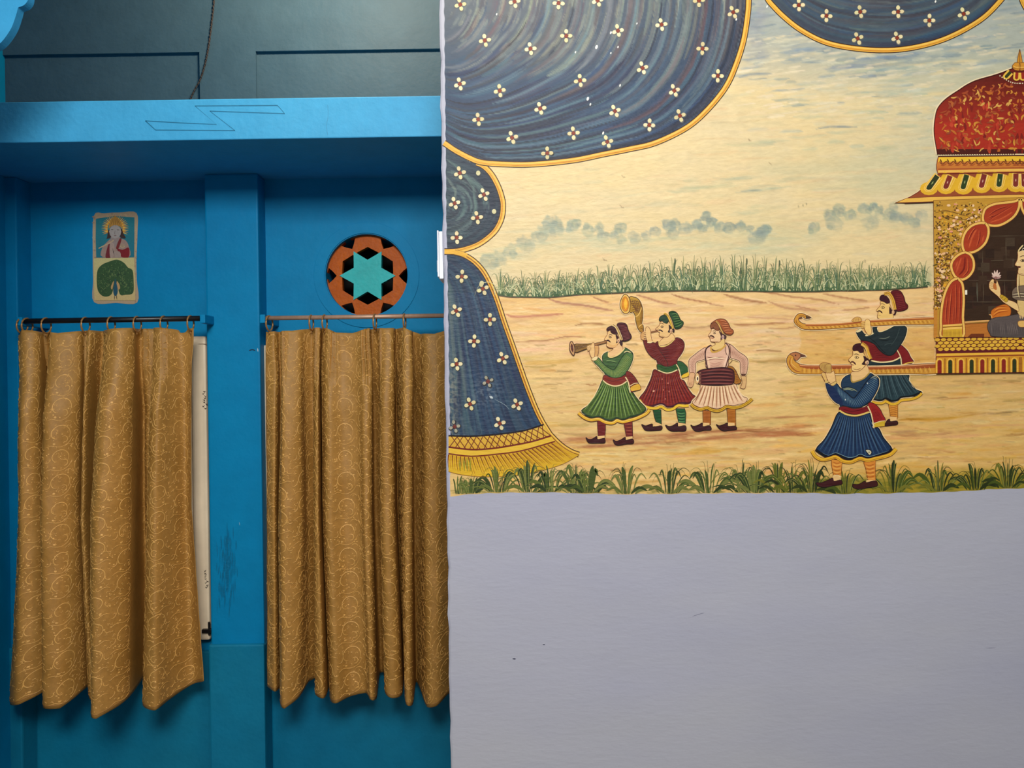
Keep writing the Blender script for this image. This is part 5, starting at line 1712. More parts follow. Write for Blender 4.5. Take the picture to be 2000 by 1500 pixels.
to3 = [(885, 740), (790, 800), (770, 900), (780, 1010), (810, 1190), (1180, 1200), (1220, 1040), (1262, 960), (1255, 850), (1242, 735), (1160, 698), (1130, 790), (1040, 850), (910, 850)]
la = [(785, 795), (680, 838), (560, 930), (458, 1022), (448, 1150), (475, 1295), (572, 1295), (582, 1150), (602, 1070), (722, 1030), (772, 990)]
ra_ = [(1225, 735), (1300, 757), (1420, 868), (1552, 958), (1604, 1050), (1592, 1200), (1562, 1312), (1468, 1312), (1450, 1180), (1438, 1060), (1330, 1012), (1250, 965)]
halo(p, [la, ra_], 4)
p.poly(la, rgb(222, 176, 146), line=rgb(92, 50, 36)).poly(ra_, rgb(218, 172, 142), line=rgb(92, 50, 36))
stripes(p, [(770, 800), (680, 838), (560, 930), (460, 1025), (450, 1150), (478, 1290)], [(772, 985), (722, 1028), (650, 1050), (604, 1070), (584, 1150), (570, 1290)], 24, rgb(140, 84, 66), .9)
stripes(p, [(1240, 740), (1300, 757), (1420, 868), (1552, 958), (1602, 1050), (1592, 1200), (1562, 1310)], [(1255, 960), (1330, 1010), (1400, 1040), (1440, 1062), (1450, 1120), (1456, 1200), (1470, 1310)], 27, rgb(140, 84, 66), .9)
p.poly(to3, rgb(222, 176, 148), line=rgb(92, 50, 36))
p.line([(790, 970), (900, 990), (1130, 970)], 1.3, rgb(112, 60, 48)).line([(800, 1020), (960, 990), (1150, 1010)], 1.6, rgb(246, 220, 176)).line([(800, 1040), (960, 1012), (1140, 1030)], 1.0, rgb(130, 76, 60))
for k in range(5):
    p.line([(850, 1080 + 24 * k), (960, 1100 + 22 * k), (1110, 1060 + 26 * k)], .9, rgb(170, 112, 92), inc=0)
p.line([(885, 740), (790, 810), (768, 930), (785, 1060), (812, 1195)], 2.6, rgb(58, 28, 28), taper=0).line([(830, 1010), (850, 1195)], 1.6, rgb(240, 212, 160))
p.line([(1160, 700), (1220, 760), (1240, 900), (1200, 1060), (1165, 1190)], 2.0, rgb(66, 34, 30), taper=0).line([(1215, 780), (1200, 960), (1150, 1100), (1130, 1190)], 2.8, rgb(236, 196, 168)).line([(1165, 740), (1160, 860), (1210, 960)], 1.2, rgb(80, 44, 40)).line([(1230, 1110), (1280, 1060), (1300, 1030)], 1.0, rgb(110, 70, 40))
p.build('tunic', F3)
p.at(*C_)
p.poly([(1200, 1160), (1290, 1160), (1350, 1220), (1400, 1310), (1440, 1400), (1470, 1430), (1440, 1490), (1330, 1485), (1300, 1300)], rgb(164, 104, 34), line=DK)
for k in range(8):
    p.line([(1315 + 6 * k, 1215 + 34 * k), (1380 + 9 * k, 1225 + 30 * k)], 1.1, rgb(100, 50, 20), inc=0)
p.build('sash', F3, label='ochre sash end')
p.at(*C_)
dr = [(600, 1290), (680, 1228), (850, 1198), (1040, 1178), (1200, 1182), (1312, 1230), (1336, 1320), (1334, 1430), (1304, 1492), (1150, 1525), (900, 1530), (700, 1512), (600, 1470), (572, 1380)]
p.poly(dr, rgb(74, 22, 26), line=rgb(30, 8, 10), lw=1.4)
for k in range(5):
    y = 1228 + 66 * k
    p.line([(690, y + 30 - 6 * k), (850, y + 6 - 2 * k), (1040, y - 4), (1200, y + 2), (1300, y + 26 - 6 * k)], 2.2, rgb(128, 66, 58), inc=0).line([(700, y + 52 - 6 * k), (1000, y + 22), (1300, y + 46 - 6 * k)], 1.6, rgb(42, 10, 14), inc=0)
for k in range(9):
    p.line([(640, 1290 + 24 * k), (690, 1270 + 30 * k)], .9, rgb(196, 140, 104), inc=0)
p.dot(612, 1390, 40, 108, rgb(224, 178, 120)).dot(616, 1395, 26, 62, rgb(244, 224, 180)).dot(618, 1396, 14, 36, rgb(60, 22, 18))
p.build('drum', F3)
p.at(*C_).poly([(470, 1285), (562, 1292), (552, 1400), (545, 1480), (510, 1560), (450, 1562), (428, 1520), (440, 1400)], rgb(220, 170, 122), line=SKL, lw=.8)
for k in range(3):
    p.line([(462 + 26 * k, 1460), (456 + 26 * k, 1555)], .8, SKL, inc=0)
p.at(*D_).poly([(1668, 140), (1762, 150), (1766, 280), (1742, 382), (1680, 386), (1648, 350), (1690, 262)], rgb(214, 170, 112), line=SKL, lw=.8).line([(1690, 280), (1668, 360)], .8, SKL).line([(1665, 110), (1770, 112)], 1.6, rgb(80, 44, 30), taper=0).line([(1665, 140), (1770, 142)], 1.6, rgb(80, 44, 30), taper=0)
p.at(*C_).poly([(960, 672), (1080, 640), (1132, 600), (1152, 680), (1130, 775), (1040, 838), (940, 840), (885, 780), (965, 730)], rgb(226, 188, 116), line=SKL, lw=.8)
p.line([(878, 770), (888, 862), (960, 876), (1080, 826), (1172, 735)], 3.0, rgb(204, 156, 66), taper=0).line([(895, 800), (905, 845), (960, 855), (1070, 808)], .9, rgb(140, 96, 40))
p.poly([(892, 430), (880, 480), (828, 552), (850, 575), (868, 620), (880, 668), (960, 684), (1040, 684), (1092, 620), (1082, 540), (1040, 460), (960, 430)], rgb(232, 190, 140), line=SKL, lw=.9)
p.line([(850, 568), (900, 562), (950, 600)], 3.0, rgb(66, 30, 26)).line([(870, 590), (905, 610), (940, 605)], 1.4, rgb(150, 60, 50)).line([(915, 472), (950, 462), (975, 480)], 1.1, rgb(70, 40, 30)).line([(920, 505), (945, 490), (972, 512), (940, 522), (920, 506)], 1.0, rgb(50, 26, 24)).dot(944, 506, 9, 9, rgb(40, 20, 20)).line([(890, 672), (960, 680), (1030, 672)], .9, SKL)
p.poly([(1035, 470), (1110, 520), (1182, 560), (1162, 622), (1110, 612), (1066, 640), (1070, 560)], rgb(64, 34, 34)).dot(1112, 585, 26, 42, rgb(206, 168, 150)).dot(1112, 592, 10, 20, rgb(140, 100, 100))
p.build_split(('hand', 'head', 'hand'), (1365, 1435), F3)
p.at(*C_).poly([(880, 330), (920, 288), (1000, 240), (1080, 228), (1160, 248), (1222, 320), (1262, 410), (1312, 450), (1316, 500), (1262, 542), (1170, 522), (1110, 450), (1050, 340), (960, 330)], rgb(158, 82, 40), line=rgb(80, 36, 20))
for k in range(11):
    t = k / 10
    p.line([(1060 + 100 * t, 260 + 240 * t), (1140 + 80 * t, 270 + 220 * t), (1180 + 120 * t, 290 + 200 * t)], 1.1, rgb(110, 46, 24) if k % 2 else rgb(206, 132, 84), inc=0)
p.poly([(868, 380), (880, 332), (960, 300), (1020, 350), (1042, 440), (1000, 462), (950, 432), (925, 400), (890, 422)], rgb(132, 76, 44), line=rgb(80, 36, 20), lw=.9)
p.line([(975, 272), (1030, 330), (1075, 430), (1122, 520)], 3.8, rgb(214, 166, 88), taper=0).line([(985, 270), (1045, 335), (1090, 430), (1132, 510)], .9, rgb(110, 66, 30), taper=0).line([(962, 280), (1012, 335), (1058, 432), (1108, 525)], .9, rgb(110, 66, 30), taper=0)
p.build('turban', F3)

# --- musician with the straight trumpet (green tunic)
F1 = person('man in a green tunic and maroon turban blowing a straight trumpet')
B_ = (1100, 710, 8.825)
p = Paint(cM, *B_)
sk1 = [(680, 285), (760, 350), (880, 390), (1000, 370), (1090, 310), (1140, 400), (1205, 510), (1300, 640), (1425, 780), (1350, 855), (1260, 885), (1150, 912), (1060, 952), (980, 957), (920, 930), (820, 972), (720, 952), (620, 905), (500, 917), (400, 882), (315, 810), (430, 720), (530, 590), (610, 440)]
halo(p, [sk1])
p.poly([(585, 980), (728, 990), (728, 1130), (717, 1262), (603, 1262), (590, 1120)], rgb(112, 32, 30), sub=1, line=DK, lw=1).poly([(1030, 980), (1188, 970), (1192, 1130), (1197, 1272), (1088, 1272), (1058, 1120)], rgb(116, 34, 28), sub=1, line=DK, lw=1)
for k in range(9):
    p.line([(595, 1040 + 25 * k), (720, 1035 + 25 * k)], .9, rgb(80, 16, 20), inc=0).line([(1050 + 5 * k, 1020 + 27 * k), (1188, 1012 + 29 * k)], 1.0, rgb(172, 96, 70) if k % 2 else rgb(70, 14, 16), inc=0)
p.build_split(('legging', 'legging'), (1199,), F1)
p.at(*B_).poly([(590, 1250), (712, 1240), (712, 1300), (580, 1310)], SK, sub=1).poly([(1068, 1262), (1192, 1255), (1192, 1320), (1062, 1330)], SK, sub=1)
p.poly([(388, 1272), (430, 1302), (500, 1297), (576, 1254), (592, 1304), (702, 1286), (716, 1302), (714, 1362), (600, 1368), (480, 1370), (425, 1352)], rgb(58, 16, 20), line=rgb(30, 8, 10)).poly([(858, 1312), (910, 1337), (990, 1312), (1066, 1268), (1078, 1320), (1192, 1297), (1206, 1372), (1090, 1384), (980, 1404), (920, 1402), (878, 1372)], rgb(62, 14, 16), line=rgb(30, 8, 10))
p.build_split(('shoe', 'shoe'), (1189.5,), F1)
p.at(*B_).poly(sk1, rgb(80, 102, 36), rgb(70, 92, 34), line=rgb(30, 42, 20), lw=1.6)
fan(p, [(690, 320), (780, 375), (880, 405), (1000, 385), (1100, 330)], [(340, 800), (500, 900), (720, 940), (920, 925), (1060, 945), (1250, 880), (1400, 790)], 30, (rgb(132, 158, 86), rgb(46, 74, 28), rgb(112, 140, 66), rgb(40, 66, 30)), (1.2, 2.3))
bl = [(320, 830), (400, 890), (500, 925), (620, 912), (720, 958), (820, 978), (920, 936), (980, 960), (1060, 956), (1150, 918), (1260, 892), (1350, 860), (1425, 790)]
p.line(bl, 3.4, rgb(34, 56, 34), taper=0)
hm = [(262, 850), (320, 900), (390, 945), (480, 972), (610, 958), (720, 1008), (820, 1026), (880, 1012), (925, 982), (1020, 1006), (1120, 982), (1240, 950), (1360, 898), (1440, 850), (1482, 795)]
p.line(hm, 7.0, rgb(116, 56, 20), taper=0).line(hm, 5.2, rgb(226, 172, 44), taper=0).line([(a, b - 14) for a, b in hm], 1.3, rgb(244, 210, 110), taper=1)
p.build('skirt', F1)
p.at(*A_)
to1 = [(1190, 1190), (1290, 1240), (1357, 1305), (1350, 1400), (1300, 1490), (1260, 1610), (1225, 1710), (1080, 1775), (920, 1785), (820, 1730), (780, 1560), (765, 1440), (760, 1365), (795, 1310), (880, 1275), (890, 1375), (1000, 1360), (1140, 1280)]
arm1 = [(1600, 1), ]
av = [(590, 1450), (680, 1385), (790, 1510), (900, 1590), (985, 1620), (1050, 1540), (1130, 1400), (1220, 1295), (1340, 1300), (1358, 1400), (1300, 1560), (1210, 1700), (1080, 1785), (950, 1775), (800, 1680), (690, 1560)]
halo(p, [to1, av], 4)
p.poly(to1, rgb(62, 92, 48), line=rgb(28, 42, 22))
p.line([(830, 1450), (900, 1440), (1040, 1470)], 1.4, rgb(126, 150, 90)).line([(830, 1490), (930, 1470), (1040, 1500)], 1.2, rgb(34, 52, 28)).line([(840, 1530), (940, 1560), (1020, 1550)], 1.2, rgb(36, 56, 30)).line([(900, 1400), (1050, 1370), (1180, 1280)], 1.4, rgb(36, 58, 32))
p.poly(av, rgb(76, 108, 56), line=rgb(28, 42, 22), lw=1.4)
stripes(p, [(610, 1450), (690, 1555), (800, 1675), (950, 1770), (1080, 1780), (1210, 1695), (1300, 1560), (1356, 1400)], [(685, 1395), (790, 1512), (890, 1585), (970, 1622), (1000, 1620), (1050, 1545), (1130, 1400), (1215, 1300)], 34, rgb(150, 160, 80), .9)
p.line([(1180, 1290), (1240, 1260), (1320, 1290)], 1.6, CRM)
p.build('tunic', F1)
p.at(*B_).poly([(683, 240), (715, 195), (800, 232), (900, 250), (1000, 230), (1080, 195), (1096, 300), (1000, 362), (880, 382), (765, 348), (688, 292)], rgb(128, 40, 28), line=DK)
p.line([(700, 250), (860, 305), (1085, 245)], 1.6, rgb(92, 22, 20))
p.poly([(1085, 140), (1150, 150), (1212, 210), (1262, 280), (1302, 362), (1332, 440), (1240, 470), (1165, 492), (1130, 380), (1075, 260)], rgb(116, 34, 24), line=DK).poly([(1160, 405), (1292, 350), (1334, 440), (1240, 468), (1170, 475)], rgb(216, 164, 50), line=rgb(110, 60, 20), lw=.9)
p.line([(1150, 385), (1220, 345), (1280, 340)], 1.6, CRM, taper=0).line([(1068, 230), (1120, 330), (1150, 500)], 2.2, CRM, taper=0).line([(682, 290), (762, 352), (880, 388), (1000, 366), (1092, 305)], 2.2, CRM, taper=0)
for k in range(5):
    p.line([(1120 + 20 * k, 180 + 18 * k), (1165 + 24 * k, 370 - 4 * k)], .9, rgb(84, 20, 16), inc=0)
p.build('sash', F1)
p.at(*A_)
p.poly([(600, 1112), (720, 1085), (855, 1050), (862, 1085), (740, 1120), (612, 1152)], rgb(158, 110, 62), sub=2, line=rgb(70, 38, 22), lw=1)
bd = [(205, 1132), (330, 1120), (480, 1120), (570, 1112), (570, 1170), (430, 1222), (320, 1262), (230, 1282)]
p.poly(bd, rgb(142, 104, 46), sub=2, line=rgb(60, 32, 20), lw=1.2)
for k in range(10):
    p.line([(220 + 24 * k, 1130), (246 + 24 * k, 1265 - 10 * k)], 1.0, rgb(74, 42, 22), inc=0).line([(220 + 24 * k, 1270 - 10 * k), (250 + 24 * k, 1128)], 1.0, rgb(74, 42, 22), inc=0)
p.poly([(160, 1065), (200, 1120), (222, 1200), (218, 1310), (195, 1342), (150, 1290), (120, 1210), (128, 1110)], rgb(196, 148, 96), line=rgb(60, 30, 20), lw=1.5).poly([(165, 1115), (190, 1160), (200, 1230), (190, 1285), (162, 1250), (142, 1190), (148, 1135)], rgb(88, 40, 30))
p.build('straight_trumpet', F1)
p.at(*A_)
p.poly([(600, 1170), (680, 1158), (692, 1230), (672, 1330), (640, 1395), (600, 1320)], SK2, line=SKL, lw=.9).poly([(508, 1240), (530, 1170), (558, 1105), (598, 1095), (612, 1160), (616, 1280), (602, 1385), (560, 1395), (520, 1320)], SK, line=SKL, lw=.9)
for k in range(4):
    p.line([(455 + 6 * k, 1190 + 22 * k), (505, 1160 + 24 * k), (548, 1140 + 26 * k)], 2.2, SK, inc=1).line([(455 + 6 * k, 1201 + 22 * k), (505, 1172 + 24 * k), (548, 1152 + 26 * k)], .8, SKL, inc=0)
p.poly([(552, 1405), (640, 1358), (676, 1372), (645, 1432), (575, 1445)], CRM, line=rgb(150, 100, 50), lw=.8)
p.poly([(960, 1180), (1030, 1150), (1075, 1080), (1142, 1170), (1165, 1200), (1105, 1300), (1000, 1352), (898, 1362), (882, 1285), (970, 1225)], rgb(230, 184, 128), line=SKL, lw=.8)
p.line([(880, 1280), (882, 1362), (960, 1376), (1060, 1334), (1150, 1255), (1192, 1195)], 2.6, rgb(232, 202, 130), taper=0).line([(870, 1270), (868, 1375), (960, 1392), (1070, 1346)], .9, rgb(40, 54, 26))
p.poly([(872, 870), (855, 940), (798, 1030), (830, 1050), (842, 1080), (850, 1110), (840, 1150), (880, 1190), (960, 1200), (1020, 1172), (1082, 1100), (1085, 1020), (1040, 900), (960, 860)], SK, line=SKL, lw=.9)
p.line([(835, 1065), (875, 1050), (922, 1090)], 3.0, rgb(50, 18, 20)).line([(880, 955), (920, 935), (960, 955)], 1.2, rgb(60, 30, 26)).line([(880, 985), (910, 970), (940, 992), (905, 1002), (882, 986)], 1.1, rgb(50, 24, 24)).dot(908, 985, 9, 9, rgb(40, 20, 20)).line([(850, 1160), (900, 1190), (970, 1196)], .9, SKL)
p.line([(860, 1100), (910, 1150), (1000, 1160), (1060, 1110)], 4.5, rgb(222, 170, 104))
p.poly([(1032, 920), (1080, 1000), (1094, 1060), (1030, 1105), (1040, 1040), (1020, 960)], rgb(52, 16, 20)).poly([(1085, 1050), (1152, 1045), (1150, 1150), (1110, 1140)], rgb(50, 16, 20)).dot(1076, 1052, 26, 40, rgb(226, 182, 140)).dot(1076, 1058, 10, 20, rgb(150, 100, 80))
p.poly([(842, 842), (868, 798), (960, 765), (1035, 830), (1052, 925), (990, 932), (930, 898), (915, 850), (880, 872)], rgb(58, 16, 20), line=rgb(30, 8, 10), lw=.8)
p.build_split(('hand', 'head'), (1174,), F1)
p.at(*A_).poly([(1060, 720), (1150, 705), (1232, 740), (1272, 860), (1322, 950), (1322, 1002), (1252, 1052), (1160, 1057), (1120, 960), (1050, 800)], rgb(70, 18, 24), line=rgb(34, 6, 10))
for k in range(11):
    p.line([(1090 + 8 * k, 765 + 27 * k), (1180 + 8 * k, 765 + 25 * k), (1245 + 6 * k, 800 + 20 * k)], .9, rgb(120, 56, 54), inc=0)
p.line([(965, 745), (1030, 790), (1090, 910), (1142, 1045)], 3.6, rgb(206, 166, 92), taper=0).line([(985, 742), (1050, 785), (1110, 905), (1158, 1035)], 1.0, rgb(232, 206, 150), taper=0).line([(975, 745), (1042, 790), (1100, 910), (1150, 1040)], .9, rgb(80, 40, 24), taper=0).line([(945, 755), (1015, 800), (1072, 920), (1120, 1035)], .9, rgb(232, 206, 150), taper=0)
p.build('turban', F1)

# --- rear bearer, upper pole, lower pole, front bearer
cB = ctx(1.45)
E_, F_, G_ = (1520, 560, 6.25), (1560, 660, 7.5), (1560, 780, 7.5)
B2 = person('bearer in a dark tunic and red turban behind the upper pole')
p = Paint(cB, *F_)
p.poly([(1308, 960), (1448, 960), (1448, 1160), (1440, 1185), (1340, 1160), (1328, 1080)], rgb(212, 140, 50), sub=1, line=rgb(110, 60, 20), lw=1)
for k in range(6):
    p.line([(1330, 1010 + 26 * k), (1380, 1020 + 26 * k), (1440, 1004 + 28 * k)], 1.1, rgb(150, 80, 24), inc=0)
p.build('legging', B2)
p.at(*F_).poly([(1335, 1150), (1432, 1160), (1432, 1220), (1325, 1225)], SK, sub=1).poly([(1255, 1282), (1290, 1210), (1328, 1190), (1340, 1225), (1432, 1215), (1442, 1268), (1350, 1282), (1280, 1292)], rgb(58, 22, 20), line=rgb(30, 8, 10))
p.build('shoe', B2)
p.at(*E_)
skb = [(1090, 1040), (1550, 1040), (1590, 1150), (1650, 1240), (1752, 1290), (1700, 1332), (1600, 1342), (1500, 1352), (1440, 1392), (1390, 1392), (1310, 1357), (1250, 1392), (1150, 1377), (1080, 1342), (1100, 1200)]
halo(p, [skb])
p.poly(skb, rgb(34, 52, 58), rgb(36, 58, 64), line=rgb(14, 16, 20), lw=1.6)
fan(p, [(1130, 1060), (1300, 1070), (1545, 1060)], [(1110, 1340), (1250, 1380), (1400, 1380), (1500, 1340), (1730, 1290)], 22, (rgb(70, 92, 96), rgb(20, 34, 42), rgb(58, 80, 86)), (1.0, 1.8))
hb = [(1100, 1350), (1180, 1378), (1260, 1385), (1310, 1362), (1380, 1395), (1450, 1385), (1500, 1348), (1620, 1335), (1700, 1305), (1745, 1285)]
p.line(hb, 3.4, rgb(12, 14, 18), taper=0).line([(a, b + 38) for a, b in hb[:-1]] + [(1750, 1300)], 5.8, rgb(110, 64, 20), taper=0).line([(a, b + 38) for a, b in hb[:-1]] + [(1750, 1300)], 4.4, rgb(222, 172, 44), taper=0)
p.build('skirt', B2)
p.at(*E_).poly([(1085, 880), (1240, 920), (1490, 865), (1508, 965), (1080, 970)], rgb(30, 44, 46), sub=1)
tb = [(950, 545), (1000, 523), (1060, 585), (1150, 570), (1150, 488), (1210, 488), (1230, 548), (1310, 525), (1400, 478), (1500, 470), (1557, 495), (1562, 545), (1532, 640), (1462, 750), (1392, 832), (1310, 832), (1230, 772), (1170, 702), (1080, 662), (1010, 652), (968, 600)]
sb_ = [(1000, 640), (1090, 655), (1170, 690), (1240, 770), (1310, 832), (1400, 828), (1445, 760), (1485, 860), (1400, 912), (1240, 924), (1120, 902), (1075, 800)]
halo(p, [tb, [(1490, 710), (1570, 780), (1612, 860), (1645, 925), (1520, 952), (1500, 860)]], 4)
p.poly(sb_, rgb(118, 24, 24), line=DK).line([(1110, 895), (1240, 922), (1390, 908), (1488, 860)], 2.6, CRM, taper=0)
p.poly([(1480, 705), (1570, 780), (1612, 860), (1645, 925), (1520, 952), (1500, 860), (1440, 770)], rgb(122, 24, 24), line=DK).line([(1500, 960), (1580, 930), (1648, 922)], 2.2, rgb(220, 176, 70), taper=0).line([(1445, 770), (1490, 860), (1500, 950)], 2.0, CRM, taper=0)
for k in range(7):
    p.line([(1090 + 6 * k, 700 + 26 * k), (1180 + 10 * k, 730 + 22 * k), (1260 + 20 * k, 800 + 12 * k)], .8, rgb(80, 10, 16), inc=0)
p.build('sash', B2)
p.at(*E_).poly(tb, rgb(32, 44, 46), rgb(30, 42, 44), line=rgb(10, 12, 14), lw=1.4)
p.line([(1090, 610), (1180, 680), (1260, 770), (1330, 830)], 1.4, rgb(14, 18, 20)).line([(1225, 630), (1300, 632), (1360, 605)], 1.3, rgb(104, 112, 96)).line([(1225, 650), (1300, 660), (1350, 650)], 1.0, rgb(14, 18, 20)).line([(1290, 720), (1320, 700), (1400, 690)], 1.0, rgb(60, 74, 72)).line([(1480, 500), (1440, 620), (1370, 720)], 1.0, rgb(60, 74, 72))
p.poly([(945, 545), (995, 515), (1015, 535), (965, 560)], CRM, sub=2).poly([(1060, 590), (1150, 560), (1155, 580), (1075, 605)], CRM, sub=2)
p.build('tunic', B2)
p.at(*E_).poly([(1212, 455), (1400, 440), (1402, 480), (1310, 530), (1230, 550)], SK, sub=2, line=SKL, lw=.7)
p.line([(1205, 500), (1228, 550), (1310, 528), (1402, 480)], 1.5, CRM, taper=0)
p.poly([(1245, 180), (1240, 230), (1193, 290), (1216, 312), (1204, 370), (1240, 395), (1330, 410), (1392, 400), (1400, 340), (1385, 280), (1350, 205), (1300, 190)], rgb(234, 192, 112), line=SKL, lw=.9)
p.line([(1205, 300), (1240, 298), (1268, 325)], 2.6, rgb(60, 24, 20)).line([(1240, 215), (1270, 208), (1300, 225)], 1.1, rgb(70, 40, 26)).line([(1245, 250), (1270, 238), (1295, 258), (1265, 266), (1246, 252)], 1.0, rgb(50, 26, 24)).dot(1268, 252, 6, 6, rgb(40, 20, 20)).line([(1210, 345), (1250, 350)], .8, SKL)
p.poly([(1355, 240), (1385, 285), (1442, 285), (1422, 348), (1380, 330), (1352, 330)], rgb(54, 20, 24)).dot(1398, 312, 17, 26, rgb(214, 168, 120))
p.poly([(1233, 150), (1250, 108), (1300, 103), (1346, 150), (1357, 192), (1320, 206), (1280, 180), (1255, 172)], rgb(60, 20, 28), line=rgb(30, 8, 12), lw=.8)
p.build('head', B2)
p.at(*E_).poly([(1370, 75), (1430, 43), (1492, 60), (1532, 130), (1547, 190), (1578, 230), (1567, 272), (1500, 298), (1440, 292), (1410, 200)], rgb(92, 18, 22), line=rgb(44, 6, 12))
for k in range(9):
    p.line([(1415 + 4 * k, 90 + 23 * k), (1480 + 6 * k, 92 + 20 * k), (1520 + 4 * k, 120 + 16 * k)], .8, rgb(136, 46, 44), inc=0)
p.line([(1290, 92), (1345, 82), (1392, 150), (1425, 280)], 6.2, rgb(222, 170, 60), taper=0).line([(1290, 92), (1348, 85), (1394, 155), (1424, 280)], 1.0, rgb(130, 80, 30), taper=0).line([(1290, 78), (1355, 65), (1412, 150), (1442, 280)], .9, rgb(100, 50, 20), taper=0)
p.build('turban', B2)
pole_u = [(190, 400), (200, 450), (260, 500), (320, 522), (500, 524), (750, 508), (1000, 492), (1300, 472), (1600, 462), (1912, 458), (1912, 372), (1600, 385), (1300, 400), (1000, 420), (760, 445), (500, 455), (330, 455), (280, 440), (245, 405), (258, 372), (300, 372), (332, 392), (402, 380), (340, 348), (280, 325), (228, 340)]


def pole(name, out, tw, label, red=None):
    p = Paint(cB, *E_)
    halo(p, [out], 4)
    p.poly(out, rgb(206, 144, 50), sub=2, line=rgb(92, 44, 20), lw=1.3)
    T, B = tw
    if red:
        p.poly(red, rgb(158, 74, 34), sub=2)
    p.line(T, 1.5, rgb(226, 160, 110), taper=0).line([(a, b + 16) for a, b in T], 2.6, rgb(164, 84, 36), taper=0)
    Tq, Bq = resample(T, 60), resample(B, 60)
    for i in range(1, 57):
        p.line([(Tq[i, 0], Tq[i, 1] + 26), (Bq[min(59, i + 1), 0], Bq[min(59, i + 1), 1] - 4)], 1.1, rgb(140, 84, 30) if i % 2 else rgb(232, 184, 88), inc=0)
    return p


pu = bpy.data.objects.new('painted_pole', None)
link(pu, mural, label='upper carrying pole ending in a bird head')
p = pole('u', pole_u, ([(330, 456), (500, 456), (760, 446), (1000, 421), (1300, 402), (1600, 387), (1908, 375)], [(330, 520), (500, 522), (750, 506), (1000, 490), (1300, 470), (1600, 460), (1908, 456)]), '')
p.line([(215, 400), (225, 450), (300, 500)], 1.0, rgb(120, 66, 26)).line([(240, 360), (290, 350), (330, 370)], 1.0, rgb(120, 70, 30)).poly([(330, 352), (402, 380), (335, 392)], rgb(70, 52, 40), sub=1).dot(275, 378, 10, 10, rgb(60, 30, 20)).line([(245, 410), (258, 385), (285, 390)], 1.6, rgb(110, 50, 24))
p.build('pole', pu)
p.at(*E_).poly([(898, 402), (950, 370), (1000, 382), (1014, 420), (950, 432), (900, 428)], rgb(212, 162, 82), line=SKL, lw=.8)
for k in range(3):
    p.line([(920 + 26 * k, 392 - 4 * k), (915 + 28 * k, 425)], .8, SKL, inc=0)
p.poly([(1065, 402), (1110, 408), (1122, 470), (1137, 560), (1098, 592), (1062, 545), (1045, 490)], rgb(238, 194, 116), line=SKL, lw=.8)
for k in range(4):
    p.line([(1000, 440 + 20 * k), (1060, 428 + 20 * k)], 2.8, rgb(226, 178, 96), inc=1).line([(1000, 450 + 20 * k), (1060, 438 + 20 * k)], .7, SKL, inc=0)
p.build('hand', B2)
pole_l = [(100, 880), (110, 962), (160, 1032), (230, 1062), (330, 1067), (600, 1067), (900, 1057), (1200, 1067), (1600, 1062), (1930, 1062), (1928, 938), (1500, 965), (1100, 975), (900, 955), (600, 960), (350, 960), (250, 940), (192, 900), (190, 862), (225, 905), (268, 860), (338, 850), (270, 820), (210, 798), (140, 820)]
pl_ = bpy.data.objects.new('painted_pole', None)
link(pl_, mural, label='lower carrying pole ending in a bird head')
p = pole('l', pole_l, ([(260, 958), (350, 964), (600, 964), (900, 960), (1100, 978), (1500, 968), (1920, 944)], [(230, 1060), (350, 1065), (600, 1064), (900, 1056), (1200, 1065), (1500, 1062), (1920, 1060)]), '',
         [(240, 950), (350, 966), (600, 968), (900, 962), (1100, 982), (1500, 972), (1920, 950), (1920, 990), (1500, 1005), (1100, 1012), (900, 1000), (600, 1010), (400, 1005), (300, 990)])
p.poly([(140, 822), (210, 802), (270, 824), (335, 850), (268, 858), (225, 900), (190, 880), (180, 850)], rgb(176, 110, 66), line=rgb(90, 44, 24), lw=.9).poly([(262, 828), (338, 850), (266, 860)], rgb(80, 48, 40), sub=1).dot(208, 838, 9, 9, rgb(50, 24, 20)).line([(150, 860), (135, 940), (200, 1020), (280, 1045)], 1.6, rgb(150, 70, 30)).line([(165, 870), (160, 940), (230, 1000)], 1.2, rgb(234, 180, 100))
p.build('pole', pl_)

B1 = person('bearer in a navy tunic with a pleated skirt under the lower pole')
p = Paint(cB, *G_)
p.poly([(470, 870), (632, 900), (622, 1020), (612, 1135), (508, 1122), (480, 990)], rgb(216, 140, 52), sub=1, line=rgb(120, 60, 20), lw=1).poly([(945, 920), (1122, 870), (1116, 1010), (1122, 1195), (1010, 1185), (980, 1030)], rgb(214, 132, 46), sub=1, line=rgb(120, 60, 20), lw=1)
for k in range(8):
    p.line([(490, 915 + 27 * k), (550, 935 + 27 * k), (618, 920 + 27 * k)], 1.1, rgb(160, 76, 22) if k % 2 == 0 else rgb(238, 178, 90), inc=0).line([(975, 955 + 28 * k), (1040, 966 + 28 * k), (1115, 940 + 30 * k)], 1.1, rgb(160, 76, 22) if k % 2 == 0 else rgb(238, 178, 90), inc=0)
p.build_split(('legging', 'legging'), (1664,), B1)
p.at(*G_).poly([(490, 1115), (612, 1120), (612, 1190), (480, 1200)], SK, sub=1).line([(505, 1120), (560, 1108), (612, 1135)], 1.6, CRM, taper=0).poly([(985, 1180), (1120, 1180), (1120, 1205), (980, 1225)], SK, sub=1)
p.poly([(248, 1222), (330, 1217), (420, 1182), (490, 1150), (512, 1197), (612, 1180), (622, 1242), (500, 1262), (400, 1284), (300, 1277)], rgb(62, 20, 22), line=rgb(30, 8, 10)).poly([(783, 1242), (870, 1242), (960, 1195), (990, 1217), (1122, 1190), (1142, 1267), (1000, 1292), (880, 1314), (800, 1292)], rgb(62, 22, 20), line=rgb(30, 8, 10))
p.build_split(('shoe', 'shoe'), (1653,), B1)
p.at(*G_)
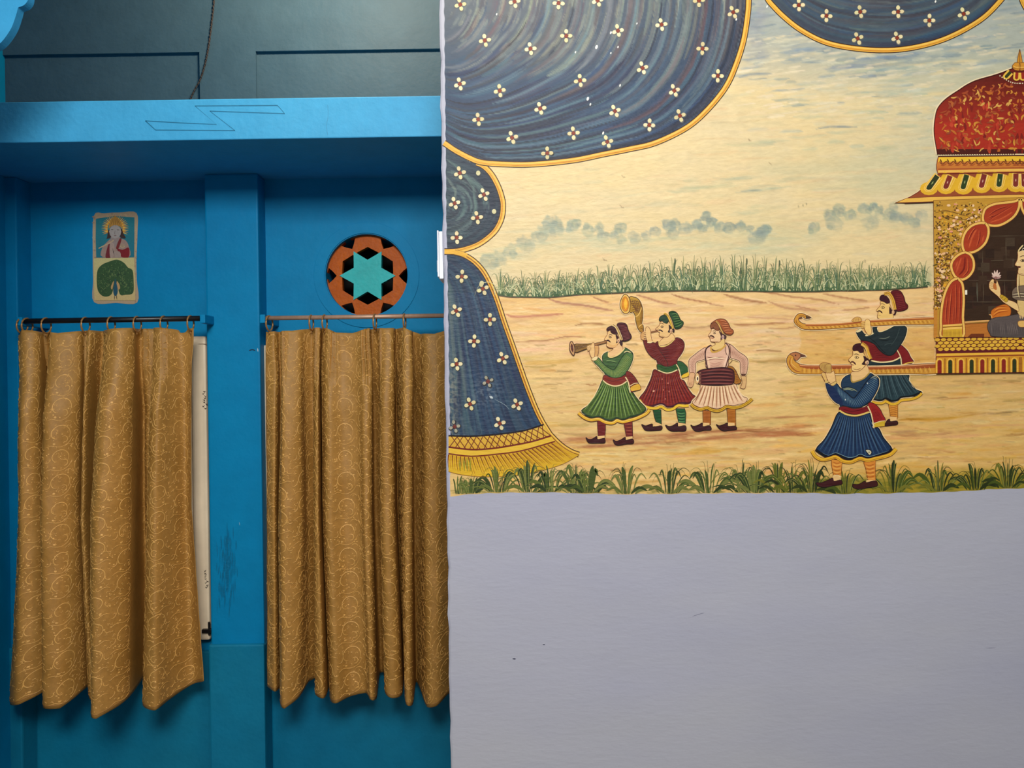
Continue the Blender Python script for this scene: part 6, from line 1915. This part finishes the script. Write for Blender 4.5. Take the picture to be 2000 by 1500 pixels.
skf = [(580, 190), (720, 240), (870, 250), (1030, 200), (1060, 330), (1075, 420), (1160, 420), (1232, 560), (1352, 712), (1310, 765), (1190, 802), (1090, 832), (1000, 852), (900, 812), (820, 852), (720, 862), (620, 822), (530, 792), (430, 832), (340, 792), (255, 722), (370, 590), (470, 420)]
halo(p, [skf])
p.poly(skf, rgb(30, 54, 82), rgb(26, 50, 84), line=rgb(10, 12, 22), lw=2.2)
fan(p, [(590, 220), (720, 265), (870, 275), (1030, 230)], [(290, 730), (440, 815), (620, 800), (740, 845), (900, 800), (1020, 835), (1180, 790), (1330, 720)], 34, (rgb(64, 92, 118), rgb(14, 26, 50), rgb(52, 82, 112), rgb(18, 36, 70)), (1.2, 2.4))
bl = [(240, 735), (340, 805), (430, 842), (530, 805), (620, 835), (720, 872), (820, 862), (895, 826), (1000, 862), (1090, 845), (1190, 815), (1310, 775), (1358, 718)]
p.line(bl, 5.0, rgb(12, 14, 24), taper=0)
p.line([(a, b - 24) for a, b in bl[1:-1]], 1.0, rgb(120, 148, 156), taper=1)
hm = [(190, 755), (240, 832), (330, 880), (440, 868), (535, 842), (640, 902), (760, 916), (885, 866), (1000, 890), (1120, 866), (1260, 832), (1350, 795), (1420, 722)]
p.line(hm, 7.6, rgb(130, 70, 20), taper=0).line(hm, 6.0, rgb(228, 176, 44), taper=0).line([(a, b + 8) for a, b in hm], 1.2, rgb(180, 112, 30), taper=1)
p.poly([(972, 742), (1030, 738), (1062, 772), (1035, 815), (1005, 790)], rgb(214, 204, 168), line=rgb(10, 10, 16), lw=1.2).dot(1025, 775, 14, 12, rgb(150, 140, 108))
p.build('skirt', B1)
p.at(*F_)
tf = [(760, 540), (690, 556), (630, 615), (615, 700), (640, 780), (640, 900), (600, 1010), (800, 1045), (1010, 965), (1095, 850), (1160, 700), (1165, 600), (1105, 555), (1032, 518), (940, 600), (800, 650), (772, 630)]
af = [(388, 655), (450, 685), (545, 668), (602, 730), (700, 805), (790, 880), (850, 830), (932, 720), (1002, 620), (1085, 556), (1155, 590), (1164, 700), (1102, 840), (1030, 935), (900, 1014), (760, 1016), (620, 984), (518, 930), (428, 810)]
halo(p, [tf, af], 4)
p.poly(tf, rgb(28, 52, 76), line=rgb(10, 14, 24))
p.poly(af, rgb(26, 54, 84), line=rgb(8, 12, 22), lw=1.6)
p.poly([(392, 665), (450, 690), (520, 740), (600, 860), (640, 985), (520, 932), (430, 812)], rgb(24, 40, 76))
stripes(p, [(560, 800), (640, 920), (760, 1010), (900, 1008), (1030, 930), (1102, 835), (1160, 700), (1150, 600)], [(550, 685), (610, 740), (700, 810), (785, 880), (850, 835), (935, 722), (1005, 625), (1080, 562)], 30, rgb(104, 134, 146), 1.0)
p.line([(640, 745), (720, 735), (790, 750), (850, 785)], 1.4, rgb(156, 160, 116)).line([(645, 762), (720, 752), (800, 775)], 1.2, rgb(156, 160, 116)).line([(630, 730), (720, 718), (850, 765)], 1.2, rgb(8, 12, 20)).line([(1060, 575), (1110, 565), (1145, 590)], 1.3, rgb(146, 150, 130)).line([(1040, 590), (1090, 585), (1140, 605)], 1.0, rgb(146, 150, 130))
for x, y in ((1000, 665), (678, 905)):
    p.dot(x, y, 9, 12, rgb(200, 206, 200))
p.build('tunic', B1)
p.at(*F_).poly([(598, 1012), (680, 1005), (800, 1035), (950, 1015), (1015, 980), (1034, 1070), (900, 1118), (760, 1114), (600, 1062)], rgb(122, 20, 26), line=DK).line([(612, 1030), (780, 1075), (1015, 1020)], 1.4, rgb(80, 8, 16))
p.line([(588, 1062), (700, 1122), (850, 1136), (1024, 1085)], 3.2, rgb(226, 190, 100), taper=0)
p.poly([(1030, 945), (1110, 968), (1182, 1040), (1222, 1120), (1258, 1212), (1100, 1252), (1060, 1120), (1005, 1000)], rgb(150, 30, 26), line=DK).poly([(1100, 1240), (1258, 1208), (1252, 1292), (1088, 1312)], rgb(204, 166, 40), sub=1, line=rgb(110, 60, 20), lw=.9)
for k in range(6):
    p.line([(1060 + 16 * k, 990 + 12 * k), (1110 + 22 * k, 1235 - 4 * k)], .9, rgb(104, 14, 20), inc=0)
p.line([(1004, 1000), (1050, 1100), (1080, 1230), (1095, 1320)], 2.2, CRM, taper=0).line([(1096, 1252), (1180, 1222), (1258, 1212)], 1.2, CRM, taper=0)
p.build('sash', B1)
p.at(*F_)
p.poly([(768, 500), (850, 490), (930, 450), (985, 395), (1025, 480), (1012, 540), (930, 602), (800, 642), (764, 600), (758, 545)], SK, line=SKL, lw=.8)
p.line([(762, 548), (772, 642), (850, 632), (950, 590), (1032, 508)], 2.6, rgb(170, 138, 66), taper=0)
p.poly([(790, 190), (785, 250), (722, 320), (745, 350), (770, 400), (764, 440), (778, 482), (850, 492), (922, 455), (965, 400), (985, 320), (940, 220), (880, 195)], rgb(238, 196, 124), line=SKL, lw=1)
p.line([(750, 360), (790, 352), (832, 395)], 3.0, rgb(76, 30, 26)).line([(765, 392), (800, 400)], 1.6, rgb(150, 70, 50)).line([(800, 245), (840, 235), (880, 255)], 1.3, rgb(60, 30, 24)).line([(808, 285), (840, 268), (872, 290), (836, 302), (810, 287)], 1.1, rgb(50, 26, 24)).dot(836, 286, 9, 9, rgb(40, 20, 20)).line([(790, 455), (850, 465), (910, 440)], 1, SKL).dot(905, 218, 12, 10, rgb(240, 220, 180))
p.poly([(940, 260), (1010, 305), (1062, 320), (1020, 345), (968, 345), (965, 395), (915, 385), (950, 330)], rgb(50, 18, 22)).dot(998, 360, 22, 32, rgb(222, 180, 140)).dot(998, 366, 9, 15, rgb(150, 104, 86))
p.poly([(783, 160), (800, 108), (860, 83), (915, 88), (940, 150), (942, 205), (890, 218), (850, 180), (810, 192)], rgb(58, 18, 24), line=rgb(28, 6, 10), lw=.8)
p.build('head', B1)
p.at(*F_).poly([(960, 70), (1010, 80), (1060, 160), (1085, 280), (1060, 320), (1010, 220)], rgb(110, 22, 24))
p.line([(915, 85), (985, 140), (1015, 230), (1045, 310)], 7.0, rgb(214, 158, 52), taper=0).line([(905, 88), (965, 140), (995, 235), (1030, 315)], 1.2, rgb(232, 194, 120), taper=0).line([(930, 78), (1005, 135), (1038, 228), (1062, 315)], .9, rgb(110, 60, 20), taper=0)
p.build('turban', B1)
p.at(*F_)
p.poly([(325, 520), (385, 520), (412, 640), (382, 640)], rgb(218, 174, 100), line=SKL, lw=.8).poly([(388, 500), (470, 505), (502, 478), (527, 560), (532, 645), (470, 672), (418, 620)], SK, line=SKL, lw=.9)
p.poly([(298, 400), (350, 363), (432, 372), (462, 390), (400, 410), (390, 505), (320, 462)], rgb(190, 148, 76), line=SKL, lw=.8).poly([(388, 400), (420, 384), (466, 390), (472, 500), (430, 512), (395, 505)], rgb(200, 160, 84), line=SKL, lw=.8)
for k in range(4):
    p.line([(400 + 18 * k, 400), (404 + 18 * k, 500)], .8, rgb(130, 84, 40), inc=0)
for k in range(3):
    p.line([(320 + 24 * k, 398 - 8 * k), (332 + 20 * k, 465 + 8 * k)], .8, rgb(130, 84, 40), inc=0)
p.poly([(455, 682), (530, 636), (552, 655), (500, 702)], rgb(214, 178, 104), sub=2, line=rgb(110, 76, 36), lw=.8).poly([(378, 640), (420, 625), (430, 650), (390, 662)], rgb(214, 178, 104), sub=2)
p.build('hand', B1)

# ---- the palanquin
cP = ctx(1.45)
PQ = bpy.data.objects.new('painted_palanquin', None)
link(PQ, mural, label='domed red and gold palanquin with a seated woman inside')
P1, P2, P3, P4, P5 = (1740, 80, 7.692), (1740, 240, 7.692), (1800, 370, 10), (1800, 490, 10), (1800, 600, 10)
OR, YE, MAR = rgb(206, 134, 40), rgb(232, 176, 48), rgb(108, 34, 20)
p = Paint(cP, mirror=AX)
dome = [(1830, 302), (1826.5, 282), (1823.5, 262), (1823.5, 246), (1825.5, 230), (1829, 215), (1836, 204), (1845, 195), (1857, 186), (1871, 177), (1886, 167), (1902, 159), (1919, 153.5), (1937, 148.5), (1957, 142), (1975, 135), (AX, 131)]
p.line(dome[:-1], 6, rgb(238, 218, 176), taper=0)
body = dome + [(AX, 302)]
p.poly(dome + [(AX, 200)], rgb(112, 30, 18), sub=1)
# red cloth shaded in bands
for k in range(16):
    y0, y1 = 140 + k * 10.1, 140 + (k + 1) * 10.1 + .6
    f = [np.interp(-y, [-p_[1] for p_ in dome], [p_[0] for p_ in dome]) for y in (y0, y1)]
    t = k / 15
    ca = tuple(a + (b - a) * min(1, t * 1.5) for a, b in zip(rgb(92, 26, 16), rgb(168, 44, 26)))
    if k == 15:
        ca = rgb(74, 24, 14)
    p.poly([(f[0] + .5, y0), (AX, y0), (AX, y1), (f[1] + .5, y1)], ca, sub=1, inc=1 if k == 0 else 0)
for k in range(60):
    t = rnd.random()
    y = 195 + 95 * rnd.random()
    xl = float(np.interp(-y, [-p_[1] for p_ in dome], [p_[0] for p_ in dome]))
    x = xl + 6 + (AX - xl - 8) * rnd.random()
    if y < 290:
        p.line([(x, y), (x + rnd.uniform(-3, 3), y + rnd.uniform(8, 20))], rnd.uniform(4, 9), rnd.choice((rgb(180, 56, 34), rgb(150, 36, 24), rgb(190, 66, 40), rgb(124, 30, 20))), taper=1, inc=1 if k % 10 == 0 else 0)
for k in range(250):
    y = 152 + 147 * ((k * .61803) % 1)
    xl = float(np.interp(-y, [-p_[1] for p_ in dome], [p_[0] for p_ in dome]))
    x = xl + 4 + (AX - xl - 4) * ((k * .7548 + .1 * rnd.random()) % 1)
    a, L = rnd.uniform(0, 6.28), rnd.uniform(3.5, 8)
    cv_ = rnd.uniform(-.9, .9)
    pts = [(x, y), (x + L * math.cos(a), y + L * math.sin(a)), (x + L * math.cos(a) + L * math.cos(a + cv_ * 1.8), y + L * math.sin(a) + L * math.sin(a + cv_ * 1.8))]
    if min(q[0] for q in pts) < xl + 4 or max(q[0] for q in pts) > AX or max(q[1] for q in pts) > 298 or min(q[1] for q in pts) < 160:
        continue
    p.line(pts, rnd.uniform(2.2, 4.2), rnd.choice((rgb(206, 138, 50), rgb(190, 104, 38), rgb(214, 160, 76), rgb(160, 70, 36), rgb(176, 92, 42), rgb(146, 66, 40))), taper=3, inc=1 if k % 12 == 0 else 0)
p.line(dome, 1.5, rgb(66, 18, 12), taper=0)
p.build('dome', PQ, label='red dome with golden flecks')
p.at(*P1)
fin = [(1921, 118), (1935, 160), (1962, 240), (1990, 330), (2016, 350)]
p.poly([(1926, 130), (1900, 240), (1885, 340), (AX * 7.692 - 1740 * 7.692, 345), (AX * 7.692 - 1740 * 7.692, 130)], rgb(202, 138, 40), sub=1, line=rgb(110, 60, 24), lw=1)
p.poly([(1830, 360), (1860, 330), (1928, 345), (1928, 445), (1850, 440), (1822, 410), (1815, 380)], rgb(206, 140, 44), line=rgb(110, 60, 24), lw=1).line([(1830, 380), (1870, 400), (1928, 402)], 1.4, rgb(236, 186, 90)).line([(1825, 405), (1870, 425), (1928, 428)], 1.0, rgb(120, 66, 24))
for (x0, y0, x1, y1, c) in ((1790, 470, 1725, 540, rgb(50, 60, 22)), (1885, 480, 1878, 560, rgb(150, 40, 24))):
    p.line([(x0, y0), (x1, y1)], 13, rgb(232, 186, 70), taper=0).dot(x1, y1, 52, 44, rgb(232, 186, 70), inc=0).line([(x0, y0), (x1, y1)], 6, c, taper=0).dot(x1, y1, 24, 22, c, inc=0)
for k in range(10):
    p.dot(1630 + 32 * k, 530 + 112 * math.sin(min(1, k / 8) * 1.57), 9, 9, rgb(240, 226, 190), inc=0)
p.build('finial', PQ)
p.at(*P2)
ex = (AX - 1740) * 7.692
p.poly([(705, 515), (ex, 500), (ex, 745), (700, 775), (680, 700), (678, 640), (690, 560)], rgb(210, 134, 44), rgb(190, 108, 50), sub=1, line=MAR, lw=1.2)
p.poly([(712, 520), (ex, 506), (ex, 575), (700, 590)], rgb(234, 188, 50), sub=1)
p.line([(700, 735), (ex, 712)], 4.6, rgb(236, 186, 84), taper=0).line([(700, 700), (ex, 680)], 2.0, rgb(160, 74, 36), taper=0)
for k in range(12):
    x = 720 + 108 * k
    p.line([(x, 570), (x + 20, 610), (x + 60, 620), (x + 95, 585), (x + 120, 600)], 2.0, rgb(120, 56, 24), inc=0).line([(x + 20, 640), (x + 70, 640), (x + 110, 610)], 2.4, rgb(170, 84, 36), inc=0).line([(x + 10, 545), (x + 36, 605)], 3, rgb(96, 44, 22), inc=0)
for k in range(36):
    p.dot(712 + 36 * k, 490 - .4 * k, 11, 9, rgb(238, 214, 166), inc=0)
p.line([(700, 508), (ex, 495)], 1.6, rgb(60, 22, 14), taper=0)
p.build('cornice', PQ)
p.at(*P2)
eave = [(702, 775), (640, 830), (560, 902), (480, 975), (400, 1045), (300, 1105), (210, 1150), (55, 1207), (200, 1205), (ex, 1150), (ex, 750)]
p.line([eave[0], (560, 902), (400, 1045), (210, 1150), (40, 1210)], 4.5, rgb(232, 210, 160), taper=1)
p.poly(eave, rgb(150, 74, 40), sub=1, line=MAR, lw=1.3)
sl = [(690, 800, 560, 985, rgb(46, 54, 24)), (880, 800, 815, 970, rgb(124, 44, 34)), (1130, 785, 1075, 975, rgb(46, 62, 26)), (1395, 775, 1350, 955, rgb(124, 44, 38)), (1635, 770, 1612, 940, rgb(46, 62, 28)), (1868, 765, 1862, 940, rgb(126, 46, 36))]
for (x0, y0, x1, y1, c) in sl:
    p.line([(x0 + 30, y0 + (30 if x0 < 700 else 0)), (x1, y1)], 22 if x0 < 700 else 35, rgb(226, 174, 42), taper=0).dot(x1 + 3, y1 + 6, 135, 100, rgb(226, 174, 42), inc=0)
for (x0, y0, x1, y1, c) in sl:
    p.line([(x0 + 20, y0), (x1, y1)], 19, rgb(240, 196, 92), taper=0).dot(x1, y1, 74, 62, rgb(240, 196, 92), inc=0)
    p.line([(x0 + 20, y0), (x1, y1)], 16, rgb(226, 170, 40), taper=0).dot(x1, y1, 62, 50, rgb(226, 170, 40), inc=0)
    p.line([(x0 + 10, y0), (x1, y1)], 13, rgb(244, 206, 120), taper=0).dot(x1, y1, 49, 38, rgb(244, 206, 120), inc=0)
    p.line([(x0, y0), (x1, y1)], 10, c, taper=0).dot(x1, y1, 38, 26, c, inc=0)
    p.line([(x0 * .55 + x1 * .45, y0 * .55 + y1 * .45), (x0 * .3 + x1 * .7, y0 * .3 + y1 * .7)], 2.4, rgb(206, 160, 140) if c[0] > .3 else rgb(150, 160, 100))
p.poly([(60, 1205), (230, 1135), (600, 1115), (ex, 1080), (ex, 1142), (1000, 1165), (600, 1188), (200, 1202)], rgb(232, 180, 76), sub=1, line=MAR, lw=1.0)
p.line([(200, 1212), (600, 1196), (1000, 1172), (ex, 1150)], 1.8, rgb(70, 30, 14), taper=0)
p.line([(705, 770), (ex, 748)], 2.0, MAR, taper=0)
p.build('eave', PQ, label='golden scalloped eave')

# column with flowers, interior, petals of the arch
p.at(*P4)
inner = [(410, -150), (1905, -300), (1905, 1400), (760, 1400)]
p.at(0, 0, 1).poly([(1822, 392), (AX, 386), (AX, 662), (1824, 662)], rgb(192, 142, 48), sub=1, line=rgb(120, 74, 28), lw=1)
p.line([(1826, 600), (1826, 660)], 7, rgb(196, 128, 46), taper=0)
for k in range(700):
    y = rnd.uniform(397, 604)
    x1 = float(np.interp(y, [396, 405, 412, 432, 440, 455, 490, 497, 540, 550, 604], [1965, 1932, 1918, 1915, 1890, 1880, 1876, 1862, 1856, 1850, 1836]))
    x = rnd.uniform(1825, x1 - 2)
    a = rnd.uniform(0, 6.28)
    L = rnd.uniform(3, 6.5)
    q = rnd.random()
    if q < .66:
        p.line([(x, y), (x + L * math.cos(a), y + L * math.sin(a))], rnd.uniform(1.9, 3.3), rnd.choice((rgb(92, 56, 20), rgb(86, 70, 20), rgb(110, 66, 24), rgb(120, 84, 30))), taper=3, inc=1 if k % 24 == 0 else 0)
    elif q < .8:
        p.line([(x, y), (x + L * math.cos(a), y + L * math.sin(a))], rnd.uniform(1.6, 2.6), rnd.choice((rgb(232, 196, 112), rgb(214, 180, 70))), taper=3, inc=0)
    else:
        p.dot(x, y, rnd.uniform(1.8, 4), rnd.uniform(1.6, 3), rnd.choice((rgb(236, 182, 130), rgb(226, 150, 120), rgb(238, 198, 150), rgb(222, 160, 40))), inc=1 if k % 24 == 0 else 0)
for pts in ([(1823, 417), (1845, 412), (1870, 418), (1890, 424)], [(1830, 470), (1846, 466), (1858, 478)], [(1832, 430), (1850, 425), (1880, 430), (1900, 420)], [(1826, 480), (1836, 468), (1850, 466)], [(1828, 520), (1842, 508), (1852, 495)]):
    p.line(pts, 1.0, rgb(128, 84, 34))
p.build('column', PQ, label='gold column painted with small flowers')
ins = [(AX, 394), (1984, 412), (1972, 428), (1950, 440), (1932, 444), (1926, 466), (1915, 480), (1898, 494), (1896, 515), (1888, 534), (1878, 545), (1881, 580), (1880, 630), (AX, 628)]
p.at(0, 0, 1).poly(ins, rgb(56, 36, 20), sub=1)
for k in range(40):
    x, y = rnd.uniform(1884, AX - 10), rnd.uniform(460, 615)
    if x > np.interp(y, [440, 490, 540, 620], [1935, 1905, 1888, 1886]):
        p.poly([(x - 8, y - 9), (x + 9, y - 9), (x + 9, y + 8), (x - 8, y + 8)], rnd.choice((rgb(64, 44, 28), rgb(48, 30, 18), rgb(70, 54, 38), rgb(58, 34, 22))), sub=1, inc=1 if k % 8 == 0 else 0)
for pts in ([(1933, 462), (1991, 461)], [(1917, 510), (1990, 508)], [(1890, 548), (1990, 548)], [(1886, 590), (1960, 590)], [(1962, 465), (1963, 508)], [(1917, 490), (1917, 545)], [(1918, 550), (1919, 590)], [(1960, 550), (1961, 585)]):
    p.line(pts, 1.2, rgb(96, 82, 62), taper=1, inc=0)
p.line([(1906, 552), (1907, 590)], 3.0, rgb(86, 82, 66)).line([(1885, 567), (1885, 576)], 4.2, rgb(240, 232, 210), taper=0)
p.poly([(1879, 632), (1879, 661), (AX, 661), (AX, 630)], rgb(186, 112, 42), sub=1).line([(1880, 630), (1925, 627), (AX, 627)], 3.2, rgb(224, 168, 96), taper=0).line([(1880, 634), (1925, 631), (AX, 631)], 1.0, rgb(90, 40, 20), taper=0).poly([(1895, 652), (1920, 652), (1920, 661), (1885, 661)], rgb(110, 50, 20), sub=1)
p.build('interior', PQ, label='dark interior with brick lines')


def petal(pts, folds):
    p.poly(pts, rgb(160, 50, 26), rgb(172, 62, 28), line=None)
    for f in folds:
        p.line(f, 2.0, rnd.choice((rgb(206, 96, 50), rgb(126, 30, 18), rgb(196, 84, 46))), taper=1, inc=0)
        p.line([(a + 14, b + 4) for a, b in f], 1.8, rnd.choice((rgb(118, 26, 16), rgb(190, 76, 40))), taper=1, inc=0)
    p.c.layer = p.c.top = p.c.top + 1
    so = p.sc
    p.line(list(pts) + [pts[0]], 6.0, rgb(124, 56, 24), taper=0)
    p.line(list(pts) + [pts[0]], 4.2, rgb(236, 186, 92), taper=0)


p.at(*P3)
petal([(1890, 195), (1780, 245), (1560, 270), (1380, 300), (1230, 380), (1180, 500), (1180, 610), (1230, 680), (1370, 715), (1520, 700), (1690, 610), (1810, 500), (1880, 350)], [[(1300, 600), (1500, 480), (1750, 330)], [(1290, 500), (1450, 400), (1650, 330)], [(1320, 650), (1550, 570), (1740, 450)], [(1270, 560), (1420, 500)]])
petal([(1225, 665), (1100, 665), (960, 715), (850, 820), (790, 950), (775, 1080), (800, 1190), (850, 1240), (1000, 1225), (1130, 1150), (1230, 1040), (1280, 900), (1285, 790), (1265, 720)], [[(900, 1150), (960, 950), (1050, 780)], [(880, 1000), (950, 850), (1020, 760)], [(1050, 1120), (1100, 950), (1100, 800)], [(1150, 1050), (1190, 900)]])
p.at(*P4)
petal([(830, 35), (740, 60), (640, 130), (570, 230), (560, 330), (590, 430), (640, 510), (720, 555), (800, 560), (900, 500), (980, 390), (1000, 270), (980, 160), (920, 70)], [[(650, 430), (700, 280), (750, 140)], [(700, 480), (800, 350), (820, 120)], [(780, 500), (880, 380), (880, 150)], [(640, 330), (680, 200)]])
petal([(690, 545), (600, 570), (520, 650), (450, 790), (400, 960), (370, 1150), (355, 1350), (360, 1480), (380, 1690), (780, 1690), (785, 1300), (800, 1000), (795, 800), (770, 640)], [[(560, 750), (540, 1000), (520, 1300), (510, 1450)], [(480, 900), (450, 1200), (440, 1400)], [(640, 650), (650, 1000), (630, 1400)], [(720, 700), (720, 1050), (710, 1400)], [(600, 1100), (590, 1420)]])
p.poly([(395, 1455), (765, 1430), (775, 1685), (390, 1690)], rgb(214, 168, 46), sub=1)
for k in range(14):
    p.line([(410 + 26 * k, 1540), (412 + 26 * k, 1680)], 1.0, rgb(160, 110, 30), inc=0)
p.line([(395, 1465), (770, 1440)], 3.4, rgb(238, 186, 92), taper=0).line([(395, 1525), (770, 1505)], 3.4, rgb(238, 186, 92), taper=0).line([(395, 1495), (770, 1472)], 1.4, rgb(120, 56, 24), taper=0)
p.build('red_drape', PQ, label='red petal shaped drapes with cream edges')
p.at(*P5)
bx = (AX - 1800) * 10
p.poly([(255, 595), (bx, 590), (bx, 855), (265, 890)], rgb(96, 30, 20), sub=1)
for r in range(4):
    for k in range(16):
        x, y = 290 + 118 * k + (59 if r % 2 else 0), 640 + 62 * r - 2.2 * k
        if x < bx - 20:
            p.poly([(x - 58, y), (x, y - 36), (x + 56, y - 4), (x, y + 34)], jit(rgb(224, 172, 54), .03), sub=2, inc=0)
p.line([(260, 598), (bx, 588)], 2.0, rgb(80, 26, 14), taper=0).line([(265, 885), (bx, 850)], 4.5, rgb(96, 24, 30), taper=0)
p.poly([(265, 905), (bx, 870), (bx, 930), (265, 965)], rgb(236, 180, 60), sub=1, line=MAR, lw=1)
p.poly([(265, 965), (bx, 932), (bx, 1280), (270, 1305)], rgb(214, 148, 44), sub=1, line=MAR, lw=1.4)
for k in range(8):
    x = 330 + 208 * k
    c = rgb(136, 36, 26) if k % 2 == 0 else rgb(46, 54, 24)
    for w_, cc in ((15.5, rgb(222, 160, 36)), (13, rgb(240, 190, 80)), (9.5, rgb(206, 140, 40))):
        p.line([(x, 1290 - 2 * k), (x, 1070 - 3 * k)], w_, cc, taper=0).dot(x, 1070 - 3 * k, w_ * 5, w_ * 5, cc, inc=0)
    p.line([(x, 1290 - 2 * k), (x, 1075 - 3 * k)], 7.6, c, taper=0).dot(x, 1075 - 3 * k, 38, 42, c, inc=0)
    p.line([(x + 104, 1290 - 2 * k), (x + 104, 1000 - 3 * k)], 1.8, rgb(150, 84, 30), taper=0)
p.line([(265, 968), (bx, 936)], 2.4, rgb(150, 70, 30), taper=0).line([(268, 1298), (bx, 1278)], 1.8, rgb(70, 26, 16), taper=0)
p.build('base', PQ, label='yellow lattice base with arched niches')

# woman seated in the palanquin, holding a lotus
WM = bpy.data.objects.new('painted_person', None)
link(WM, mural, label='seated woman with a lotus inside the palanquin')
p = Paint(cP, *P4)
p.poly([(1330, 1190), (1400, 1120), (1500, 1070), (1620, 1050), (1700, 1110), (1720, 1200), (1680, 1280), (1540, 1290), (1400, 1320), (1350, 1330)], rgb(206, 112, 30), line=rgb(110, 50, 20), lw=1)
for k in range(5):
    p.line([(1370 + 10 * k, 1290 - 40 * k), (1480, 1210 - 30 * k), (1660, 1180 - 20 * k)], 1.4, rgb(236, 150, 60) if k % 2 else rgb(160, 70, 20), inc=0)
p.line([(1290, 1250), (1330, 1260), (1350, 1340)], 2, rgb(220, 160, 90)).line([(1340, 1330), (1540, 1290), (1680, 1280)], 1.6, rgb(230, 170, 90))
p.build('cushion', WM, label='orange cushion')
p.at(*P4).poly([(1265, 1520), (1270, 1420), (1330, 1340), (1450, 1300), (1650, 1280), (1850, 1240), (2200, 1250), (2300, 1500), (2250, 1680), (1420, 1680), (1310, 1620)], rgb(94, 82, 78), rgb(84, 74, 70), line=rgb(44, 34, 34), lw=1)
for k in range(26):
    p.line([(1300 + 34 * k, 1400 + 20 * (k % 3)), (1310 + 36 * k, 1640)], 1.0, rnd.choice((rgb(120, 106, 100), rgb(70, 60, 60))), inc=0)
p.poly([(1860, 1380), (2010, 1375), (2010, 1480), (1880, 1485)], rgb(226, 178, 96), line=rgb(140, 84, 40), lw=.9)
p.build('skirt', WM)
p.at(*P4).poly([(1850, 440), (2000, 420), (2140, 520), (2160, 1240), (1870, 1250), (1840, 980), (1830, 700)], rgb(222, 186, 116), line=SKL, lw=.8)
p.poly([(1740, 800), (1800, 720), (1900, 690), (2010, 680), (2140, 700), (2140, 960), (1900, 970), (1760, 930)], rgb(120, 100, 80), line=rgb(50, 34, 26), lw=.9)
for k in range(5):
    p.line([(1745, 830 + 26 * k), (1900, 815 + 26 * k), (2050, 830 + 26 * k)], 1.2, rgb(206, 190, 150) if k % 2 else rgb(76, 60, 48), inc=0)
p.line([(1860, 460), (1850, 620), (1850, 760), (1880, 920)], 2.2, rgb(216, 190, 140)).line([(1880, 470), (1880, 800), (1910, 930)], 1.6, rgb(96, 72, 48))
p.build('bodice', WM)
p.at(*P4).poly([(1855, 20), (1850, 100), (1840, 180), (1795, 280), (1840, 305), (1862, 350), (1852, 420), (1880, 465), (1990, 480), (2120, 430), (2150, 200), (2080, 20), (1950, -40)], rgb(236, 198, 136), line=SKL, lw=1)
p.line([(1885, 130), (1940, 105), (2000, 110)], 1.4, rgb(60, 34, 24)).line([(1890, 195), (1940, 180), (2000, 195), (1940, 215), (1892, 198)], 1.4, rgb(50, 28, 20)).dot(1950, 196, 16, 13, rgb(30, 16, 14)).poly([(1850, 305), (1905, 310), (1900, 335), (1862, 335)], rgb(70, 24, 20)).dot(1850, 260, 14, 16, rgb(244, 216, 160)).line([(1870, 440), (1990, 470)], 1, SKL)
p.poly([(1850, 30), (1900, -100), (2010, -130), (2180, -80), (2200, 300), (2150, 420), (2120, 200), (2020, 40), (1930, 0)], rgb(40, 26, 18)).line([(1852, 40), (1880, -20), (1930, -80), (1960, -110)], 2.6, rgb(232, 204, 140)).dot(1960, -20, 30, 26, rgb(40, 20, 14)).line([(1930, -10), (1960, -45), (1995, -20), (1960, 5), (1930, -10)], 1.2, rgb(240, 224, 180))
p.build('head', WM)
p.at(*P4).poly([(1290, 690), (1300, 620), (1350, 560), (1385, 570), (1390, 640), (1430, 640), (1440, 570), (1470, 640), (1510, 740), (1525, 860), (1640, 950), (1780, 1000), (1850, 1060), (1870, 1180), (1780, 1140), (1640, 1050), (1560, 1000), (1470, 900), (1400, 840), (1310, 760)], rgb(236, 196, 130), line=SKL, lw=.9)
p.poly([(1380, 640), (1425, 650), (1440, 760), (1400, 760), (1370, 720)], rgb(190, 110, 50))
for k in range(4):
    p.line([(1292 + 4 * k, 640 + 38 * k), (1345, 630 + 38 * k), (1385, 650 + 30 * k)], 1.0, rgb(150, 96, 50), inc=0)
p.poly([(1500, 900), (1540, 860), (1660, 940), (1620, 1010)], rgb(196, 156, 40), sub=2, line=rgb(110, 76, 20), lw=.8).line([(1520, 930), (1580, 890)], 1.0, rgb(120, 90, 24)).line([(1570, 970), (1630, 920)], 1.0, rgb(120, 90, 24))
for x in (1890, 1930, 1970):
    p.line([(x, 1250), (x + 10, 1330)], 2.4, rgb(230, 190, 130), inc=0)
p.build('arm', WM)
p.at(*P4)
for a, L in ((-150, 80), (-125, 120), (-100, 140), (-78, 150), (-55, 130), (-30, 110), (-10, 95)):
    an = math.radians(a)
    p.line([(1420, 540), (1420 + L * .6 * math.cos(an), 540 + L * .6 * math.sin(an)), (1420 + L * 1.1 * math.cos(an), 540 + L * 1.1 * math.sin(an))], 3.6, rgb(222, 190, 172) if L > 105 else rgb(178, 136, 124), taper=3)
p.line([(1415, 545), (1410, 620)], 1.8, rgb(120, 70, 40)).dot(1420, 530, 36, 26, rgb(150, 104, 96))
p.build('lotus', WM, label='pale pink lotus')
